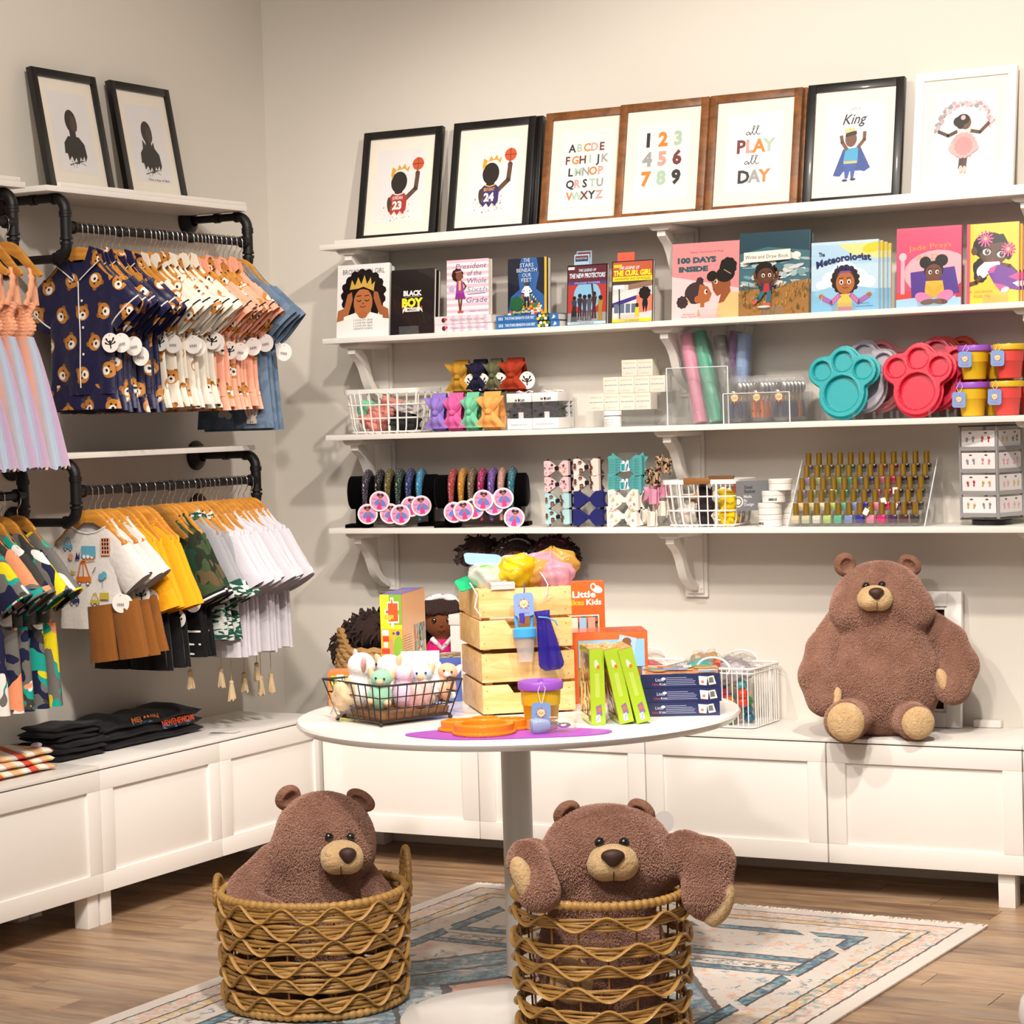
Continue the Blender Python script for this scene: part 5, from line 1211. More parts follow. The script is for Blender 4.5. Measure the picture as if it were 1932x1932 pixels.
for k, lab in enumerate(('front', 'second', 'back')):
    book(2.61+.004*k, 2.766+.006*k, .236-.006*k, f'yellow journal of a girl with pink flowers, {lab} of the three', b_jour, '#e3c33c', '#c94a68', y=-.205+.014*k, th=.01)
# little clear lips that hold the books
CLEAR = clear_mat('clear_acrylic', '#f4f6f6', .05, .9, .03)
for x, lab in ((.70, 'black BOY book'), (1.34, 'red comic'), (1.51, 'street corner comic'), (1.79, 'nose to nose book'), (2.0, 'leaping boy book'), (2.23, 'weather book'), (2.5, 'purple pillow book'), (2.7, 'yellow journal')):
    t = thing('book_stand', f'small clear acrylic stand under the {lab}', 'stand', (x, -.2, sz(2, x)+.0003), group='clear book stands')
    MB().box((0, -.022, .014), (.075, .002, .028)).box((0, -.012, .0008), (.075, .02, .0015)).build('front_lip', CLEAR, t)

# ------------------------------------------------------------------ third shelf: basket, headbands, boxes, mats, cutlery cases, plates, tumblers
WPOW = M('white_powder_wire', '#ece8e3', .4)
def rrect(w, d, r, n=5):
    P = []
    for cx, cy, a0 in ((w/2-r, d/2-r, 0), (-w/2+r, d/2-r, PI/2), (-w/2+r, -d/2+r, PI), (w/2-r, -d/2+r, 1.5*PI)):
        for k in range(n+1): a = a0+PI/2*k/n; P.append((cx+r*math.cos(a), cy+r*math.sin(a)))
    return P
def white_basket(x0, x1, y, z, h, dep, label, handles=False, nx=7):
    W = x1-x0; t = thing('wire_basket', label, 'basket', ((x0+x1)/2, y, z))
    def loop(f, zz, r, flat=1): m = MB(); m.tube([(px*f, py*f, zz) for px, py in rrect(W, dep, .03)], r, 6, True, flat=flat); return m
    m = MB(); n = len(rrect(W, dep, .03)); R0 = rrect(W, dep, .03)
    vs = [(px*s, py*s, zz) for (s, zz) in ((1.0, h), (1.02, h-.001), (1.015, h-.014), (.99, h-.014)) for px, py in R0]
    fs = [(j*n+i, ((j+1) % 4)*n+i, ((j+1) % 4)*n+(i+1) % n, j*n+(i+1) % n) for j in range(4) for i in range(n)]
    m.add(vs, fs).build('rim', WPOW, t)
    sc = lambda zz: .86+.13*(zz/h)
    for zz in (.004, h*.33, h*.63): loop(sc(zz), zz+.002, .0028).build('ring_wire', WPOW, t)
    def upright(px, py, w): m = MB(); m.tube([(px*sc(zz), py*sc(zz), zz+.002) for zz in (h-.008, h*.6, h*.3, .02)]+[(px*.82, py*.82, .002), (px*.3, py*.3, .002)], w, 6, flat=.6); m.build('upright', WPOW, t)
    for k in range(nx):
        px = -W/2+.03+(W-.06)*k/(nx-1); wide = .0056 if k in (1, nx-3, nx-2) and not handles else (.0068 if handles and k in (1, nx-2) else .0034)
        for sy in (-1, 1): upright(px, sy*dep/2, wide)
    for k in range(4):
        py = -dep/2+.03+(dep-.06)*k/3
        for sx in (-1, 1): upright(sx*W/2, py, .003)
    if handles:
        HW = M('walnut_handle', '#8a5a2c', .5)
        for sy in (-1, 1): MB().box((0, sy*(dep/2+.002), h-.004), (.09, .012, .02)).build('wood_handle', HW, t, bevel=.004)
    return t
def lump(name, label, cat, mat, loc, r, seed, amp=.25, k=9, group=None, parent=None, rz=0):
    """crumpled soft bundle"""
    q = random.Random(seed); ph = [(q.uniform(-1, 1), q.uniform(-1, 1), q.uniform(-1, 1), q.uniform(0, 6)) for _ in range(5)]
    m = MB().ell((0, 0, 0), 1, 28, 18); V = m.v[0]
    for a, b, c, p in ph: V = V*(1+amp*.4*np.sin(k*(V[:, 0]*a+V[:, 1]*b+V[:, 2]*c)+p))[:, None]
    m.v[0] = V*np.array(r); o = m.build(name, mat, parent, smooth=80, loc=loc, rot=(0, 0, rz))
    if label: tag(o, label, cat, group)
    return o
Z3 = lambda x: sz(3, x)+.0004
white_basket(.432, .72, -.135, Z3(.57), .15, .19, 'white wire basket at the left end of the paw plate shelf')
def C(n, h, **k): return cloth(n, h, **k)
SAL, MINT, DKG, LGR = C('salmon_knit', '#dd8d80'), C('mint_knit', '#7fc9a2'), C('dark_fabric', '#2a2a2c'), C('pale_grey_knit', '#c9c4c0')
for i, (x, y, z, r, mm, lab) in enumerate(((.53, -.16, .045, (.055, .05, .042), SAL, 'salmon knit bundle at the bottom left inside the left white basket'), (.56, -.13, .085, (.05, .045, .035), SAL, 'salmon knit bundle on top inside the left white basket'), (.47, -.12, .085, (.032, .035, .03), MINT, 'mint green knit bundle inside the left white basket'),
        (.64, -.16, .035, (.05, .05, .03), DKG, 'dark fabric bundle inside the left white basket'), (.63, -.13, .08, (.045, .045, .02), LGR, 'pale grey knit bundle inside the left white basket'), (.59, -.09, .05, (.04, .03, .045), MINT, 'mint knit bundle at the back of the left white basket'))):
    lump('knit_bundle', lab, 'fabric', mm, (x, y, Z3(x)+z), r, 100+i, .25, 7, 'bundles in the left white basket')
# two-step acrylic riser carrying the bow headbands
t = thing('headband_riser', 'clear two-step acrylic riser under the eight bow headbands', 'stand', (.905, -.14, Z3(.9)))
MB().box((0, -.045, .0485), (.28, .05, .003)).box((0, -.0695, .0235), (.28, .003, .047)).build('lower_step', CLEAR, t)
MB().box((0, .03, .1235), (.28, .06, .003)).box((0, .0005, .0615), (.28, .003, .123)).build('upper_step', CLEAR, t)
def bow_headband(x0, x1, z0, z1, y, name, hexc, label, tagx=None):
    mt = C('ribbed_'+name, hexc, sheen=.3, bump=.5, bscale=160); W = (x1-x0); h = z1-z0; xc = (x0+x1)/2
    t = thing('bow_headband', label, 'headband', (xc, y, z0), group='bow headbands on the clear riser')
    m = MB(); q = random.Random(len(name)*7)
    def band(u, v):
        a = 2*PI*u; w = W*.33*(1+.06*math.sin(v*20)); return (w*(v*2-1)+.004*math.sin(a*2), -.024*math.cos(a)+.002*math.sin(v*30), h/2+h/2*math.sin(a))
    m.grid(lambda u, v: band(u, v), 28, 9, True)
    m.build('band', mt, t, smooth=70)
    for sg, nm in ((1, 'upper'), (-1, 'lower')):
        m = MB(); L = h*.4
        def loop(u, v):                                           # a fan-shaped pleated loop
            s = u; wdt = W*(.14+.46*s**.9); pl = .003*math.cos(v*PI*5)*(.4+s)
            xx = wdt*(v*2-1); bul = .014*math.sin(min(1, s*1.15)*PI)*(1-(v*2-1)**2)
            tip = .16*L*(1-abs(v*2-1)) if s > .8 else 0
            return (xx, -.03-bul-pl, h*.48+sg*(L*s-.0*tip)+.0)
        m.grid(loop, 9, 17); m.grid(lambda u, v: (loop(u, v)[0]*.98, -.027+.001*v, loop(u, v)[2]), 9, 17)
        m.build('bow_loop', mt, t, smooth=70)
    MB().ell((0, -.037, h*.48), (W*.14, .012, h*.085), 12, 9).build('knot', mt, t)
    if tagx:
        for tx in tagx: add_tag(t, tx, -.026, h*.32)
    return t
zl, zu = Z3(.9), Z3(.9)+.125
for (x0, x1, nm, hx, lab, tg) in ((.779, .862, 'mustard', '#b5862a', 'mustard yellow bow headband, back row left', (.05,)), (.855, .93, 'navy', '#161633', 'navy blue bow headband, back row', ()), (.922, .986, 'olive', '#5f5f42', 'olive green bow headband, back row', (-.045,)), (.978, .072+1.0, 'rust', '#a03418', 'rust red bow headband, back row right', (-.05, .055))):
    bow_headband(x0+.012, x1+.012, zu, zu+.113, -.105, nm, hx, lab, tg)
for (x0, x1, nm, hx, lab, tg) in ((.756, .834, 'lilac', '#8f78c9', 'lilac purple bow headband, front row left', ()), (.818, .9, 'pink', '#e0609f', 'hot pink bow headband, front row', ()), (.887, .958, 'mint', '#72c49c', 'mint green bow headband, front row', ()), (.948, 1.042, 'apricot', '#eda559', 'apricot orange bow headband, front row right', ())):
    bow_headband(x0+.014, x1+.014, zl+.0015, zl+.128, -.185-.03, nm, hx, lab, tg)
# gift boxes with windows
WCARD = M('white_carton', '#ece8e5', .45)
def window_box(x0, x1, y, label):
    W = x1-x0; h = .118; d = .085; t = thing('window_box', label, 'box', ((x0+x1)/2, y, Z3(x0)), group='white gift boxes with windows')
    MB().box((0, 0, .0185), (W, d, .035)).box((0, 0, h-.0145), (W, d, .029)).box((0, d/2-.001, h/2), (W, .002, h-.05)).build('carton', WCARD, t, bevel=.001)
    MB().box((0, -d/2+.001, h/2+.003), (W-.004, .001, h-.064)).box((W/2-.001, 0, h/2+.003), (.001, d-.004, h-.064)).box((-W/2+.001, 0, h/2+.003), (.001, d-.004, h-.064)).build('window', CLEAR, t)
    for k in range(3): lump('satin_fold', None, None, C('plum_satin', '#3b1c34', sheen=.1) if k == 1 else DKG, (-.02+.02*k, -.015+.01*k, .055+.008*(k % 2)), (.026, .022, .022), 130+k, .4, 9, parent=t)
    MB().box((.005, -d/2+.003, .046), (.018, .001, .02)).build('care_label', WCARD, t)
    a = Art(W, h, 100, o=(-W/2, -d/2, 0)); a.text('N', 38, 100, 8, INK, bold=.06); a.ell(50, 105, 4, 5, INK); a.line([(50, 104), (50, 98)], 2, INK); a.text('CAPS', 64, 100, 8, INK, w=20, bold=.04); a.text('Reversible Satin Bonnet', 50, 15, 5, '#55504c', w=70, shear=.3); a.build('print', t)
    m = MB()
    for sg in (-1, 1): m.tube([(0, 0, h+.001), (sg*.018, -.006, h+.008), (sg*.03, 0, h+.005), (sg*.014, .006, h+.002)], .0028, 6, flat=.5)
    m.build('ribbon_tie', C('white_ribbon', '#efece8', sheen=.5), t)
window_box(1.052, 1.143, -.16, 'white gift box with a satin bonnet window, left one'); window_box(1.146, 1.24, -.16, 'white gift box with a satin bonnet window, middle one'); window_box(1.118, 1.208, -.072, 'white gift box with a satin bonnet window, behind the other two')
# cream cartons in a pyramid on a stepped acrylic riser, one jar in front
t = thing('carton_riser', 'clear acrylic riser under the pyramid of cream cartons', 'stand', (1.46, -.13, Z3(1.46)))
MB().box((0, -.035, .0505), (.24, .062, .003)).box((0, -.0665, .0245), (.24, .003, .049)).box((-.1, -.05, .002), (.05, .1, .003)).box((.1, -.05, .002), (.05, .1, .003)).build('front_step', CLEAR, t)
MB().box((.03, .03, .1045), (.24, .062, .003)).box((.03, -.0015, .0515), (.24, .003, .103)).build('back_step', CLEAR, t)
CCARD = M('cream_carton', '#ded6c8', .5)
def cream(x, y, z, label):
    t = thing('cream_carton', label, 'box', (x, y, z), group='pyramid of cream cartons'); w = .0545; h = .053
    MB().box((0, 0, h/2), (w, .05, h)).build('carton', CCARD, t, bevel=.0008)
    a = Art(w, h, 100, o=(-w/2, -.025, 0)); a.text('HAIRITAGE', 50, 74, 8, '#b89a5a', w=78); a.text('HAIR + BODY BUTTER', 50, 46, 6, '#5a7a9a', w=84, bold=.02); a.text('NET WT 4 OZ', 50, 14, 5, '#8a8274', w=46); a.build('print', t)
zc = Z3(1.46)
for k in range(4): cream(1.372+.0553*k, -.165, zc+.0525, f'small cream carton, lowest row, {ORD[k]} from the left')
for k in range(4): cream(1.394+.0553*k, -.1, zc+.1065, f'small cream carton, middle row, {ORD[k]} from the left')
for k in range(2): cream(1.462+.0553*k, -.1, zc+.16, f'small cream carton, top row, {["left", "right"][k]} one')
t = thing('cream_jar', 'small white jar in front of the cream carton pyramid', 'jar', (1.445, -.222, zc))
MB().lathe([(.026, 0), (.028, .003), (.028, .03), (.026, .034)], 28).build('jar_body', M('jar_white', '#eeebe7', .3), t); MB().lathe([(.029, .036), (.0295, .038), (.0295, .049), (.028, .051)], 28).build('lid', M('jar_white', '#eeebe7'), t); MB().lathe([(.0265, .0338), (.0265, .0364)], 28).build('dark_ring', M('dark_blue_ring', '#20263a', .4), t)
a = Art(.05, .03, 100, o=(0, 0, .002)); a.fn = lambda x, z, d: np.array([.0283*math.sin((x-.025)/.0283), -(.0283+d)*math.cos((x-.025)/.0283), z]); a.text('HAIRITAGE', 50, 38, 8, '#b89a5a', w=60); a.text('BODY BUTTER', 50, 22, 6, '#5a7a9a', w=60); a.text('NET WT 4 OZ', 50, 8, 4, '#8a8274', w=40); a.build('print', t)
def acrylic_bin(x0, x1, y0, y1, z, h, label):
    t = thing('acrylic_bin', label, 'bin', ((x0+x1)/2, (y0+y1)/2, z)); W = x1-x0; D = y1-y0; q = .003
    MB().box((0, -D/2, h/2), (W, q, h)).box((0, D/2, h/2), (W, q, h)).box((-W/2, 0, h/2), (q, D, h)).box((W/2, 0, h/2), (q, D, h)).box((0, 0, q/2), (W, D, q)).build('walls', CLEAR, t)
    for sx in (-1, 1): MB().rod((sx*W/2, -D/2, 0), (sx*W/2, -D/2, h), .0022, 6).build('polished_edge', M('acrylic_edge', '#dfe4e4', .15), t)
    MB().rod((-W/2, -D/2, h), (W/2, -D/2, h), .0016, 6).build('polished_edge', MATS['acrylic_edge'], t)
acrylic_bin(1.637, 1.845, -.22, -.06, Z3(1.7), .178, 'tall clear acrylic bin holding the rolled mats')
FILM = clear_mat('crinkled_film', '#ffffff', .08, 1.5, .1, wr=70)
def roll(b, e, r, hexc, label, rbag=1.25, lab=True):
    mt = M('mat_'+hexc.strip('#'), hexc, .45, bump=.2, bscale=300); v = np.array(e)-np.array(b); L = np.linalg.norm(v)
    rt = Vector(v).to_track_quat('Z', 'Y').to_euler(); t = thing('rolled_mat', label, 'mat', b, group='rolled mats in the tall bin', rot=tuple(rt))
    m = MB().lathe([(r*.3, .001), (r, 0), (r, L), (r*.9, L), (r*.88, L-.01)], 24, cap=False); m.tube([(r*(.35+.62*f)*math.cos(f*16), r*(.35+.62*f)*math.sin(f*16), -.0005) for f in np.linspace(0, 1, 40)], .0016, 5)
    m.build('mat_roll', mt, t)
    q = random.Random(len(label)); m = MB()
    m.grid(lambda u, w: ((r*rbag+.004*math.sin(u*40+w*9)+.018*max(0, w-.82)*6*(1+.5*math.sin(u*14)))*math.cos(2*PI*u), (r*rbag*.9+.004*math.cos(u*33+w*12)+.008*max(0, w-.82)*5)*math.sin(2*PI*u), -.004+(L+.035)*w+.01*math.sin(u*19)*max(0, w-.8)*5), 36, 24, True)
    m.build('film_sleeve', FILM, t, smooth=80)
    if lab:
        MB().grid(lambda u, w: ((r*rbag+.003)*math.sin(-.5+u), -(r*rbag*.95+.003)*math.cos(-.5+u), .02+.025*w), 8, 2).build('barcode_label', WCARD, t)
z3 = Z3(1.7)+.004
roll((1.735, -.185, z3), (1.665, -.12, z3+.28), .021, '#d77f9a', 'rolled pink mat in clear film in the tall bin'); roll((1.785, -.175, z3), (1.7, -.1, z3+.285), .023, '#2f9d7c', 'rolled green mat in clear film in the tall bin')
roll((1.822, -.15, z3), (1.765, -.09, z3+.27), .021, '#6f6862', 'rolled grey mat in clear film in the tall bin', lab=False); roll((1.78, -.1, z3), (1.815, -.075, z3+.285), .02, '#6a2f72', 'rolled purple mat in clear film in the tall bin', lab=False); roll((1.825, -.1, z3), (1.85, -.085, z3+.275), .022, '#7f9cc6', 'rolled light blue mat in clear film in the tall bin', lab=False)
acrylic_bin(1.83, 2.05, -.225, -.03, Z3(1.9), .092, 'low clear acrylic bin holding the cutlery cases')
CASE = clear_mat('frosted_case', '#ffffff', .075, .8, .08)
STEEL = M('steel', '#c9c9c9', .25, 1)
def lion(a, cx, cy, s, rays=True):
    q = ['#d9653a', '#e0a43a', '#c94a4a']
    if rays:
        for k in range(10): t = PI*2*k/10+.2; a.poly([(cx+s*.7*math.cos(t-.3), cy+s*.7*math.sin(t-.3)), (cx+s*1.35*math.cos(t), cy+s*1.35*math.sin(t)), (cx+s*.7*math.cos(t+.3), cy+s*.7*math.sin(t+.3))], q[k % 3])
    a.ell(cx, cy, s*.85, s*.8, '#ecd9a6'); a.ell(cx-s*.3, cy+s*.1, s*.09, s*.12, '#3a2a20', n=8); a.ell(cx+s*.3, cy+s*.1, s*.09, s*.12, '#3a2a20', n=8); a.ell(cx, cy-s*.2, s*.2, s*.1, '#8a4a3a', n=10); a.ell(cx-s*.5, cy-s*.2, s*.16, s*.13, '#e29a8a', n=8); a.ell(cx+s*.5, cy-s*.2, s*.16, s*.13, '#e29a8a', n=8)
def case_proto(hexc):
    t = thing('cutlery_case', None, None); w, h, d = .07, .138, .021
    P = [(w/2*.86*math.copysign(abs(math.cos(a))**.55, math.cos(a))*(1.0+.13*math.sin(a)**3), h/2+h/2*math.copysign(abs(math.sin(a))**.6, math.sin(a))) for a in np.linspace(0, 2*PI, 40, endpoint=False)]
    m = MB(); n = len(P); lv = [(.0, .9), (.15, 1), (.85, 1), (1, .9)]
    vs = [((x)*s, -d/2+d*f, h/2+(z-h/2)*s) for f, s in lv for x, z in P]; fs = [(j*n+i, (j+1)*n+i, (j+1)*n+(i+1) % n, j*n+(i+1) % n) for j in range(3) for i in range(n)]
    m.add(vs, fs+[tuple(range(n-1, -1, -1))[::-1], tuple(range(3*n, 4*n))[::-1]]); m.box((0, 0, h+.002), (.022, d*.7, .006)); m.build('case_shell', CASE, t, smooth=60)
    for sg, nm in ((-1, 'fork'), (1, 'spoon')):
        m = MB(); m.tube([(sg*.013, 0, .012), (sg*.015, 0, .03), (sg*.012, 0, .062)], [.0095, .011, .007], 10, flat=.6); m.build('grip', M('grip_'+hexc.strip('#'), hexc, .5), t)
        m = MB(); m.rod((sg*.012, 0, .062), (sg*.011, 0, .085), .003, 8)
        if nm == 'spoon': m.ell((sg*.011, 0, .104), (.0125, .004, .019), 14, 8)
        else:
            m.ell((sg*.011, 0, .09), (.01, .003, .008), 12, 6)
            for k in range(4): m.rod((sg*.011-.0075+.005*k, 0, .092), (sg*.011-.0075+.005*k, 0, .12), .0014, 5)
        m.build(nm, STEEL, t)
    a = Art(.05, .05, 100, o=(-.025, -d/2-.0005, .05)); lion(a, 50, 50, 28); a.text('x', 24, -40, 18, INK) if hexc == '#d9702c' else None; a.text('x', 76, -40, 18, INK) if hexc == '#d9702c' else None; a.build('sticker', t)
    return t
cp = {c: case_proto(c) for c in ('#3a3560', '#d9702c')}
rr = random.Random(5); n = 0
for col in range(3):
    for row in range(6):
        c = '#d9702c' if (col == 1 and row < 3) or (row > 1 and (row+col) % 3 == 0) else '#3a3560'
        place(cp[c], 'case'+c, (1.868+.0735*col, -.212+.0305*row, Z3(1.95)+.0035), rr.uniform(-.04, .04), f'clear cutlery case with {"orange" if c == "#d9702c" else "navy"} grips, {ORD[col]} column, {ORD[row]} from the front', 'case', 'cutlery cases in the low bin')
# paw plates on clear easels
def paw_outline(s=1.0, grow=0.0, n=64):
    C4 = [((0, -.032), .066), ((-.068, .04), .036), ((0, .068), .039), ((.068, .04), .036)]
    P = []
    for i in range(n):
        a = 2*PI*i/n; d = np.array([math.cos(a), math.sin(a)]); best = 0
        for (c, r) in C4:
            c = np.array(c); b = d@c; dd = b*b-(c@c-(r+.012)**2)
            if dd > 0: best = max(best, b+math.sqrt(dd))
        P.append((best+grow)*s)
    P = np.array(P); P = (np.roll(P, 1)+2*P+np.roll(P, -1))/4
    return [(P[i]*math.cos(2*PI*i/n), P[i]*math.sin(2*PI*i/n)) for i in range(n)]
def paw_mesh(mt, d=.022):
    m = MB(); prof = [(0.0, 1.0), (.004, 1.0), (.006, .985), (.006, .95), (d, .93), (d, .9)]
    O = paw_outline(); n = len(O); vs = [(x*s, -z, y*s) for z, s in prof for x, y in O]
    fs = [(j*n+i, j*n+(i+1) % n, (j+1)*n+(i+1) % n, (j+1)*n+i) for j in range(len(prof)-1) for i in range(n)]
    m.add(vs, fs+[tuple(range(n-1, -1, -1))])
    # the top face with four bowls pressed into it
    O2 = [(x*.9, y*.9) for x, y in O]; bowls = [((0, -.03), .056), ((-.066, .042), .029), ((0, .069), .031), ((.066, .042), .029)]
    m.add([(x, -d, y) for x, y in O2], [tuple(range(n))])
    mb = MB()
    for (cx, cy), r in bowls:
        mb.at((cx, -d, cy), rotm(PI/2, 0, 0)).lathe([(r*1.06, .0006), (r*1.03, .0016), (r, .0012), (r*.94, -.006), (r*.86, -.0125), (r*.7, -.0148), (0.0005, -.015)], 36, cap=False)
    return m, mb
def paw_plate(loc, hexc, label, lean=.2, rz=0, flat=False):
    mt = M('silicone_'+hexc.strip('#'), hexc, .38, var=.02)
    t = thing('paw_plate', label, 'plate', loc, group='paw shaped silicone plates', rot=(-lean, 0, rz))
    key = 'paw'
    if key not in MSH:
        n = 64; O = paw_outline(); d = .022; bowls = [((0, -.03), .054, .0155), ((-.066, .042), .028, .0125), ((0, .069), .03, .0125), ((.066, .042), .028, .0125)]
        def fn(p):
            x, y, z = p; rad = np.sqrt(x*x+z*z)+1e-9; th = np.arctan2(z, x)
            P = np.array([math.hypot(*q) for q in O]); R = np.interp((th % (2*PI))/(2*PI)*n, np.arange(n+1), np.append(P, P[0]))
            base = np.maximum(rad-R, np.abs(y+.003)-.003); up = np.maximum(rad-R*.93, np.abs(y+.012)-.011); b = np.minimum(base, up)
            for (cx, cz), r, dp in bowls: b = np.maximum(b, -np.maximum(np.sqrt((x-cx)**2+(z-cz)**2)-r, (y+.023-dp)))
            for (cx, cz), r, dp in bowls: b = np.minimum(b, np.maximum(np.abs(np.sqrt((x-cx)**2+(z-cz)**2)-r-.0022)-.0016, np.abs(y+.0225)-.0025))
            return b
        V, F = snet(lambda x, y, z: fn((x, y, z)), (-.13, -.029, -.13), (.13, .004, .13), .0023)
        MSH[key] = (V, F)
    V, F = MSH[key]; m = MB().add(V+np.array([0, 0, .102]), F); o = m.build('plate_body', mt, t, smooth=35)
    return t
MSH = {}
def easel(x, y, label, z):
    t = thing('plate_easel', label, 'stand', (x, y, z), group='clear plate easels')
    for sx in (-1, 1): MB().box((sx*.05, 0, .0015), (.008, .1, .003)).build('foot', CLEAR, t)
    for sx in (-1, 1): MB().box((sx*.05, -.052, .012), (.008, .004, .024)).build('front_hook', CLEAR, t)
    MB().at((0, .03, .06), rotm(-.25, 0, 0)).box((0, 0, 0), (.108, .003, .12)).build('back_rest', CLEAR, t)
zp = Z3(2.3)+.0035
for x, y, hx, lab, ea in ((2.207, -.185, '#1fa5ab', 'teal paw plate facing out', 1), (2.25, -.125, '#a9a3ae', 'grey paw plate behind the teal one', 1), (2.285, -.07, '#d98489', 'pink paw plate behind the grey one', 1), (2.445, -.185, '#d9203f', 'red paw plate facing out', 1), (2.482, -.13, '#c21a3c', 'crimson paw plate behind the red one', 1), (2.49, -.08, '#d5451c', 'orange paw plate behind the crimson one', 1), (2.535, -.055, '#cf3f1c', 'orange paw plate at the very back by the tumblers', 0)):
    paw_plate((x, y, zp+(.004 if y < -.15 else .022)), hx, lab, .17)
    if ea: easel(x, y+.01, 'clear easel under the '+lab.replace(' facing out', ''), zp-.003)
# stacked tumblers with lids and lion tags
BLUET = M('tag_blue', '#7f9fd6', .5)
def lion_tag(parent, x, y, z, rz=0, tilt=0, s=.028, string=None):
    o = MB().prism([(px, pz) for px, pz in rrect(s, s*1.15, s*.2)], -.0006, .0006).build('lion_tag', BLUET, parent, loc=(x, y, z), rot=(0, tilt, rz))
    a = Art(s, s, 100, o=(-s/2, -.0007, -s/2)); lion(a, 50, 54, 24); a.text('lolli lovey', 50, 8, 11, '#d96a8a', w=50); p = a.build('tag_print', o)
    if string: MB().tube(string, .0009, 5).build('tag_string', C('white_string', '#e9e5e0'), parent)
    return o
def tumbler(loc, body, lid, label, tagpos=None, sc=1.0):
    t = thing('tumbler', label, 'cup', loc, group='stacked tumblers')
    MB().lathe([(.030*sc, 0), (.033*sc, .002), (.0385*sc, .05*sc), (.0405*sc, .052*sc), (.0425*sc, .084*sc), (.041*sc, .084*sc)], 36).build('cup_body', M('silicone_'+body.strip('#'), body, .42, var=.02), t)
    MB().lathe([(.044*sc, .083*sc), (.0475*sc, .085*sc), (.0485*sc, .097*sc), (.046*sc, .1015*sc), (.03*sc, .1015*sc), (.028*sc, .1*sc), (.002, .1*sc)], 36, cap=False).lathe([(.006, .1*sc), (.006, .104*sc), (.001, .104*sc)], 12).build('lid', M('silicone_'+lid.strip('#'), lid, .42, var=.02), t)
    if tagpos:
        x, z = tagpos; lion_tag(t, x, -.051*sc, z*sc, .1, .03, .04*sc, [(x, -.0515*sc, z*sc+.021*sc), (x-.006, -.053*sc, .085*sc), (x+.002, -.043*sc, .104*sc), (x+.012, -.05*sc, .09*sc), (x+.003, -.0515*sc, z*sc+.021*sc)])
    return t
Yc, Pu, Rd = '#e0b41c', '#9a55c4', '#e04a44'
zt = Z3(2.6)
for x, y, zz, b, l, lab, tp in ((2.61, -.175, 0, Yc, Pu, 'yellow tumbler with purple lid, front lower one', (-.025, .05)), (2.618, -.175, .108, Yc, Pu, 'yellow tumbler with purple lid, front upper one', (-.012, .06)), (2.655, -.075, 0, Yc, Pu, 'yellow tumbler with purple lid, back lower one', None), (2.66, -.075, .108, Yc, Pu, 'yellow tumbler with purple lid, back upper one', None),
        (2.715, -.175, 0, Rd, Yc, 'red tumbler with yellow lid, front lower one', (-.022, .055)), (2.724, -.175, .108, Rd, Yc, 'red tumbler with yellow lid, front upper one', (-.02, .06)), (2.765, -.075, 0, Rd, Yc, 'red tumbler with yellow lid, back lower one', None), (2.77, -.075, .108, Rd, Yc, 'red tumbler with yellow lid, back upper one', None)):
    tumbler((x, y, zt+zz), b, l, lab, tp)

# ------------------------------------------------------------------ fourth shelf
Z4 = lambda x: sz(4, x)+.0004
VELV = M('black_velvet', '#040304', .95, sheen=.06, spec=.05)
def t_bar(xc, L, label, posts):
    t = thing('headband_stand', label, 'stand', (xc, -.138, Z4(xc)), BRZ)
    MB().at((-L/2, 0, .118), rotm(0, PI/2, 0)).lathe([(.05, 0), (.056, .004), (.056, L-.004), (.05, L)], 36).build('padded_bar', VELV, t)
    for px in posts:
        MB().box((px, 0, .04), (.017, .03, .08)).build('post', VELV, t); MB().box((px, 0, .006), (.078, .1, .012)).build('foot', VELV, t, bevel=.002)
BRZ = math.radians(20)
t_bar(.572, .306, 'left black velvet bar for sparkly headbands', (-.125, .125)); t_bar(.913, .306, 'right black velvet bar for sparkly headbands', (-.118, .12))
def glitter(name, hexc):
    if name in MATS: return MATS[name]
    m, nt, b = newmat(name); v = node(nt, 'ShaderNodeTexVoronoi'); nt.links.new(coords(nt), v.inputs['Vector']); v.inputs['Scale'].default_value = 420
    hs = node(nt, 'ShaderNodeSeparateColor'); nt.links.new(v.outputs['Color'], hs.inputs[0]); f = E(nt, hs.outputs[0])
    col = mixc(nt, f.step(.2, .9)*.5, tuple(x*.7 for x in lin(hexc)), tuple(min(1, x*1.6+.05) for x in lin(hexc))); col = mixc(nt, f.gt(.93), col, lin('#e8e2e0'))
    nt.links.new(col, b.inputs['Base Color']); b.inputs['Roughness'].default_value = .3; b.inputs['Metallic'].default_value = .35
    bp = node(nt, 'ShaderNodeBump'); bp.inputs['Strength'].default_value = .8; bp.inputs['Distance'].default_value = .003; nt.links.new(v.outputs['Distance'], bp.inputs['Height']); nt.links.new(bp.outputs[0], b.inputs['Normal'])
    return m
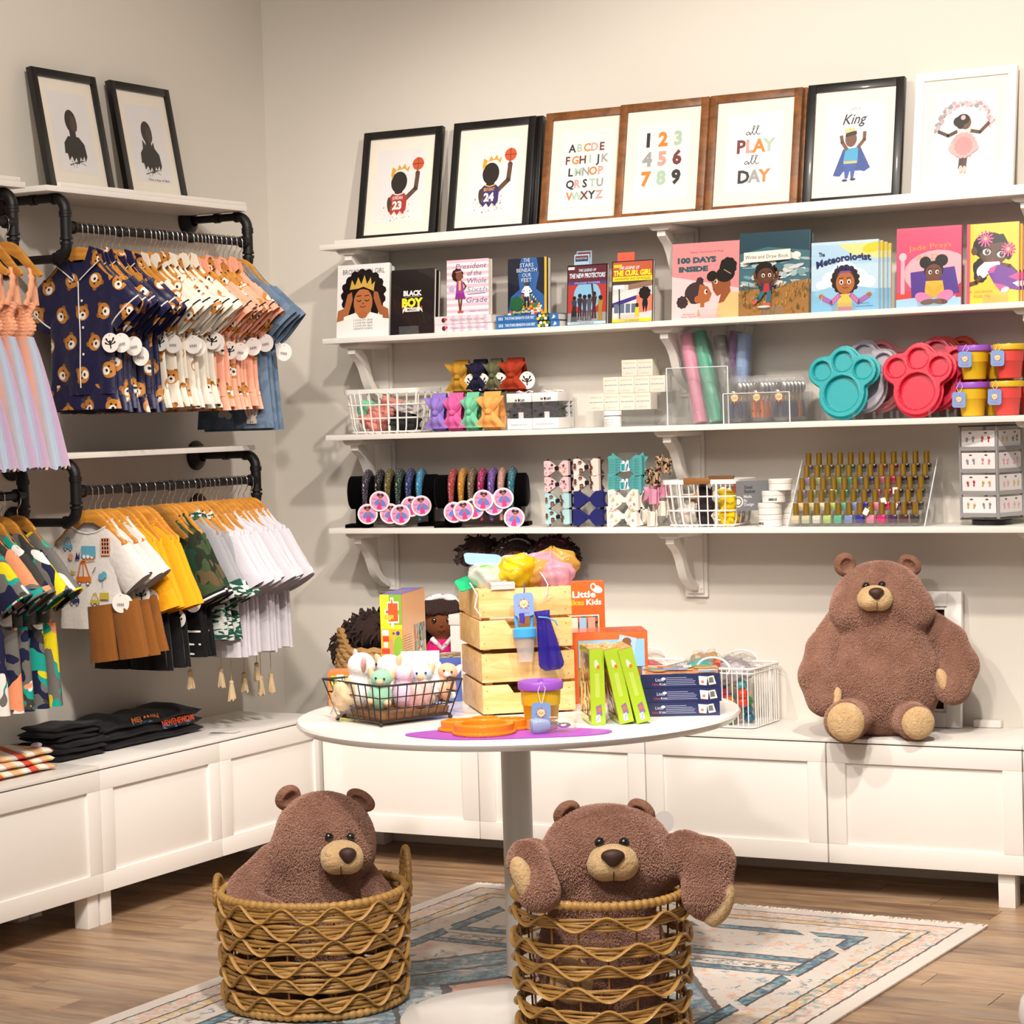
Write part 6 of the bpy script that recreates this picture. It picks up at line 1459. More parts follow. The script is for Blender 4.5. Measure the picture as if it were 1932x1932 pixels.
def girl_tag():
    r = .0345; m = MB().c('#ead9dd'); m.at((0, 0, 0), rotm(PI/2, 0, 0)).lathe([(r, -.0008), (r, .0008)], 28); m.at()
    a = Art(2*r, 2*r, 100, o=(-r, -.001, -r), mb=m); a.ell(50, 50, 42, 42, '#d98fb4', n=28); a.ell(43, 80, 9, 8, '#2a1c1e'); a.ell(60, 80, 9, 8, '#2a1c1e'); a.ell(52, 70, 8, 9, '#b0704a'); a.poly([(44, 60), (60, 60), (64, 10), (40, 10)], '#c9357a')
    a.poly([(40, 60), (48, 60), (44, 26), (24, 34), (28, 46)], '#5a78c4'); a.poly([(56, 60), (64, 60), (80, 46), (82, 30), (62, 26)], '#5a78c4'); a.rect(49, 44, 57, 60, '#b0704a'); a.rect(43, 69, 61, 72, '#3a2a30')
    a.text('Jewelz', 22, 56, 6, '#6a3a5a', w=20); a.line([(14, 30), (20, 44)], 3, '#b0704a'); a.line([(84, 28), (88, 44)], 3, '#b0704a'); return m.mesh('price_tag', PRINT, 0)
GTAG = girl_tag()
bands = [(0.514, '#3b3146', 'dark multicolour', -.012), (0.562, '#121012', 'black', .03), (0.600, '#6f6326', 'gold', -.012), (0.641, '#1e4034', 'dark green', -.016), (0.681, '#2e3a78', 'royal blue', .01), (0.722, '#3a97c4', 'sky blue', .012),
         (0.849, '#b1403f', 'coral red', -.008), (0.886, '#d9921c', 'amber', -.004), (0.923, '#7a6248', 'mixed bronze', .003), (0.960, '#b01f62', 'magenta', .03), (0.999, '#7a55b0', 'violet', .014), (1.036, '#d9a08e', 'blush pink', .035), (1.074, '#2a7a8c', 'teal', -.03)]
for i, (x, hx, nm, tz) in enumerate(bands):
    mt = glitter('glitter_'+hx.strip('#'), hx); bs_ = (x-(.613 if i < 6 else .954))*.888
    t = thing('sparkly_headband', f'{nm} sparkly headband on the {"left" if i < 6 else "right"} black velvet bar', 'headband', ((.572 if i < 6 else .913)+bs_*math.cos(BRZ), -.138+bs_*math.sin(BRZ), Z4(x)+.108), BRZ+.02, 'sparkly headbands on the velvet bars')
    P = [(0, -.072*math.cos(a)*1.0, .058+.03*0+.045*math.sin(a)-.0) for a in np.linspace(PI*1.0, 0, 17)]
    P = [(0, -.07, -.085), (0, -.075, -.04), (0, -.073, 0)]+[(0, -.073*math.cos(a), .062*math.sin(a)+.006) for a in np.linspace(.0, PI, 15)]+[(0, .076, -.03), (0, .07, -.075)]
    n = len(P); m = MB(); m.tube(P, [.0105+.0105*math.sin(min(1, k/(n-1)*1.05)*PI)**.7 for k in range(n)], 12, flat=.62); m.build('padded_band', mt, t, smooth=70)
    o = bpy.data.objects.new('price_tag', GTAG); COL.objects.link(o); o.parent = t; o.location = (.012, -.098-.004*(i % 2), -.048+tz); o.rotation_euler = (0, rr.uniform(-.15, .15), 0)
# felt bows on clear cards
def bow(loc, w, h, mat, label, edge=None, art=None, spikes=True, rz=0, tilt=0, centre=None, group='felt hair bows'):
    t = thing('hair_bow', label, 'bow', loc, group=group, rot=(0, tilt, rz))
    def loop(sg, sc, y0, spk, nm, mt):
        P = [(sg*w*.07, h*.16), (sg*w*.2, h*.34), (sg*w*.34, h*.5), (sg*w*.5, h*.46), (sg*w*.5, 0), (sg*w*.5, -h*.46), (sg*w*.34, -h*.5), (sg*w*.2, -h*.34), (sg*w*.07, -h*.16)]
        if spk: P = [(sg*w*.05, h*.1), (sg*w*.3, h*.4), (sg*w*.46, h*.62), (sg*w*.5, h*.42), (sg*w*.62, h*.4), (sg*w*.52, h*.12), (sg*w*.52, -h*.12), (sg*w*.62, -h*.4), (sg*w*.5, -h*.42), (sg*w*.46, -h*.62), (sg*w*.3, -h*.4), (sg*w*.05, -h*.1)]
        P = [(x*sc, z*sc) for x, z in P]; m = MB(); k = 6; n = len(P); q = P if sg > 0 else P[::-1]
        m.prism(q, y0-.0012, y0+.0012)
        if not spk:
            m = MB(); vs = []; fs = []
            for lay, yy in enumerate((0, 1)):
                for x, z in q: s = abs(x)/(w*.5*sc); vs.append((x, y0-(.02*math.sin(min(1, s)*PI*.75) if lay == 0 else -.001), z*(1 if lay == 0 else .98)))
            fs = [tuple(range(n)), tuple(range(2*n-1, n-1, -1))]+[(i, i+n, (i+1) % n+n, (i+1) % n) for i in range(n)]
            m.add(vs, fs)
        m.build(nm, mt, t, smooth=35)
    for sg in (-1, 1):
        if spikes: loop(sg, 1.0, .006, True, 'bow_tail', edge or mat)
        loop(sg, 1.0, -.001, False, 'bow_loop', mat)
        if art:
            a = Art(w*.36, h*.8, 100, step=.0001, o=(sg*w*.29-w*.18, 0, -h*.4)); a.fn = lambda x, z, d: np.array([x, -.0035-.02*math.sin(min(1, abs(x)/(w*.5))*PI*.75)-d, z]); art(a, sg); a.build('bow_print', t)
    MB().box((0, -.006, 0), (w*.16, .016, h*.24)).build('centre_band', centre or edge or mat, t, bevel=.003)
    return t
def card(x, y, z, w, h, label):
    t = thing('bow_card', label, 'card', (x, y, z), group='clear cards carrying hair bows'); MB().box((0, 0, h/2), (w, .0016, h)).build('card', CLEAR, t); MB().box((0, .012, .001), (w*.8, .03, .002)).build('foot', CLEAR, t)
F = lambda n, h: cloth('felt_'+n, h, .9, .3, .3, 300)
def heads(bgc, skins):
    def f(a, sg):
        q = random.Random(3+sg)
        for k in range(5): x, y = q.uniform(15, 85), 20+k*(a.H-40)/4.; a.ell(x, y, 17, 15, '#2a1814', n=10); a.ell(x, y-7, 12, 12, skins[k % len(skins)], n=10)
    return f
def dots(cols, n=9):
    def f(a, sg):
        q = random.Random(5+sg)
        for k in range(n): a.ell(q.uniform(8, 92), q.uniform(8, a.H-8), q.uniform(5, 12), q.uniform(4, 11), q.choice(cols), n=9)
    return f
zz = Z4(1.23)
card(1.228, -.165, zz, .07, .215, 'clear card with two pink and two pale blue printed bows'); card(1.338, -.165, zz, .07, .22, 'clear card with two face print bows and two navy bows'); card(1.468, -.165, zz, .07, .235, 'clear card with two teal bows and two white monogram bows')
pkf, lbf, blk, nvf = F('pink', '#e2b9bd'), F('pale_blue', '#a9ccd0'), F('black', '#161316'), F('navy', '#1e2160')
for k, (zk, mm, ar, lab) in enumerate(((.19, pkf, dots(['#2a2226', '#c9a24a', '#d98aa0']), 'pink printed bow with black trim, topmost of the first bow card'), (.138, pkf, dots(['#2a2226', '#d98aa0', '#3a2a30']), 'pink printed bow with black trim, second on the first bow card'), (.085, lbf, heads(0, ['#8a5a3a']), 'pale blue face print bow, third on the first bow card'), (.033, lbf, heads(0, ['#7a4a30']), 'pale blue face print bow, lowest on the first bow card'))):
    bow((1.228, -.19, zz+zk), .088, .05, mm, lab, blk, ar)
for k, (zk, lab) in enumerate(((.192, 'brown face print bow, top of the second bow card'), (.142, 'brown face print bow, second on the second bow card'))):
    bow((1.336, -.19, zz+zk), .09, .056, F('blush_white', '#e0cdc4'), lab, F('brown', '#3a221c'), heads(0, ['#7a4a34', '#8a5a40', '#6a3a2a']), centre=blk)
for k, zk in enumerate((.088, .031)): bow((1.34-.004*k, -.192, zz+zk), .1, .056, nvf, f'plain navy blue bow, {["upper", "lower"][k]} one on the second bow card', nvf)
tlf = F('teal', '#4f9c9c'); whf = F('ivory', '#e3dad0')
def teal_art(a, sg):
    for k in range(6): a.text('& Co. Tiffany', 50, 6+k*a.H/6.2, 9, '#2a4a4c', w=84)
def mono(a, sg):
    K = [('L', '#2a2424'), ('V', '#2a2424')]; q = random.Random(8+sg)
    for k in range(3):
        x, y = 25+q.uniform(0, 40), 20+k*a.H/3.2; a.text('L', x-5, y-6, 17, '#2a2424'); a.text('V', x+5, y-1, 17, '#2a2424')
        fx, fy = 80-30*(k % 2), y+22; c = q.choice(['#d9a23a', '#a9b83a', '#c94a4a', '#3a9a6a', '#d98aa0'])
        for j in range(4): a.ell(fx+6*math.cos(j*PI/2), fy+6*math.sin(j*PI/2), 4.5, 4.5, c, n=9)
    a.ell(30, 12, 8, 8, '#c9bdb4', n=12); a.ell(30, 12, 6, 6, '#e3dad0', n=12)
for k, zk in enumerate((.195, .137)):
    t = bow((1.474-.004*k, -.185, zz+zk), .118, .066, tlf, f'teal lettered bow with a charm, {["upper", "lower"][k]} one on the third bow card', tlf, teal_art)
    a = Art(.036, .036, 100, o=(-.018, -.0155, -.02)); a.ell(35, 85, 14, 12, '#e8e4e0'); a.ell(75, 90, 12, 14, '#e8e4e0'); a.poly([(5, 5), (8, 75), (45, 80), (48, 0)], '#e8e4e0'); a.poly([(52, 0), (52, 80), (84, 88), (90, 10)], '#e8e4e0'); a.rect(10, 8, 44, 70, '#1f8f9a'); a.poly([(56, 10), (70, 80), (84, 60), (66, 4)], '#3a6a8a'); a.ell(86, 18, 14, 12, '#dfe0e2'); a.build('charm', t)
for k, zk in enumerate((.085, .033)): bow((1.468-.006*k, -.195, zz+zk), .106, .07, whf, f'white monogram bow, {["upper", "lower"][k]} one on the third bow card', whf, mono)
leof = patch_mat('leopard_felt', '#b99a7c', [('#231a16', .52), ('#a8866a', .64)], 90)
for k, (x, zk, mm, lab) in enumerate(((1.6, .195, leof, 'leopard print bow, upper one leaning right'), (1.566, .155, leof, 'leopard print bow, lower one leaning right'), (1.59, .118, F('rose', '#dc93ad'), 'rose pink bow, upper one leaning right'), (1.56, .098, F('rose', '#dc93ad'), 'rose pink bow, lower one leaning right'), (1.585, .06, F('cream', '#e2d9cc'), 'cream white bow, upper one leaning right'), (1.552, .028, F('cream', '#e2d9cc'), 'cream white bow, lower one leaning right'))):
    bow((x, -.175-.012*(k % 2), zz+zk), .075, .048, mm, lab, mm, tilt=.12, rz=-.75)
card(1.578, -.14, zz, .06, .2, 'clear card tilted behind the leopard, rose and cream bows')
B2 = white_basket(1.615, 1.87, -.15, Z4(1.7), .148, .185, 'white wire basket with wooden handles on the nail polish shelf', True)
for i, (x, y, z, r, mm, lab) in enumerate(((1.69, -.19, .04, (.03, .03, .035), whf, 'white felt bundle at the front left inside the handled basket'), (1.75, -.2, .06, (.03, .02, .05), F('char', '#2c2328'), 'dark printed bundle inside the handled basket'), (1.82, -.19, .075, (.028, .025, .032), F('lemon', '#e0bf1c'), 'yellow felt bundle on top inside the handled basket'), (1.81, -.18, .03, (.034, .03, .03), F('lemon', '#e0bf1c'), 'yellow felt bundle below inside the handled basket'), (1.71, -.13, .09, (.035, .03, .03), F('tan', '#b5936c'), 'tan felt bundle inside the handled basket'), (1.77, -.12, .085, (.045, .03, .03), F('pale_check', '#cfd0cb'), 'pale printed bundle inside the handled basket'), (1.84, -.13, .1, (.025, .03, .03), F('brick', '#a8403c'), 'red felt bundle inside the handled basket'), (1.76, -.16, .025, (.05, .05, .024), whf, 'white felt bundle at the bottom inside the handled basket'))):
    lump('felt_bundle', lab, 'fabric', mm, (x, y, Z4(x)+z), r, 160+i, .3, 7, 'bundles in the handled basket')
t = thing('basket_sign', 'grey card sign hanging on the right end of the handled basket', 'sign', (1.868, -.23, Z4(1.87)+.05), math.radians(47)); SG = M('sign_grey', '#77787c', .5)
MB().box((.055, 0, .045), (.11, .0016, .092)).build('card', SG, t)
a = Art(.11, .092, 100, o=(0, -.0009, -.001)); a.text('Steel', 24, 62, 9, '#4a4a4e', al='l', bold=.03); a.text('Basket', 24, 50, 9, '#4a4a4e', al='l', bold=.03); [a.text(s, 22, 36-11*k, 8, '#d9d6d2', al='l', bold=.02) for k, s in enumerate(('Made', 'By', 'Design'))]; a.ell(4, 26, 16, 16, '#e3e0dc', n=20); a.ell(4, 26, 12, 12, '#77787c', n=20); a.ell(4, 26, 8, 8, '#e3e0dc', n=20); a.build('print', t)
# white tubs
TUB = M('tub_white', '#ece7e1', .3)
for i, (x, y, k, h, lab) in enumerate(((1.966, -.2, 0, .037, 'white round tub, bottom of the front stack'), (1.966, -.2, 1, .037, 'white round tub, second of the front stack'), (1.978, -.196, 2, .036, 'white round tub, third of the front stack'), (1.999, -.19, 3, .037, 'white round tub, topmost of the front stack'), (2.0, -.11, 0, .037, 'white round tub, bottom of the back stack'), (2.0, -.11, 1, .037, 'white round tub, second of the back stack'), (2.0, -.11, 2, .036, 'white round tub, topmost of the back stack'))):
    t = thing('cream_tub', lab, 'tub', (x, y, Z4(x)+k*.0368), group='stacked white tubs')
    MB().lathe([(.034, 0), (.036, .002), (.036, .021), (.0345, .0212)], 32).build('tub_body', TUB, t); MB().lathe([(.0365, .0216), (.037, .023), (.037, .034), (.035, .0362)], 32).build('lid', TUB, t)
    a = Art(.05, .02, 100, o=(0, 0, .002)); a.fn = lambda x, z, d: np.array([.0363*math.sin((x-.02)/.0363), -(.0363+d)*math.cos((x-.02)/.0363), z])
    if i in (0, 2): a.text('EMERGE', 62 if i else 0, 10, 14, INK, w=52, bold=.04); a.build('print', t)
# nail polish on a clear stair
cols = ['#e2cba8', '#c9cba6', '#dedac9', '#b5cf7a', '#5fb596', '#7f93c0', '#2a2f94', '#e08aa6', '#d81a78', '#4a2352', '#4a2a22', '#38302a']
cols2 = ['#8f7fa0', '#9aa07a', '#6f6a52', '#7f9a5a', '#3f8a6c', '#5a6672', '#2a2c5c', '#a85a72', '#a81848', '#2a1228', '#241216', '#1a1418']
BOT = lambda h: M('polish_'+h.strip('#'), h, .16, coat=.6, var=.02); GOLD = M('gold_cap', '#c9a03f', .28, .85, var=.05); BGL = clear_mat('bottle_glass', '#f8f8f8', .0, .9, .03)
names_c = ['cream', 'pale olive', 'white', 'lime', 'green', 'periwinkle', 'royal blue', 'pink', 'magenta', 'plum', 'brown', 'charcoal']
t = thing('polish_rack', 'clear stepped rack full of nail polish', 'stand', (2.045, -.225, Z4(2.1)))
for r in range(5): MB().box((.205, .0155+.029*r, .002+.0375*r), (.43, .028, .003)).box((.205, .0008+.029*r, .012+.0375*r), (.43, .0015, .02)).build('step', CLEAR, t)
for sx, nm in ((-.012, 'left'), (.425, 'right')):
    m = MB(); P = [(0, 0), (.17, 0), (.17, .2), (.135, .2)]; vs = [(sx, y, z) for y, z in P]+[(sx+.003, y, z) for y, z in P]
    m.add(vs, [(0, 1, 2, 3), (7, 6, 5, 4), (0, 4, 5, 1), (1, 5, 6, 2), (2, 6, 7, 3), (3, 7, 4, 0)]); m.build('end_panel', CLEAR, t); MB().rod((sx, 0, 0), (sx, .135, .2), .002, 6).build('polished_edge', MATS['acrylic_edge'], t)
def polish_proto(h):
    t = thing('nail_polish', None, None)
    MB().box((0, 0, .0165), (.0275, .0255, .029)).build('glass', BGL, t, bevel=.004); MB().box((0, 0, .0175), (.0262, .0242, .0255)).build('lacquer', BOT(h), t, bevel=.005)
    MB().lathe([(.0085, .0315), (.0085, .034), (.0092, .0345), (.0088, .0665), (.0078, .0675)], 20).build('cap', GOLD, t); return t
for r in range(5):
    for c in range(12):
        h = cols[c] if r < 2 else cols2[c]; k = f'np{h}'
        if k not in USED: pr_ = polish_proto(h); PP = globals().setdefault('PPS', {}); PP[k] = pr_
        x = 2.055+.0347*c+(.004 if r % 2 else 0)
        place(PPS[k], k, (x, -.225+.0165+.029*r, Z4(2.1)+.0038+.0375*r), 0, f'{names_c[c] if r < 2 else "dark "+names_c[c] if c > 4 else "muted "+names_c[c]} nail polish, {ORD[r]} row from the bottom, {ORD[c]} from the left', 'nail polish', 'nail polish bottles on the clear rack')
for k, (x, y, z, rz) in enumerate(((2.29, -.232, .045, .5), (2.335, -.2, .075, -.3), (2.37, -.2, .06, .4), (2.36, -.165, .105, 0), (2.4, -.105, .165, .2), (2.16, -.17, .1, .3))):
    t = thing('polish_tag', f'small white card tied to a nail polish cap, {ORD[k]} from the left', 'tag', (x, y, Z4(x)+z), rot=(0, rz, 0), group='cards on the nail polish'); MB().box((0, 0, 0), (.016, .0008, .02)).build('card', WCARD, t); MB().tube([(0, 0, .009), (.004, .002, .016), (.006, .012, .02)], .0006, 4).build('gold_thread', GOLD, t)
# earring spinner
t = thing('earring_spinner', 'clear four-sided spinner of earring cards on a black base', 'display', (2.645, -.12, Z4(2.65)), math.radians(-16.3))
SMK = M('smoked_edge', '#3a3a3e', .3); EFR = M('spinner_frame', '#a9a8ab', .25, .3); EC = M('earring_card', '#e9e4e4', .6)
MB().lathe([(.055, 0), (.06, .002), (.06, .014), (.055, .016)], 32).build('base', M('black_base', '#121214', .4), t); S = .062
MB().box((0, 0, .019), (.135, .135, .004)).build('bottom_plate', SMK, t); MB().box((0, 0, .294), (.135, .135, .004)).build('top_plate', SMK, t)
for sx in (-1, 1):
    for sy in (-1, 1): MB().box((sx*.064, sy*.064, .156), (.007, .007, .272)).build('corner_post', EFR, t)
qe = random.Random(6)
for f in range(2):
    for r in range(4):
        z0 = .035+.0655*r; rz = 0 if f == 0 else PI/2
        R = rotm(0, 0, rz); m = MB().at((0, 0, 0), R).box((0, -.066, z0+.024), (.116, .0012, .05)); card_ = m.build('earring_card', EC, t)
        MB().at((0, 0, 0), R).box((0, -.0672, z0-.004), (.122, .003, .012)).build('tray_lip', EFR, t)
        m = MB().at((0, 0, 0), R)
        for e in range(2):
            hc = qe.choice(['#b0303a', '#7a2a3a', '#d98a94', '#d9a5a8', '#c9a05a', '#8a8a90']) if f == 0 else qe.choice(['#d9b0ac', '#e0a0b0', '#c9b27a', '#8a8a90', '#d9a06a'])
            m.c('#55504e').ell((-.027+.054*e, -.067, z0+.042), (.006, .001, .0025), 8, 5)
            for g in (-1, 1): x = -.027+.054*e+g*.011; m.c(hc).ell((x, -.068, z0+.027+qe.uniform(-.003, .003)), (.0045, .002, .005), 8, 6); m.ell((x+qe.uniform(-.002, .002), -.068, z0+.019), (.003, .002, .004), 8, 6)
        m.build('earrings', GLOSSP, card_)['kind'] = 'stuff'

# ------------------------------------------------------------------ goods on the round table (top at z = .70)
ZT = TZ+.0008
DWIRE = M('dark_wire', '#3c3532', .45, .6)
t = thing('wire_tray_basket', 'dark wire basket of plush toys on the round table', 'basket', (0, 0, 0))
bF, bL, bR = np.array((1.64, -1.976, .712)), np.array((1.456, -1.891, .712)), np.array((1.724, -1.775, .712)); bB = bL+bR-bF
tF, tL, tR, tB = np.array((1.646, -1.987, .803)), np.array((1.402, -1.872, .803)), np.array((1.766, -1.782, .803)), np.array((1.535, -1.672, .803))
for a0, a1, c0, c1, n in ((bF, bL, tF, tL, 8), (bF, bR, tF, tR, 9), (bL, bB, tL, tB, 9), (bR, bB, tR, tB, 8)):
    for k in range(n+1 if a0 is bF else n):
        f = k/n; MB().rod(a0+(a1-a0)*f, c0+(c1-c0)*f, .0016, 6).build('upright_wire', DWIRE, t)
    for f, r in ((0, .0032), (.33, .0017), (.66, .0017), (1, .003)): MB().rod(a0+(c0-a0)*f, a1+(c1-a1)*f, r, 6).build('rail_wire', DWIRE, t)
for cnr in (bF, bL, bR, bB): MB().ell((cnr[0], cnr[1], .7055), (.006, .006, .0055), 10, 8).build('foot_ball', DWIRE, t)
cb = (bF+bL+bR+bB)/4; BW = wood_mat('basket_board', '#6f4526', '#8f5f36', (10, 30, 30))
Pq = [cb+(q_-cb)*.95 for q_ in (bF, bR, bB, bL)]
m = MB(); m.add([(p_[0], p_[1], .7145) for p_ in Pq]+[(cb+(p_-cb)*1.04)[:2].tolist()+[.733] for p_ in Pq], [(3, 2, 1, 0), (4, 5, 6, 7), (0, 1, 5, 4), (1, 2, 6, 5), (2, 3, 7, 6), (3, 0, 4, 7)]); m.build('board', BW, t)
def rel(u, d, z, c=(1.585, -1.83)):                    # u to the right across the basket, d away from the shop floor
    return (c[0]+.877*u-.48*d*1, c[1]+.48*u+.877*d, z)
PLW, PLP, PLM, PLL, PLB, PLO = (C('plush_'+n, h, sheen=.5, bump=.5, bscale=140) for n, h in (('white', '#ece6e2'), ('pink', '#dfa9a4'), ('mint', '#8fbfa2'), ('lilac', '#d3b3c9'), ('blue', '#b9cfe0'), ('peach', '#e3a98a')))
BEIGE = C('plush_beige', '#cfb08a', sheen=.4)
EYE = M('black_eye', '#0a0808', .08, coat=1)
def toy(loc, r, mat, ear, label, rz=.5, lean=0):
    r *= 1.2
    t = thing('plush_toy', label, 'toy', loc, group='plush toys in the wire basket', rot=(0, lean, rz))
    f = lambda p: smin(sd_ell(p, (0, 0, r*.8), (r*.8, r*.7, r*.95)), sd_ell(p, (0, -r*.1, r*2.0), (r*.72, r*.66, r*.62)), r*.25)
    sdf_mb(f, (-r*1.2, -r*1.2, -r*.3), (r*1.2, r*1.2, r*2.9), r*.11).build('body', mat, t, smooth=80)
    r *= 1.0
    for sg in (-1, 1):
        MB().at((sg*r*.62, 0, r*2.15), rotm(0, sg*.5, 0)).ell((0, 0, 0), (r*.24, r*.14, r*.55), 14, 10).build('ear', ear, t)
        MB().ell((sg*r*.28, -r*.72, r*2.08), r*.08, 8, 6).build('eye', EYE, t)
        MB().at((sg*r*.6, -r*.55, r*.45)).ell((0, 0, 0), (r*.26, r*.42, r*.26), 12, 8).build('paw', ear, t)
    MB().ell((0, -r*.72, r*1.85), (r*.26, r*.16, r*.2), 12, 8).build('muzzle', ear, t)
toy(rel(-.085, .0, .735), .045, PLW, PLP, 'white plush with pink ears at the left of the wire basket', 2.4, -.15); toy(rel(-.03, -.055, .735), .032, PLM, BEIGE, 'mint green knitted plush in the wire basket', .4, .1)
toy(rel(.03, -.03, .735), .034, PLL, PLW, 'lilac knitted plush in the wire basket', 2.7); toy(rel(.075, -.005, .735), .034, PLB, BEIGE, 'pale blue plush in the wire basket', .6); toy(rel(-.01, .06, .735), .04, PLW, BEIGE, 'white plush at the back of the wire basket', 3.0)
toy(rel(.13, .03, .745), .03, PLO, PLW, 'peach plush at the right end of the wire basket', .5, .2)
for k, (u, d, z, r, mm, lab) in enumerate(((.06, .04, .79, (.06, .045, .05), PLW, 'white plush bundle in clear film at the centre of the wire basket'), (-.11, -.02, .765, (.04, .035, .04), BEIGE, 'beige plush bundle in clear film at the left of the wire basket'), (.07, -.04, .765, (.035, .025, .035), PLP, 'pink plush bundle in clear film at the front of the wire basket'))):
    o = lump('plush_bundle', lab, 'toy', mm, rel(u, d, z), r, 200+k, .2, 6, 'film-wrapped plush bundles')
    lump('film_wrap', None, None, FILM, (0, 0, 0), tuple(x*1.12 for x in r), 230+k, .3, 9, parent=o)
t = thing('header_card', 'white header card standing at the back of the wire basket', 'card', rel(.07, .1, .80), .5, None); MB().at((0, 0, 0), rotm(-.35, 0, 0)).box((0, 0, .03), (.1, .0012, .07)).build('card', WCARD, t)

# two pine crates, one on the other
PINE = wood_mat('pine', '#eac78e', '#d6a865', (4, 26, 26), .5, '#8a5a2c', .06)
CRZ = math.radians(39.4); CX0, CY0 = 1.79, -1.72; CWD, CDP, CH = .243, .31, .166
def cr(x, y, z): c, s_ = math.cos(CRZ), math.sin(CRZ); return (CX0+x*c-y*s_, CY0+x*s_+y*c, z)
def crate(off, z, label):
    t = thing('pine_crate', label, 'crate', cr(off[0], off[1], z), CRZ); s = .0735; th = .011
    for y in (0, CDP-th):
        for k in range(2):
            z0 = .004+k*(s+.0075)
            if k == 0:
                P = [(0, z0), (CWD, z0), (CWD, z0+s), (CWD*.72, z0+s), (CWD*.66, z0+s-.022), (CWD*.34, z0+s-.022), (CWD*.28, z0+s), (0, z0+s)]
            else: P = [(0, z0), (CWD, z0), (CWD, z0+s), (0, z0+s)]
            MB().prism(P, y, y+th).build('slat', PINE, t, bevel=.001)
            if y == 0:
                for nx in (.012, CWD-.016):
                    for nz in (.2, .8): MB().at((nx, -.0003, z0+s*nz), rotm(PI/2, 0, 0)).lathe([(.0013, 0), (.001, .0006)], 8).build('nail_head', M('nail_dark', '#6a5038', .5), t)
    for x in (0, CWD-th):
        for k in range(2): MB().box((x+th/2, CDP/2, .004+k*(s+.0075)+s/2), (th, CDP-2*th-.001, s)).build('slat', PINE, t, bevel=.001)
    for x in (th+.009, CWD-th-.009):
        for y in (th+.009, CDP-th-.009): MB().box((x, y, CH/2-.003), (.017, .017, CH-.006)).build('corner_post', PINE, t)
    for k in range(3): MB().box((CWD/2, .05+k*.105, .0085), (CWD-2*th-.001, .09, .009)).build('bottom_slat', PINE, t)
    return t
crate((0, 0), ZT, 'lower pine crate of the stack on the round table'); crate((-.004, -.004), ZT+CH+.001, 'upper pine crate of the stack, filled with net bags')
zc = ZT+2*CH
NETS = {n: clear_mat('organza_'+n, h, o, .5, .2, wr=30) for n, h, o in (('yellow', '#f0d41a', .62), ('pink', '#f2bed2', .5), ('white', '#f4f0ec', .5), ('gold', '#ecc25e', .5), ('blue', '#3a2fb4', .62))}
def feeder(parent, loc, col, rz=0, s=1, rx=0, handle=True):
    o = MB().lathe([(.014*s, 0), (.019*s, .045*s), (.0195*s, .05*s)], 18).build('feeder_cup', clear_mat('milky_cup', '#f1eeee', .4, .5, .1), parent, loc=loc, rot=(rx, 0, rz))
    mt = M('feeder_'+col.strip('#'), col, .35)
    MB().lathe([(.019*s, .044*s), (.0225*s, .047*s), (.0225*s, .062*s), (.016*s, .066*s)], 20).build('collar', mt, o)
    if not handle: return o
    m = MB(); m.tube([(-.014*s, 0, .064*s), (-.016*s, 0, .085*s), (-.008*s, 0, .098*s), (.008*s, 0, .098*s), (.016*s, 0, .085*s), (.014*s, 0, .064*s)], .0035*s, 8); m.build('handle', mt, o); return o
def net_bag(u, d, z, r, net, col, label, seed):
    r = (r[0]*1.25, r[1]*1.2, r[2]*1.12)
    x, y, zz = cr(.12+u, .12+d, z); t = thing('net_bag', label, 'bag', (x, y, zz), CRZ, 'net bags heaped in the upper crate')
    q = random.Random(seed); ph = q.uniform(0, 6)
    def f(uu, v):
        a = 2*PI*uu; w = math.sin(PI*min(1, v*.9+.06))**.6; neck = 1 if v < .75 else max(.18, 1-(v-.75)*3.6)
        pl = 1+.09*math.sin(a*7+ph)*(.3+v)+.05*math.sin(a*13+v*9)+.05*math.sin(v*17+a*2)
        return (r[0]*w*neck*pl*math.cos(a), r[1]*w*neck*pl*math.sin(a), -r[2]+2*r[2]*v+.004*math.sin(a*5+ph))
    m = MB(); m.grid(f, 40, 18, True); m.build('net', NETS[net], t, smooth=80, rot=(q.uniform(-.5, .5), q.uniform(-.6, .6), q.uniform(-.4, .4)))
    feeder(t, (-.012, 0, -r[2]*.7), col, s=.95, rx=q.uniform(-.6, .6), handle=False)
    return t
net_bag(-.075, -.06, zc+.018, (.05, .036, .036), 'white', '#5ccf3f', 'white net bag with a green feeder at the left of the upper crate', 1); net_bag(-.02, -.075, zc+.03, (.046, .036, .044), 'yellow', '#e8c21a', 'bright yellow net bag at the front of the upper crate', 2)
net_bag(.035, -.06, zc+.026, (.042, .036, .036), 'gold', '#e0a02a', 'golden net bag at the front middle of the upper crate', 3); net_bag(.085, -.08, zc+.02, (.042, .034, .036), 'pink', '#d94a9a', 'pink net bag at the front right of the upper crate', 4)
net_bag(.075, .0, zc+.035, (.05, .036, .04), 'pink', '#e07a9a', 'pink net bag at the back right of the upper crate', 5); net_bag(.105, .03, zc+.04, (.055, .03, .045), 'gold', '#e09a2a', 'golden net bag at the back of the upper crate', 6); net_bag(.02, .03, zc+.03, (.05, .04, .04), 'white', '#d9543a', 'white net bag at the back middle of the upper crate', 7)
t = thing('feeder_card', 'blue printed lion card lying on the net bags', 'card', cr(.03, .1, zc+.064), CRZ); MB().at((0, 0, 0), rotm(-1.1, .1, 0)).prism(rrect(.1, .06, .015), -.001, .001).build('card', BLUET, t)
a = Art(.06, .05, 100); lion(a, 50, 40, 26); a.build('print', t, loc=(-.03, -.008, -.012), rot=(-1.1, .1, 0))
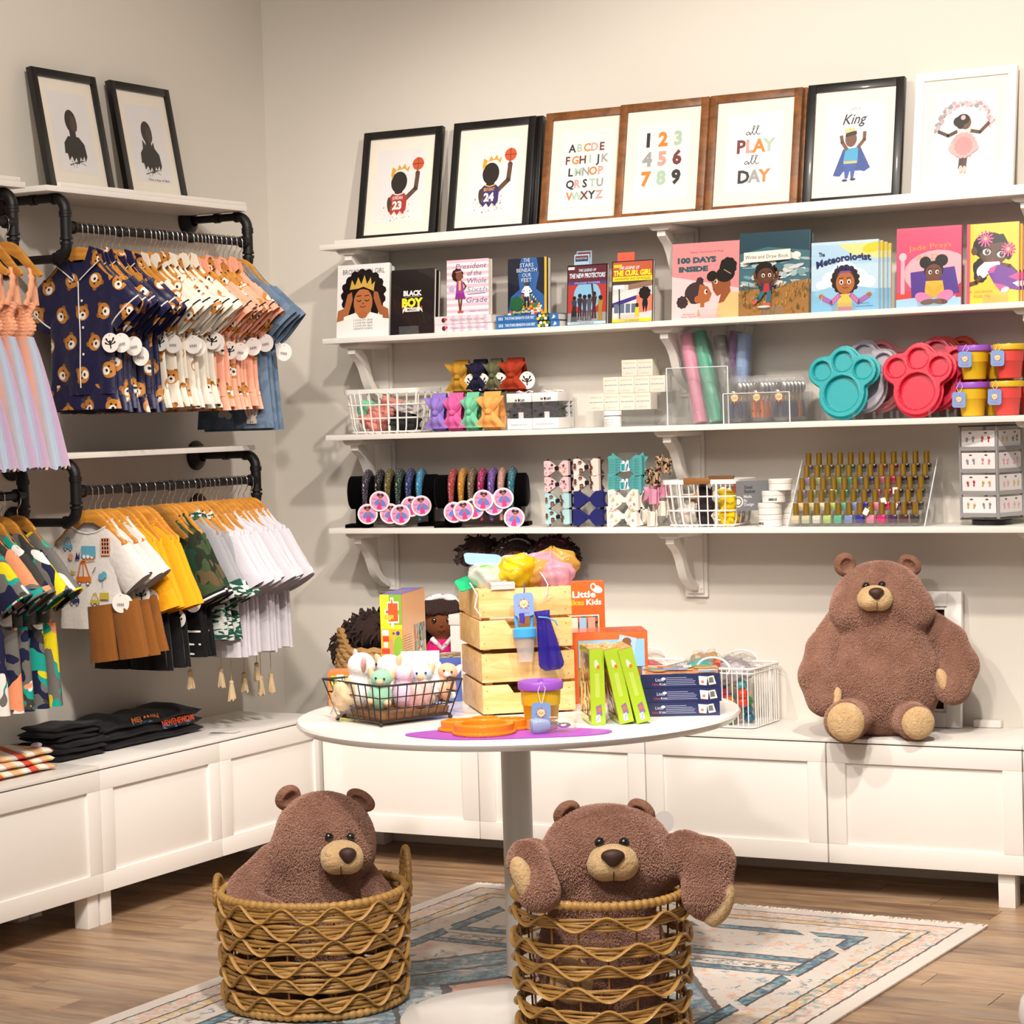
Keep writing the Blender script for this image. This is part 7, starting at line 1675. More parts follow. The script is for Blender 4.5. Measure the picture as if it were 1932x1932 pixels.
t = thing('felt_card', 'green felt sheet sticking out at the left of the upper crate', 'card', cr(.0, .09, zc+.012), CRZ); MB().at((0, 0, 0), rotm(-1.2, -.35, 0)).prism(rrect(.09, .07, .01), -.001, .001).build('sheet', C('green_felt', '#149a63'), t)
t = thing('white_tag', 'small white tag folded over the rim of the upper crate', 'tag', cr(.06, -.006, zc), CRZ); MB().at((0, -.004, -.001), rotm(.3, 0, 0)).box((0, 0, 0), (.062, .0012, .014)).box((0, .008, .006), (.062, .018, .0012)).build('card', WCARD, t)
for k, (u, z0, c) in enumerate(((-.02, -.02, '#e9e5e0'), (.165, .0, '#e9e5e0'))):
    t = thing('drawstring', f'white drawstring hanging over the {["left", "right"][k]} of the crate rim', 'string', cr(u, -.006, zc+z0), CRZ, 'white drawstrings'); m = MB()
    m.tube([(0, .03, .03), (.004, .004, .018), (.012, -.006, 0), (.004, -.009, -.03), (.02, -.009, -.055+.03*k)], .0016, 6); m.build('cord', C('white_string', c), t)
# pacifier feeder set hung on the crate front
t = thing('feeder_set', 'blue feeder with a lion tag and blue net bag hung on the crate front', 'feeder', cr(.115, -.012, zc-.03), CRZ)
lion_tag(t, -.005, -.012, -.018, 0, -.05, .052); MB().tube([(-.004, -.008, .002), (0, 0, .02), (.002, .008, .036), (.004, .02, .034)], .0014, 6).build('hang_cord', C('blue_cord', '#3a36a0'), t)
feeder(t, (-.004, -.012, -.165), '#3f9ad6', 0, 1.35, -.08); MB().tube([(-.012, -.012, -.04), (-.01, -.014, -.055), (-.012, -.014, -.065)], .007, 8).build('blue_ribbon', C('blue_cord', '#3a36a0'), t)
m = MB(); q = random.Random(2)
def bagf(u, v):
    a = 2*PI*u; w = .028*(.45+.75*v**.8) if v < .93 else .028*1.15*(1-(v-.93)*6); top = 1.5*max(0, .12-v)*8
    return ((w*(1+top*.4))*math.cos(a)*(1+.06*math.sin(9*a))+.012*v, .014*(1+.3*math.sin(7*a+v*5))*math.sin(a)*min(1, .5+v)*(1 if v < .95 else .5), -.155*v)
m.grid(bagf, 36, 20, True); m.build('net_bag', NETS['blue'], t, smooth=80, loc=(.04, -.02, -.035), rot=(0, -.08, 0))
m = MB().tube([(.028, -.03, -.05), (.05, -.034, -.052), (.072, -.03, -.062), (.078, -.03, -.075)], .002, 6); m.build('bag_tie', M('feeder_#3f9ad6', '#3f9ad6'), t)

# mat, plate, tumbler and case at the front
MATP = M('silicone_violet', '#b052c8', .4, var=.02)
t = thing('paw_mat', 'purple cloud shaped silicone mat at the front of the table', 'mat', (2.012, -1.992, ZT), math.radians(22))
P = []
for i in range(80):
    a = 2*PI*i/80; P.append((.245*math.cos(a)*(1+.03*math.cos(4*a)), .105*math.sin(a)*(1+.12*math.cos(3*a+.5))))
m = MB(); vs = [(x, y, 0) for x, y in P]+[(x, y, .0022) for x, y in P]; n = 80; m.add(vs, [tuple(range(n-1, -1, -1)), tuple(range(n, 2*n))]+[(i, (i+1) % n, (i+1) % n+n, i+n) for i in range(n)]); m.build('mat', MATP, t)
o = paw_plate((1.945, -1.99, ZT+.0027), '#f08a1c', 'orange paw plate lying on the purple mat', PI/2, math.radians(28)); o.location.z = ZT+.003; o.children[0].location = (0, 0, -.102+.0)
tumbler((2.058, -1.905, ZT+.0024), Yc, Pu, 'yellow tumbler with purple lid on the round table', (.004, .038), 1.16).rotation_euler = (0, 0, math.radians(24))
cp3 = case_proto('#8fa2c4'); cp3.name = 'cutlery_case'; place(cp3, 'case3', (2.17, -1.955, ZT+.014), 0, 'clear cutlery case lying on the purple mat', 'case', None); cp3.rotation_euler = (-PI/2, 0, math.radians(-52)); cp3.scale = (1.0, 1.6, .85); cp3.location = (2.07, -2.0, ZT+.0205)
if 'group' in cp3: del cp3['group']

# boxed puzzles and games
def art_box(loc, W, D, H, hexc, label, rz, front=None, top=None, side=None, tilt=0, group=None, edge=None):
    t = thing('game_box', label, 'box', loc, group=group, rot=(0, tilt, rz))       # origin at the front left bottom corner
    MB().box((W/2, D/2, H/2), (W, D, H)).build('carton', M('carton_'+hexc.strip('#'), hexc, .4, coat=.2), t, bevel=.001)
    if front: a = Art(W, H, 100, o=(0, -.0001, 0)); front(a); a.build('front_print', t, GLOSSP)
    if top: a = Art(W, D, 100); top(a); o = a.build('top_print', t, GLOSSP, loc=(0, 0, H+.0001), rot=(-PI/2, 0, 0))
    if side: a = Art(D, H, 100); side(a); a.build('side_print', t, GLOSSP, loc=(W+.0001, 0, 0), rot=(0, 0, PI/2))
    return t
def side_left(t, D, H, fn): a = Art(D, H, 100); fn(a); a.build('side_print', t, GLOSSP, loc=(-.0001, D, 0), rot=(0, 0, -PI/2))
def little(a, x, y, s, c1='#efe9e2', c2='#e3b43a'):
    a.text('Little', x, y, 9*s, c1, w=34*s, bold=.03); a.text('Likes', x-12*s, y-11*s, 8*s, c2, w=24*s, bold=.03); a.text('Kids', x+14*s, y-11*s, 8*s, c1, w=22*s, bold=.03)
def busy(a, x0, y0, x1, y1, bg, cols, n, seed, s=6):
    q = random.Random(seed); a.rect(x0, y0, x1, y1, bg)
    for _ in range(n):
        x, y = q.uniform(x0, x1), q.uniform(y0, y1); c = q.choice(cols); k = q.random(); w, h = q.uniform(.3, 1)*s, q.uniform(.3, 1)*s
        w = min(w, x-x0, x1-x); h = min(h, y-y0, y1-y)
        if w <= 0 or h <= 0: continue
        if k < .5: a.ell(x, y, w, h, c, q.uniform(0, 1), n=9)
        elif k < .8: a.rect(x-w, y-h, x+w, y+h, c)
        else: a.line([(x-w, y-h), (x+w, y+h)], .8, c)
MIX = ['#d9543a', '#4a7f3a', '#3a5fa0', '#e3b43a', '#efe6da', '#2a2a2a', '#8a5a3a', '#7fb0cf']
LIME = '#a9c62f'
def lime_front(a):
    a.rect(0, 0, 100, a.H, LIME); H = a.H; a.ell(48, H*.79, 14, 22, '#e3e6c8'); a.ell(58, H*.76, 12, 14, '#e0772f'); a.ell(44, H*.83, 10, 14, '#efeada')
    for k in range(5): a.rect(36+k*6, H*.36, 39+k*6, H*.68, '#d3df7a')
    a.poly([(34, H*.24), (72, H*.27), (78, H*.13), (42, H*.1)], '#8a6f9a'); a.ell(56, H*.2, 14, 14, '#d9704a'); a.poly([(30, H*.12), (62, H*.14), (66, H*.04), (36, H*.03)], '#dfe3ea'); a.line([(40, H*.05), (58, H*.12)], 4, '#5a6ab0')
def lime_side(a): a.rect(0, 0, 100, a.H, LIME); busy(a, 8, a.H*.08, 92, a.H*.94, '#d9a25a', ['#e0772f', '#8a4a3a', '#e3c88a', '#b9543a', '#efe0c0', '#7a8a3a'], 60, 4, 14); a.rect(8, 4, 92, 14, LIME)
def lime_top(a): busy(a, 0, 0, 100, a.H, '#e0a95a', ['#e8c06a', '#d9743a', '#f0e0b0'], 40, 9, 18)
for k, (x, y, tl) in enumerate(((2.143, -1.804, 0), (2.206, -1.772, -.19), (2.242, -1.75, -.23))):
    W, D, H = .036, .15, .188
    t = art_box((x, y, ZT), W, D, H, LIME, f'lime green puzzle box, {["upright against the crates", "leaning, middle of the three", "leaning, outermost of the three"][k]}', math.radians(36), lime_front, lime_top, None, tl, 'lime green puzzle boxes')
    side_left(t, D, H, lime_side)
NVY = '#2a2f58'
def navy_front(a):
    H = a.H; a.rect(0, 0, 100, H, NVY); a.text('Little', 24, H*.5, H*.22, '#d9dbe6', w=10); a.text('Likes', 19, H*.2, H*.18, '#c94a5a', w=8); a.text('Kids', 28, H*.2, H*.18, '#d9dbe6', w=8); a.ell(29, H*.68, 2.6, 1.8, '#d9dbe6')
    for k in range(5): a.rect(32, H*(.2+.13*k), 32+[38, 36, 37, 34, 26][k], H*(.25+.13*k), '#8f95b4')
    a.poly([(74, H*.2), (83, H*.14), (84, H*.78), (73, H*.84)], '#e6e2d9'); a.poly([(84, H*.78), (92, H*.86), (95, H*.24), (86, H*.16)], '#dad6cc'); a.poly([(86, H*.3), (92, H*.34), (91, H*.74), (86, H*.7)], '#6a6a62'); a.ell(78, H*.4, 2, 2, '#c97a5a')
def navy_top(a): busy(a, 2, 2, 98, a.H-2, '#d9895a', ['#c9543a', '#e8c88a', '#7f9fcf', '#e9e2d6', '#d9a04a', '#7a9a5a'], 46, 3, 16); a.poly([(24, 34), (58, 34), (62, 60), (30, 62)], '#7f9fd0')
for k in range(3):
    art_box((2.19+.004*(k == 1), -1.622+.003*k, ZT+k*.0352), .2, .2, .0345, NVY, f'navy blue game box, {["bottom", "middle", "top"][k]} of the stack', math.radians(25), navy_front, navy_top if k == 2 else None, None, 0, 'navy blue game boxes')
ORG = '#e0632a'
def tall_front(a):
    H = a.H; a.rect(0, 0, 100, H, ORG); little(a, 72, H*.86, .95); a.ell(90, H*.93, 8, 5, '#efe9e2', -.4); a.ell(85, H*.955, 4, 5, '#efe9e2'); a.ell(85, H*.955, 2.4, 3.2, ORG); a.rect(8, H*.12, 92, H*.7, '#efe6d4'); busy(a, 10, H*.13, 90, H*.69, '#5a8a3a', MIX, 150, 5, 9); [a.rect(52+k*12, H*.58, 62+k*12, H*.68, ['#efe0d0', '#9fc0df', '#e0a08a'][k]) for k in range(3)]; a.ell(62, H*.5, 9, 9, '#c9543a'); a.ell(62, H*.5, 5, 5, '#e3c23a')
art_box((1.695, -1.262, ZT), .2, .06, .305, ORG, 'tall orange puzzle box standing behind the crates', math.radians(32), tall_front, None, lambda a: a.rect(0, 0, 100, a.H, '#cf5420'))
def low_front(a):
    H = a.H; busy(a, 10, 4, 96, H-10, '#6fa05a', MIX, 40, 6, 9); a.rect(10, H*.5, 96, H-10, '#8fc0df'); a.poly([(20, H*.62), (60, H*.72), (58, H*.8), (22, H*.72)], '#d9743a'); a.rect(60, H*.3, 84, H*.5, '#e3d07a'); a.ell(66, H*.28, 4, 4, '#2a2a2a'); a.ell(79, H*.28, 4, 4, '#2a2a2a'); a.poly([(58, H*.55), (80, H*.5), (86, H*.9), (64, H*.96)], '#a9c9e3'); a.ell(72, H*.74, 8, 11, '#8a5a3a'); a.ell(73, H*.86, 6, 5, '#8a5a3a'); a.rect(10, H*.1, 50, H*.24, '#7a4a2c')
def low_top(a): a.rect(0, 0, 100, a.H, ORG); [a.rect(20+k*12, 10, 28+k*12, 40, '#d9552a') for k in range(6)]
art_box((1.895, -1.425, ZT), .205, .14, .187, ORG, 'orange game box lying behind the lime green boxes', math.radians(32), low_front, low_top, lambda a: a.rect(0, 0, 100, a.H, ORG))
def yel_front(a):
    H = a.H; a.rect(0, 0, 100, H, '#dda52f'); a.rect(0, H*.66, 100, H, '#e6c62f'); a.rect(42, H*.7, 100, H, '#7aa03a')
    for y0, y1 in ((.0, .13), (.15, .3), (.36, .58)): a.ell(82, H*(y0+y1)/2, 26, H*(y1-y0)*.55, '#7fa83a')
    a.poly([(34, H*.72), (50, H*.72), (50, H*.68), (62, H*.68), (62, H*.72), (86, H*.72), (86, H*.8), (78, H*.82), (86, H*.85), (86, H*.93), (64, H*.93), (62, H*.97), (50, H*.97), (50, H*.93), (34, H*.93), (34, H*.86), (22, H*.85), (22, H*.81), (34, H*.8)], '#e9e2d9'); a.poly([(37, H*.735), (83, H*.735), (83, H*.915), (60, H*.915), (58, H*.955), (53, H*.955), (52, H*.915), (37, H*.915), (37, H*.845), (26, H*.84), (26, H*.82), (37, H*.815)], '#d9552c')
    a.text('48', 60, H*.775, H*.09, '#e3b43a', w=24, bold=.04, rot=PI/2)
    q = random.Random(3); [a.rect(2+q.uniform(0, 20), H*y_, 30+q.uniform(0, 12), H*(y_+.05), c) for y_, c in ((.6, '#efe6da'), (.54, '#c9402f'), (.48, '#dfe3e6'), (.42, '#c9402f'), (.34, '#efe0c8'), (.25, '#d9693a'), (.2, '#efe3cf'), (.1, '#9fc9dc'), (.04, '#d98aa0'))]; busy(a, 0, 0, 100, H*.62, '#dda52f', ['#7fa83a', '#d9693a', '#efe6da', '#8fb9cf', '#2f3f8a', '#e3b43a'], 24, 7, 9) if False else None
    a.poly([(40, H*.3), (54, H*.3), (54, H*.56), (40, H*.56)], '#d98a6a'); a.ell(80, H*.62, 9, 9, '#2f3f9a'); a.ell(60, H*.62, 6, 5, '#5a4a8a'); a.ell(70, H*.33, 8, 8, '#efe0c0'); a.ell(50, H*.1, 6, 6, '#9fcfc0')
def yel_side(a):
    H = a.H; a.rect(0, 0, 100, H, '#e0952a'); busy(a, 52, H*.26, 96, H*.66, '#c98a4a', MIX, 40, 8, 9); a.rect(52, H*.04, 90, H*.22, '#d98a6a')
    for k in range(16): a.rect(6, H*(.2+.025*k), 42, H*(.207+.025*k), '#edc27a')
def yel_top(a): a.rect(0, 0, 100, a.H, '#6a70c0'); a.poly([(40, a.H*.35), (56, a.H*.35), (60, a.H*.62), (46, a.H*.62)], '#e0a52a')
art_box((1.297, -1.414, ZT), .062, .25, .283, '#dda02c', 'tall yellow puzzle box marked 48 standing behind the wire basket', math.radians(16), yel_front, yel_top, yel_side)
def flat_front(a): a.rect(0, 0, 100, a.H, '#4f67b4')
art_box((1.425, -1.535, ZT), .17, .15, .118, '#4f67b4', 'blue game box with a printed lid beside the crates', math.radians(30), flat_front, lambda a: busy(a, 0, 0, 100, a.H, '#d9c9a8', MIX, 70, 12, 9), None)
art_box((1.275, -1.655, ZT), .15, .12, .09, '#d9702c', 'orange and green game box lying behind the wire basket', math.radians(28), lambda a: (a.rect(0, 0, 100, a.H, '#d9702c'), a.rect(6, a.H*.1, 100, a.H*.92, '#e3b43a'), a.rect(8, a.H*.4, 100, a.H*.9, '#8fb83a'), a.rect(16, a.H*.6, 28, a.H*.95, '#e6eef4'), a.rect(40, a.H*.5, 60, a.H*.9, '#6f9fd0')), None, None)

# ------------------------------------------------------------------ goods on the back cabinets (top at z = .478)
ZC = CT+.0008
SEAG = M('seagrass', '#a9824e', .8, var=.25, vscale=40, bump=.6, bscale=60)
HAIRM = M('doll_hair', '#2b1712', .9, sheen=.15, var=.3, vscale=60, bump=.8, bscale=120)
def cat_basket(x, y, R, H, label, face=True):
    t = thing('cat_basket', label, 'basket', (x, y, ZC), math.radians(18)); n = 13
    for k in range(n):
        z = .008+k*H/n; rr_ = R*(.88+.14*math.sin((k+2)/n*PI*.62)); P = []
        for i in range(72): a = 2*PI*i/72; P.append(((rr_+.004*math.sin(a*18+k*PI))*math.cos(a), (rr_+.004*math.sin(a*18+k*PI))*math.sin(a), z+.003*math.cos(a*18+k*PI)))
        MB().tube(P, .0125, 8, True).build('woven_coil', SEAG, t)
    MB().lathe([(R*.85, .002), (R*.85, .012)], 36).build('bottom', SEAG, t)
    for a0 in (-2.55, -.6):
        for k in range(4):
            w = .05*(1-k/4.2); P = [(R*1.0*math.cos(a0+s), R*1.0*math.sin(a0+s), H+.004+k*.018) for s in np.linspace(-w/R, w/R, 6)]
            MB().tube(P, .0105, 8).build('ear_coil', SEAG, t)
    BLKY = C('black_yarn', '#15110f')
    for a0 in (-2.1, -1.05):
        def fp(s, dz): a = a0+s/R; rad = R*1.0+.017; return (rad*math.cos(a), rad*math.sin(a), H*.56+dz)
        MB().tube([fp(s, -.018*math.sqrt(max(0, 1-(s/.036)**2))) for s in np.linspace(-.036, .036, 9)], .003, 6).build('stitched_eye', BLKY, t)
        for s in (-.028, -.012, .006, .024): MB().tube([fp(s, -.018*math.sqrt(1-(s/.036)**2)), fp(s*1.25, -.032)], .0025, 6).build('stitched_lash', BLKY, t)
    return t
cat_basket(.505, -.175, .128, .225, 'seagrass basket with a stitched sleeping cat face on the cabinet')
def shag(name, parent, blobs, seed, n, L, spread=.8, drop=.3, r=.0042, mat=None):
    """curly hair: a scalp plus many short locks"""
    q = random.Random(seed); m = MB()
    for c, rad in blobs: m.ell(c, rad, 20, 14)
    o = m.build(name, mat or HAIRM, parent, smooth=80); o['kind'] = 'stuff'
    m = MB()
    for _ in range(n):
        c, rad = q.choice(blobs); rad = (rad,)*3 if np.isscalar(rad) else rad
        th, ph = q.uniform(0, 2*PI), math.acos(q.uniform(-.5, 1)); d = np.array([math.sin(ph)*math.cos(th), math.sin(ph)*math.sin(th), math.cos(ph)])
        p0 = np.array(c)+d*np.array(rad)*.94; p1 = p0+d*L*.6+np.array([q.uniform(-1, 1), q.uniform(-1, 1), q.uniform(-1, .3)])*L*.35; p2 = p1+np.array([q.uniform(-1, 1)*.4, q.uniform(-1, 1)*.4, -drop])*L
        m.tube([p0, p1, p2], [r, r, r*.5], 5)
    k = m.build('curly_locks', mat or HAIRM, o, smooth=80); k['kind'] = 'stuff'
    return o
t = thing('curly_doll', 'doll with brown curly hair tucked inside the cat basket', 'doll', (.505, -.175, ZC))
lump('doll_body', None, None, C('doll_skin', '#6f3f22', sheen=.3), (0, 0, .12), (.08, .08, .1), 3, .1, parent=t)
shag('hair', t, [((0, 0, .27), (.105, .09, .07)), ((-.08, -.03, .22), (.05, .05, .06))], 3, 420, .035, drop=.5)
def doll(x, y, zb, label, rz, dress, accent, long_hair=True, band=None, style='puff', shoe='#c9506a', sc=1.0):
    t = thing('fabric_doll', label, 'doll', (x, y, zb), rz); t.scale = (sc,)*3; SK = C('doll_skin', '#6f3f22', sheen=.3)
    f = lambda p: smin(smin(sd_ell(p, (0, 0, .17), (.048, .043, .046)), sd_cap(p, (0, 0, .13), (0, .005, .02), .02, .04), .012), smin(smin(sd_cap(p, (-.03, 0, .1), (-.062, -.012, .03), .013, .015), sd_cap(p, (.03, 0, .1), (.062, -.012, .03), .013, .015), .004), smin(sd_cap(p, (-.022, -.01, .022), (-.04, -.1, .02), .018, .018), sd_cap(p, (.022, -.01, .022), (.04, -.1, .02), .018, .018), .004), .004), .008)
    sdf_mb(f, (-.09, -.13, -.03), (.09, .06, .225), .005).build('body', SK, t, smooth=80)
    m = MB(); m.grid(lambda u, v: ((.03+.03*v**.7+.004*v*math.sin(u*2*PI*9))*math.cos(2*PI*u), (.026+.03*v**.7+.004*v*math.sin(u*2*PI*9))*math.sin(2*PI*u)-.012*v, .122-.085*v), 40, 10, True); m.build('dress', C('doll_dress_'+dress.strip('#'), dress, sheen=.2), t, smooth=80)
    AC = patch_mat('dotted_trim', '#e6e0de', [('#b98aa0', .64), ('#d9b0b8', .66)], 60)
    m = MB(); m.grid(lambda u, v: ((.058+.016*v+.006*math.sin(u*2*PI*13))*math.cos(2*PI*u), (.056+.014*v+.006*math.sin(u*2*PI*13))*math.sin(2*PI*u)-.012, .045-.022*v), 60, 4, True); m.build('ruffle', AC, t, smooth=80)
    m = MB(); m.tube([(.047*math.cos(a), .044*math.sin(a)-.006, .082) for a in np.linspace(0, 2*PI, 24, endpoint=False)], .0035, 6, True); m.build('sash', C('violet_ribbon', '#8a5ab0', sheen=.4), t)
    m = MB(); m.tube([(-.026, -.026, .125), (0, -.042, .1), (.03, -.02, .128)], .007, 7); m.build('collar_ruffle', AC, t)
    for sg in (-1, 1):
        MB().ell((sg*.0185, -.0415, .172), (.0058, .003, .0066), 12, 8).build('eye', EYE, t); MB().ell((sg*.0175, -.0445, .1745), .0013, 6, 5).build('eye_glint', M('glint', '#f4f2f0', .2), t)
        MB().ell((sg*.04, -.118, .028), (.02, .026, .026), 14, 10).build('shoe', C('doll_shoe_'+shoe.strip('#'), shoe), t)
    MB().ell((0, -.0435, .16), (.004, .003, .003), 8, 6).build('nose', SK, t); MB().tube([(-.01, -.0415, .15), (0, -.043, .147), (.01, -.0415, .15)], .0012, 5).build('mouth', C('mouth_thread', '#7a3a2c'), t)
    if style == 'long':
        q = random.Random(4); m = MB()
        m.ell((0, .012, .185), (.056, .048, .048), 22, 14); o = m.build('hair', HAIRM, t, smooth=80); m = MB()
        for _ in range(150):
            a = q.uniform(-.15, PI+.15); a = a if q.random() < .75 else q.choice([-.25, PI+.25]); R_ = .054+q.uniform(-.004, .006); x0, y0 = R_*math.cos(a), .012+.045*math.sin(a); L = q.uniform(.1, .145)
            m.tube([(x0*.6, y0*.6, .215), (x0, y0, .19), (x0*1.12, y0-.006, .19-L*.5), (x0*1.1+q.uniform(-.006, .006), y0-.01, .19-L)], [.004, .0055, .005, .003], 5)
        for _ in range(46):
            x0 = q.uniform(-.046, .046); m.tube([(x0*.7, -.0, .226), (x0, -.034, .212), (x0*1.02, -.046, .19+q.uniform(-.003, .004))], [.004, .005, .0035], 5)
        k = m.build('hair_locks', HAIRM, o, smooth=80); k['kind'] = 'stuff'
    else:
        shag('hair', t, [((0, .015, .195), (.062, .05, .05)), ((-.045, .0, .18), (.03, .03, .035)), ((.045, .0, .18), (.03, .03, .035))], len(label), 380, .022, drop=.3, r=.0034)
    if band:
        BM = AC if band == 'dots' else C('band_'+band.strip('#'), band)
        m = MB(); m.tube([(.056*math.cos(a), -.016+.006*math.sin(a), .18+.052*math.sin(a)) for a in np.linspace(.25, PI-.25, 14)], .0048, 7, flat=1.5); m.build('hair_band', BM, t)
        if band == 'dots':
            for sg in (-1, 1): MB().at((.045+sg*.02, -.012, .226), rotm(0, -sg*.3, 0)).ell((0, 0, 0), (.02, .008, .011), 12, 8).build('hair_bow', BM, t)
    return t
SBX = M('storage_box_white', '#e2ddd8', .5)
for x, y, w, d, h, lab in ((.745, -.17, .17, .3, .09, 'low white storage box the long haired doll sits on'), (1.05, -.155, .365, .29, .345, 'tall white storage box the three dolls sit on')):
    t = thing('storage_box', lab, 'box', (x, y, ZC)); MB().box((0, 0, h*.45), (w, d, h*.9)).build('box_body', SBX, t, bevel=.004); MB().box((0, 0, h*.95+.0005), (w+.008, d+.004, h*.1)).build('lid', SBX, t, bevel=.003)
doll(.748, -.15, ZC+.0912, 'long haired doll in a pink dress and dotted headband beside the crates', .52, '#c9126a', '', True, 'dots', 'long', '#a95ac0', 1.3)
doll(.895, -.13, ZC+.3467, 'curly haired doll under the shelf, left of the three', .5, '#d9543a', '', False, None, 'puff', '#d9541f'); doll(1.035, -.13, ZC+.3467, 'curly haired doll with a white headband, middle of the three', .45, '#7a4a9a', '', False, '#c9bfbb', 'puff', '#2a2a5a'); doll(1.17, -.13, ZC+.3467, 'curly haired doll with a magenta headband, right of the three', .4, '#3a7a9a', '', False, '#a8226a', 'puff', '#c94a6a')
# white wire baskets with wrapped toys
def tall_basket(x0, x1, y0, y1, h, label):
    t = thing('wire_basket', label, 'basket', ((x0+x1)/2, (y0+y1)/2, ZC)); W, D = x1-x0, y1-y0; R0 = rrect(W, D, .02)
    for z, r in ((.004, .0025), (h, .0042), (h-.014, .0025)): MB().tube([(x, y, z) for x, y in R0], r, 6, True).build('ring_wire', WPOW, t)
    nx, ny = 15, 12
    for k in range(1, nx):
        for sy in (-1, 1): MB().rod((-W/2+W*k/nx, sy*D/2, .004), (-W/2+W*k/nx, sy*D/2, h), .0018, 5).build('upright', WPOW, t)
    for k in range(1, ny):
        for sx in (-1, 1): MB().rod((sx*W/2, -D/2+D*k/ny, .004), (sx*W/2, -D/2+D*k/ny, h), .0018, 5).build('upright', WPOW, t)
    MB().box((0, 0, .004), (W-.01, D-.01, .003)).build('bottom_mesh', WPOW, t)
    for sy in (-1, 1): MB().tube([(.055*math.cos(a), sy*(D/2+.004), h+.035*math.sin(a)) for a in np.linspace(-.5, PI+.5, 16)], .0035, 7).build('handle', WPOW, t)
    return t
tall_basket(1.655, 1.915, -.25, -.03, .185, 'tall white wire basket of wrapped toys left of the big bear'); tall_basket(1.33, 1.6, -.25, -.03, .185, 'tall white wire basket half hidden behind the game boxes')
q = random.Random(12); TC = ['#d9a51c', '#2f6a8a', '#8a2f5a', '#3a8a4a', '#c9402f', '#e0702c', '#4a9aa0', '#d95a7a']
for k in range(13):
    x, y, z = 1.695+.045*(k % 5)+q.uniform(-.01, .01), -.215+.055*((k//5) % 3)+q.uniform(-.01, .01), ZC+.05+.055*((k*7) % 3)*1.0
    t = thing('wrapped_toy', f'film-wrapped {["yellow", "blue", "plum", "green", "red", "orange", "teal", "pink"][k % 8]} beaded toy, {ORD[k]} in the tall white basket', 'toy', (x, y, z), group='wrapped toys in the tall white basket')
    for j in range(3): MB().ell((q.uniform(-.008, .008), q.uniform(-.008, .008), -.026+.026*j), (.019, .019, .0165), 12, 9).build('bead', M('bead_'+TC[(k+j*(j > 1)) % 8].strip('#'), TC[(k+j*(j > 1)) % 8], .3, coat=.4), t)
for k, (x, y, z, hx, lab) in enumerate(((1.72, -.2, .175, '#3a9a9a', 'teal patterned pouch on top of the tall white basket'), (1.8, -.12, .18, '#8a8488', 'silver wrapped pouch on top of the tall white basket'), (1.69, -.1, .19, '#a9804a', 'floral wrapped pouch on top of the tall white basket'), (1.83, -.2, .17, '#b9b4ba', 'pale wrapped pouch on top of the tall white basket'), (1.42, -.16, .17, '#b02a2a', 'red wrapped pouch on top of the half hidden basket'), (1.5, -.14, .165, '#b9302c', 'second red wrapped pouch on top of the half hidden basket'))):
    o = lump('wrapped_pouch', lab, 'pouch', M('pouch_'+hx.strip('#'), hx, .35, bump=.3, bscale=60), (x, y, ZC+z), (.05, .035, .026), 340+k, .25, 7, 'wrapped pouches on the white baskets'); lump('film_wrap', None, None, FILM, (0, 0, 0), (.056, .04, .032), 360+k, .35, 9, parent=o)
# framed picture and cable cover behind the bear
t = thing('picture_frame', 'white moulded frame with a dark picture behind the big bear', 'picture', (2.355, -.055, ZC), rot=(-.09, 0, 0)); W, H = .32, .415
m = MB()
for d_, w_, y_ in ((0, .046, .0), (.046, .01, .006)):
    a, b_ = W/2-d_, H-d_
    for x in (-a+w_/2, a-w_/2): m.box((x, y_, H/2), (w_, .022, H-2*d_))
    for z in (d_+w_/2, H-d_-w_/2): m.box((0, y_, z), (2*a-2*w_, .022, w_))
m.build('frame', FWHT, t, bevel=.002); MB().box((0, .012, H/2), (W-.108, .004, H-.108)).build('picture', M('dark_picture', '#3a2217', .4, var=.3), t)
t = thing('cable_cover', 'small white plastic cover on the wall by the framed picture', 'cover', (2.585, -.014, ZC)); MB().box((0, 0, .011), (.085, .026, .022)).build('cover', WHITE, t, bevel=.003)

# ------------------------------------------------------------------ plush bears and wicker baskets
def plush_mat(name, c1, c2, bs=110):
    m, nt, b = newmat(name); v = coords(nt); n = noise_n(nt, v, 9, 3, .6, .5); n2 = noise_n(nt, v, bs, 3, .7); n3 = noise_n(nt, v, 38, 3, .6, .8)
    col = mixc(nt, E(nt, n.outputs[0]).step(.3, .7), lin(c1), lin(c2)); col = mixc(nt, E(nt, n2.outputs[0]).step(.3, .75)*.35, col, tuple(x*.55 for x in lin(c1)))
    nt.links.new(col, b.inputs['Base Color']); b.inputs['Roughness'].default_value = .95; b.inputs['Specular IOR Level'].default_value = .1
    b.inputs['Sheen Weight'].default_value = .55; b.inputs['Sheen Roughness'].default_value = .35; b.inputs['Sheen Tint'].default_value = (*[min(1, x*1.5+.12) for x in lin(c2)], 1)
    bp = node(nt, 'ShaderNodeBump'); bp.inputs['Strength'].default_value = .7; bp.inputs['Distance'].default_value = .006; nt.links.new(n2.outputs[0], bp.inputs['Height'])
    bp2 = node(nt, 'ShaderNodeBump'); bp2.inputs['Strength'].default_value = .5; bp2.inputs['Distance'].default_value = .012; nt.links.new(n3.outputs[0], bp2.inputs['Height']); nt.links.new(bp.outputs[0], bp2.inputs['Normal']); nt.links.new(bp2.outputs[0], b.inputs['Normal'])
    return m
FUR = plush_mat('brown_plush', '#805a49', '#9a7260'); TAN = plush_mat('tan_plush', '#d0aa7a', '#dfc094', 160); NOSE = M('brown_nose', '#3a1e14', .6, sheen=.3)
FURH = M('brown_plush_pile', '#b8907e', .9, var=.1, vscale=9, sheen=.6, spec=.1)
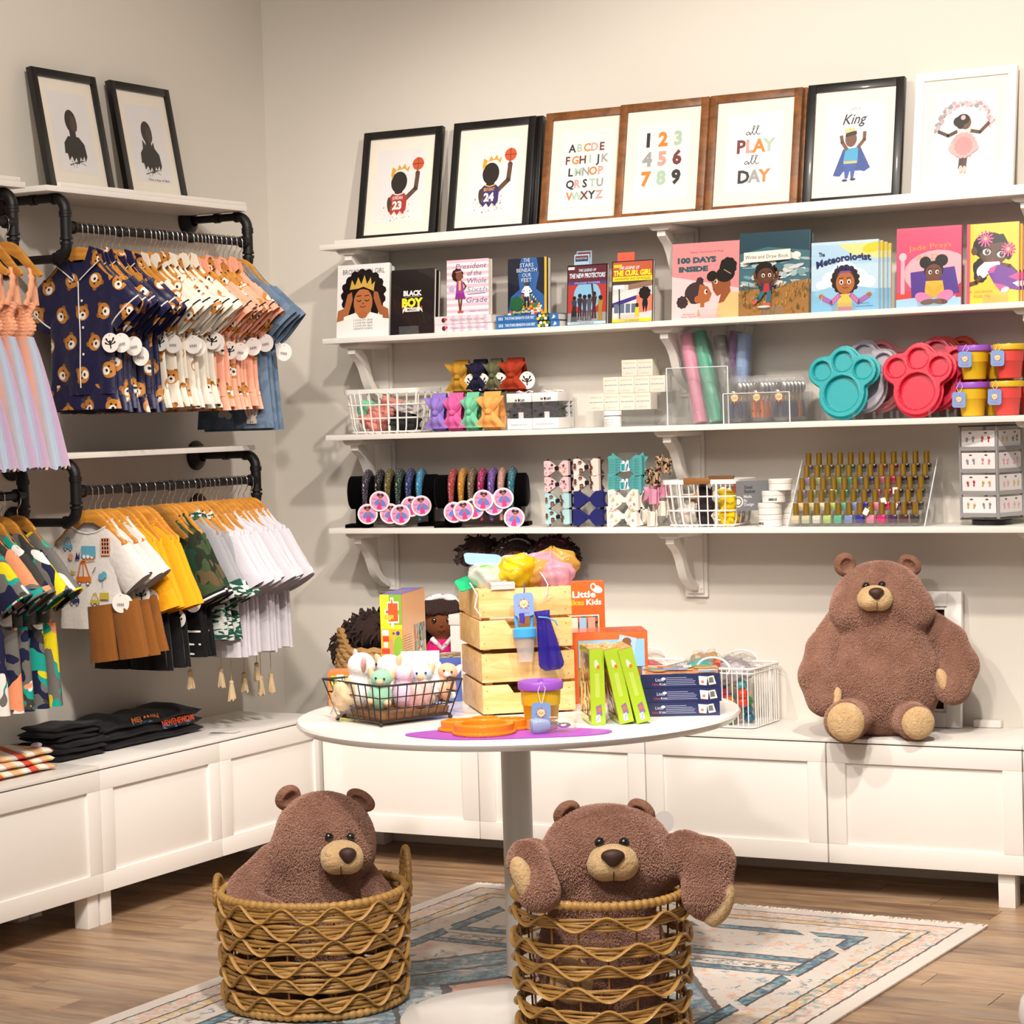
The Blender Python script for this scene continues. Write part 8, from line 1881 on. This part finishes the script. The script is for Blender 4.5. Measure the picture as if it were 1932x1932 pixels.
def fur_noise(p, s=1.0, a=.0022): return a*(np.sin(p[0]*61*s+1.3)*np.sin(p[1]*57*s)*np.sin(p[2]*53*s+.7)+.6*np.sin(p[0]*23*s)*np.sin(p[2]*27*s+p[1]*19*s))
def bear(name, label, loc, rz, ells, caps, muzzle, nose, eyes, ears, pads, k=.03, floor=None, seam=None, tagp=None, h=.0075, sc=1.0):
    t = thing(name, label, 'teddy bear', loc, rz); t.scale = (sc,)*3
    def f(p):
        d = None
        for c, r in ells: e = sd_ell(p, c, r); d = e if d is None else smin(d, e, k)
        for chain in caps:
            e = None
            for (a, ra), (b2, rb) in zip(chain, chain[1:]): g = sd_cap(p, a, b2, ra, rb); e = g if e is None else smin(e, g, .012)
            d = smin(d, e, .014)
        d = d+fur_noise(p)
        if floor is not None: d = np.maximum(d, floor-p[2])
        return d
    pts = [c for c, r in ells]+[a for ch in caps for a, r in ch]; P = np.array(pts)
    lo = P.min(0)-.24; hi = P.max(0)+.24
    lo = [max(l, -.45) for l in lo]; hi = [min(q_, .75) for q_ in hi]; lo[2] = max(lo[2], (floor if floor is not None else -.02)-.02)
    V, F = snet(lambda x, y, z: f((x, y, z)), lo, hi, h)
    bo = MB().add(V, F).build('body', FUR, t, smooth=80)
    fur_coat(bo, t, FURH, 110000, .0048, 5)
    def sy(x, z):
        ys = np.arange(-.45, .1, .002); d = f((np.full_like(ys, x), ys, np.full_like(ys, z))); i = np.argmax(d < 0); return ys[i] if (d < 0).any() else -.1
    mc, mr = muzzle; fm = lambda p: smin(smin(sd_ell(p, (mc[0]-mr[0]*.3, mc[1], mc[2]-mr[2]*.12), (mr[0]*.72, mr[1], mr[2]*.86)), sd_ell(p, (mc[0]+mr[0]*.3, mc[1], mc[2]-mr[2]*.12), (mr[0]*.72, mr[1], mr[2]*.86)), .008), sd_ell(p, (mc[0], mc[1], mc[2]+mr[2]*.2), (mr[0]*.85, mr[1]*.95, mr[2]*.75)), .012)+fur_noise(p, 2, .0008)
    sdf_mb(fm, [mc[i]-mr[i]*1.4 for i in range(3)], [mc[i]+mr[i]*1.4 for i in range(3)], .004).build('muzzle', TAN, t, smooth=80)
    nc, nr = nose; fn = lambda p: smin(sd_ell(p, (nc[0], nc[1], nc[2]+nr[2]*.2), (nr[0], nr[1], nr[2]*.72)), sd_ell(p, (nc[0], nc[1], nc[2]-nr[2]*.3), (nr[0]*.55, nr[1]*.9, nr[2]*.7)), .01)
    sdf_mb(fn, [nc[i]-nr[i]*1.5 for i in range(3)], [nc[i]+nr[i]*1.5 for i in range(3)], .003).build('nose', NOSE, t, smooth=80)
    MB().tube([(mc[0], mc[1]-mr[1]*.93, mc[2]-mr[2]*.2), (mc[0], mc[1]-mr[1]*.9, mc[2]-mr[2]*.55), (mc[0], mc[1]-mr[1]*.7, mc[2]-mr[2]*.82)], .0013, 5).build('mouth_stitch', NOSE, t)
    for (ex, ez, er) in eyes:
        yy = sy(ex, ez); MB().ell((ex, yy+er*.15, ez), er, 18, 12).build('eye', EYE, t)
    for (ec, er, rot) in ears:
        fe = lambda p: np.maximum(sd_ell(p, (0, 0, 0), er), -sd_ell(p, (0, -er[1]*1.05, -er[2]*.05), (er[0]*.62, er[1]*.85, er[2]*.66)))+fur_noise(p, 2, .0008)
        V, F = snet(lambda x, y, z: fe((x, y, z)), [-x*1.3 for x in er], [x*1.3 for x in er], .004)
        MB().add(V, F).build('ear', FUR, t, smooth=80, loc=ec, rot=rot)
    for (pc, pr, rot, nm) in pads:
        V, F = snet(lambda x, y, z: sd_ell((x, y, z), (0, 0, 0), pr)+fur_noise((x, y, z), 2, .0008), [-x*1.25 for x in pr], [x*1.25 for x in pr], .0045)
        MB().add(V, F).build(nm, TAN, t, smooth=80, loc=pc, rot=rot)
    if seam:
        zs = np.linspace(seam[1], seam[2], 24); MB().tube([(seam[0], sy(seam[0], z)+.0004, z) for z in zs], .0014, 5).build('belly_seam', M('seam_brown', '#4a2e24', .9), t)
    if tagp:
        o = MB().at((0, 0, 0), rotm(PI/2, 0, 0)).lathe([(.028, -.001), (.028, .001)], 24).build('ear_tag', WCARD, t, loc=tagp[0], rot=tagp[1])
    return t
FACE = math.radians(28.7)
def fur_coat(o, parent, mat, n, L, seed, lean=(0, -.1, -1.1)):
    """short pile: one curves object of fine hairs rooted on the plush skin"""
    me = o.data; g = np.random.default_rng(seed); me.calc_loop_triangles(); nt_ = len(me.loop_triangles)
    T = np.empty(nt_*3, np.int32); me.loop_triangles.foreach_get('vertices', T); T = T.reshape(-1, 3)
    V = np.empty(len(me.vertices)*3); me.vertices.foreach_get('co', V); V = V.reshape(-1, 3); N = np.empty(len(me.vertices)*3, np.float32); me.vertices.foreach_get('normal', N); N = N.reshape(-1, 3)
    A = np.linalg.norm(np.cross(V[T[:, 1]]-V[T[:, 0]], V[T[:, 2]]-V[T[:, 0]]), axis=1); idx = g.choice(nt_, n, p=A/A.sum()); w = g.dirichlet((1, 1, 1), n)
    p0 = (V[T[idx]]*w[:, :, None]).sum(1); nn = (N[T[idx]]*w[:, :, None]).sum(1); nn /= np.linalg.norm(nn, axis=1)[:, None]
    clump = np.stack([np.sin(p0[:, 1]*70+p0[:, 2]*50), np.sin(p0[:, 0]*60-p0[:, 2]*80), np.sin(p0[:, 0]*75+p0[:, 1]*65)], 1)*.35
    d = nn+np.array(lean)*.8+clump*.45+g.normal(0, .22, (n, 3)); d -= nn*np.minimum(0, (d*nn).sum(1)-.35)[:, None]; d /= np.linalg.norm(d, axis=1)[:, None]; l = L*g.uniform(.6, 1.15, n)[:, None]
    P = np.stack([p0-nn*.001, p0+(nn*.5+d*.5)*l*.55, p0+(nn*.25+d*.75)*l], 1).reshape(-1, 3)
    cu = bpy.data.hair_curves.new('fur'); cu.add_curves([3]*n)
    cu.attributes['position'].data.foreach_set('vector', P.astype(np.float32).ravel())
    ra = cu.attributes.get('radius') or cu.attributes.new('radius', 'FLOAT', 'POINT'); ra.data.foreach_set('value', np.tile(np.array([.0008, .0006, .00025], np.float32), n))
    cu.materials.append(mat); c = bpy.data.objects.new('fur', cu); COL.objects.link(c); c.parent = o; c['kind'] = 'stuff'
    return c
c_, s_ = math.cos(FACE), math.sin(FACE)
bear('big_bear', 'huge brown plush bear sitting on the white cabinet', (2.33, -.235, ZC), FACE,
     [((.0, .0, .19), (.2, .16, .2)), ((0, .0, .335), (.155, .13, .13)), ((-.004, -.012, .455), (.16, .135, .115)), ((-.105, -.045, .428), (.07, .075, .062)), ((.1, -.045, .425), (.075, .075, .065)), ((0, 0, .505), (.125, .11, .085))],
     [[((-.145, 0, .385), .046), ((-.2, -.02, .3), .056), ((-.228, -.05, .21), .062), ((-.212, -.085, .135), .056)], [((.15, 0, .385), .046), ((.228, -.02, .315), .056), ((.255, -.05, .235), .062), ((.222, -.1, .165), .058)],
      [((-.11, -.09, .075), .062), ((-.155, -.185, .072), .068)], [((.06, -.09, .07), .056), ((.078, -.19, .062), .06)]],
     ((-.04, -.142, .478), (.058, .05, .045)), ((-.042, -.19, .497), (.026, .016, .021)), [(-.012, .519, .0135), (-.064, .516, .0135)],
     [((-.118, .0, .583), (.04, .02, .042), (.1, -.35, .25)), ((.105, .01, .575), (.042, .02, .034), (.1, .6, -.3))],
     [((-.16, -.232, .075), (.062, .032, .066), (.1, 0, -.12), 'foot_pad'), ((.08, -.232, .064), (.055, .03, .056), (.1, 0, .1), 'foot_pad'), ((-.182, -.112, .128), (.02, .03, .052), (0, .35, .4), 'paw_pad'), ((.192, -.118, .178), (.022, .03, .055), (0, -.35, -.3), 'paw_pad')],
     floor=0.001, seam=(-.02, .06, .37), sc=.88)
WICK = M('wicker', '#9f7539', .5, var=.35, vscale=22, bump=.35, bscale=90, coat=.15); WICKL = M('wicker_light', '#b58b4a', .5, var=.3, vscale=25, bump=.3, bscale=90, coat=.15); WICKD = M('wicker_core', '#8a6232', .6, var=.3)
def wicker(label, loc, R0, R1, H, bands, ns, th, handles=(), amp=.02, seed=0):
    t = thing('wicker_basket', label, 'basket', loc); q = random.Random(seed)
    RR = lambda z: R0+(R1-R0)*z/H
    N = 120
    def ring(z, r, wob, off, rad=None, ph=0): return [((RR(z)+off+wob*math.sin(a*7+ph))*math.cos(a), (RR(z)+off+wob*math.sin(a*7+ph))*math.sin(a), z+wob*1.6*math.sin(a*5+ph*1.7)) for a in np.linspace(0, 2*PI, N, endpoint=False)]
    for k, (nm, z) in enumerate((('rim', H), ('foot_rope', .012))):
        n = 420; P = [(RR(z)*math.cos(a), RR(z)*math.sin(a), z+.0015*math.sin(a*3)) for a in np.linspace(0, 2*PI, n, endpoint=False)]
        MB().tube(P, [.0078+.0036*abs(math.sin(i*PI/6)) for i in range(n)], 9, True).build(nm, WICKL, t, smooth=80)
    for zb in bands:
        for j in range(4):
            ph = q.uniform(0, 6); dz = (j-1.5)*th*.27
            MB().tube(ring(zb+dz, 0, .0014, .001+.0015*(j % 2), ph=ph), [th*.16*(1+.25*math.sin(i*.9+ph)) for i in range(N)], 6, True).build('woven_strand', WICK if j % 2 else WICKL, t, smooth=80)
    for bi, zb in enumerate(bands):
        n = ns*12; P = []
        for i in range(n):
            a = 2*PI*i/n; s = (a*ns/(2*PI)/2+.5*(bi % 2)) % 1; tri = 1-4*abs(s-.5); tri = math.sin(tri*PI/2)
            P.append(((RR(zb)+.0105-.005*abs(tri)**3)*math.cos(a), (RR(zb)+.0105-.005*abs(tri)**3)*math.sin(a), zb+amp*tri))
        MB().tube(P, [.0078*(1-.22*abs(math.sin(i*.26))) for i in range(n)], 7, True, flat=.5).build('crossing_strand', WICKL, t, smooth=80)
    for k in range(ns):
        a = 2*PI*k/ns+.02; MB().tube([((RR(z)-.006)*math.cos(a), (RR(z)-.006)*math.sin(a), z) for z in np.linspace(.008, H-.004, 6)], .0026, 6).build('stake', WICKD, t)
    MB().lathe([(.01, .008), (R0-.004, .008), (R0-.004, .013), (.01, .013)], 40).build('bottom', WICKD, t)
    for ha, up in handles:
        u = np.array([-math.sin(ha), math.cos(ha), 0]); d = np.array([math.cos(ha), math.sin(ha), 0]); n = 70
        P = [d*(RR(H)+.006+.012*math.sin(b)*.3)+u*(.046*math.cos(b))+np.array([0, 0, H-.03+(up+.03)*max(0, math.sin(b))**.8]) for b in np.linspace(0, PI, n)]
        MB().tube(P, [.0072+.002*abs(math.sin(i*PI/4)) for i in range(n)], 8).build('handle', WICK, t, smooth=80)
    return t
fz = .0086
HL = math.atan2(-.48, -.877); HR_ = math.atan2(.48, .877)
wicker('low round wicker basket with two loop handles holding a bear', (1.462, -2.04, fz), .222, .232, .285, [.262, .222, .181, .132, .089, .041], 24, .032, [(HL-.05, .035), (HR_+.25, .085)], .018, 1)
wicker('tall narrow wicker basket at the table base holding a bear', (2.312, -2.115, .0212), .19, .2, .345, [.303, .24, .194, .144, .091, .04], 18, .025, [], .0155, 2)
bear('basket_bear', 'brown plush bear peeking out of the low wicker basket', (1.462, -2.04, fz+.015), FACE+.0,
     [((.0, .01, .17), (.135, .13, .165)), ((.01, .0, .29), (.118, .105, .11)), ((.033, -.01, .402), (.124, .11, .112)), ((.105, -.03, .37), (.055, .058, .058)), ((-.02, -.03, .365), (.08, .07, .07))],
     [[((-.1, -.01, .345), .04), ((-.158, -.04, .285), .047), ((-.165, -.07, .24), .047), ((-.07, -.15, .22), .044)], [((.12, .02, .3), .04), ((.155, .0, .235), .046), ((.12, -.08, .18), .045)], [((-.07, -.08, .06), .05), ((-.09, -.13, .06), .055)], [((.07, -.08, .06), .05), ((.09, -.13, .06), .055)]],
     ((.085, -.122, .37), (.053, .045, .044)), ((.103, -.163, .381), (.022, .015, .021)), [(.054, .418, .012), (.106, .414, .012)],
     [((-.055, .0, .502), (.036, .018, .032), (.2, -.5, .5)), ((.128, .0, .49), (.04, .017, .026), (.2, .5, -.2))], [], floor=.0, seam=(.07, .2, .3), tagp=((.128, .02, .4), (0, .4, 1.25)), k=.028)
bear('basket_bear', 'brown plush bear with arms over the rim of the tall wicker basket', (2.312, -2.115, .0212+.015), FACE,
     [((.0, .0, .17), (.15, .14, .165)), ((.005, .0, .33), (.132, .12, .1)), ((.018, -.012, .428), (.146, .122, .098)), ((-.07, -.045, .395), (.075, .07, .062)), ((.1, -.045, .395), (.075, .07, .062))],
     [[((-.11, .0, .35), .04), ((-.155, -.06, .415), .042), ((-.168, -.14, .425), .044), ((-.142, -.182, .365), .046)], [((.13, .0, .36), .042), ((.195, -.05, .415), .05), ((.246, -.08, .395), .058), ((.24, -.112, .33), .056)], [((-.06, -.06, .1), .05), ((-.075, -.1, .14), .055)], [((.06, -.06, .1), .05), ((.07, -.1, .1), .055)]],
     ((.026, -.128, .416), (.058, .046, .044)), ((.025, -.172, .434), (.027, .015, .021)), [(-.002, .46, .0125), (.053, .458, .0125)],
     [((-.072, .0, .508), (.036, .018, .03), (.2, -.5, .4)), ((.1, .0, .508), (.036, .018, .028), (.2, .5, -.4))],
     [((-.172, -.188, .39), (.026, .028, .06), (.1, -.42, -.5), 'paw_pad'), ((.264, -.128, .315), (.03, .035, .056), (0, .5, .5), 'paw_pad'), ((-.075, -.135, .15), (.05, .022, .055), (0, 0, 0), 'foot_pad')], floor=.0, seam=None, tagp=((.15, .0, .48), (0, .2, .4)), k=.028)
# white rounded stool foot just inside the right edge of the picture
t = thing('white_stool', 'white rounded object cut off at the bottom right corner of the photo', 'stool', (3.2, -1.6, 0)); MB().lathe([(.03, 0), (.05, .006), (.058, .03), (.05, .07), (.03, .1), (.0005, .108)], 32).build('leg', WHITE, t)
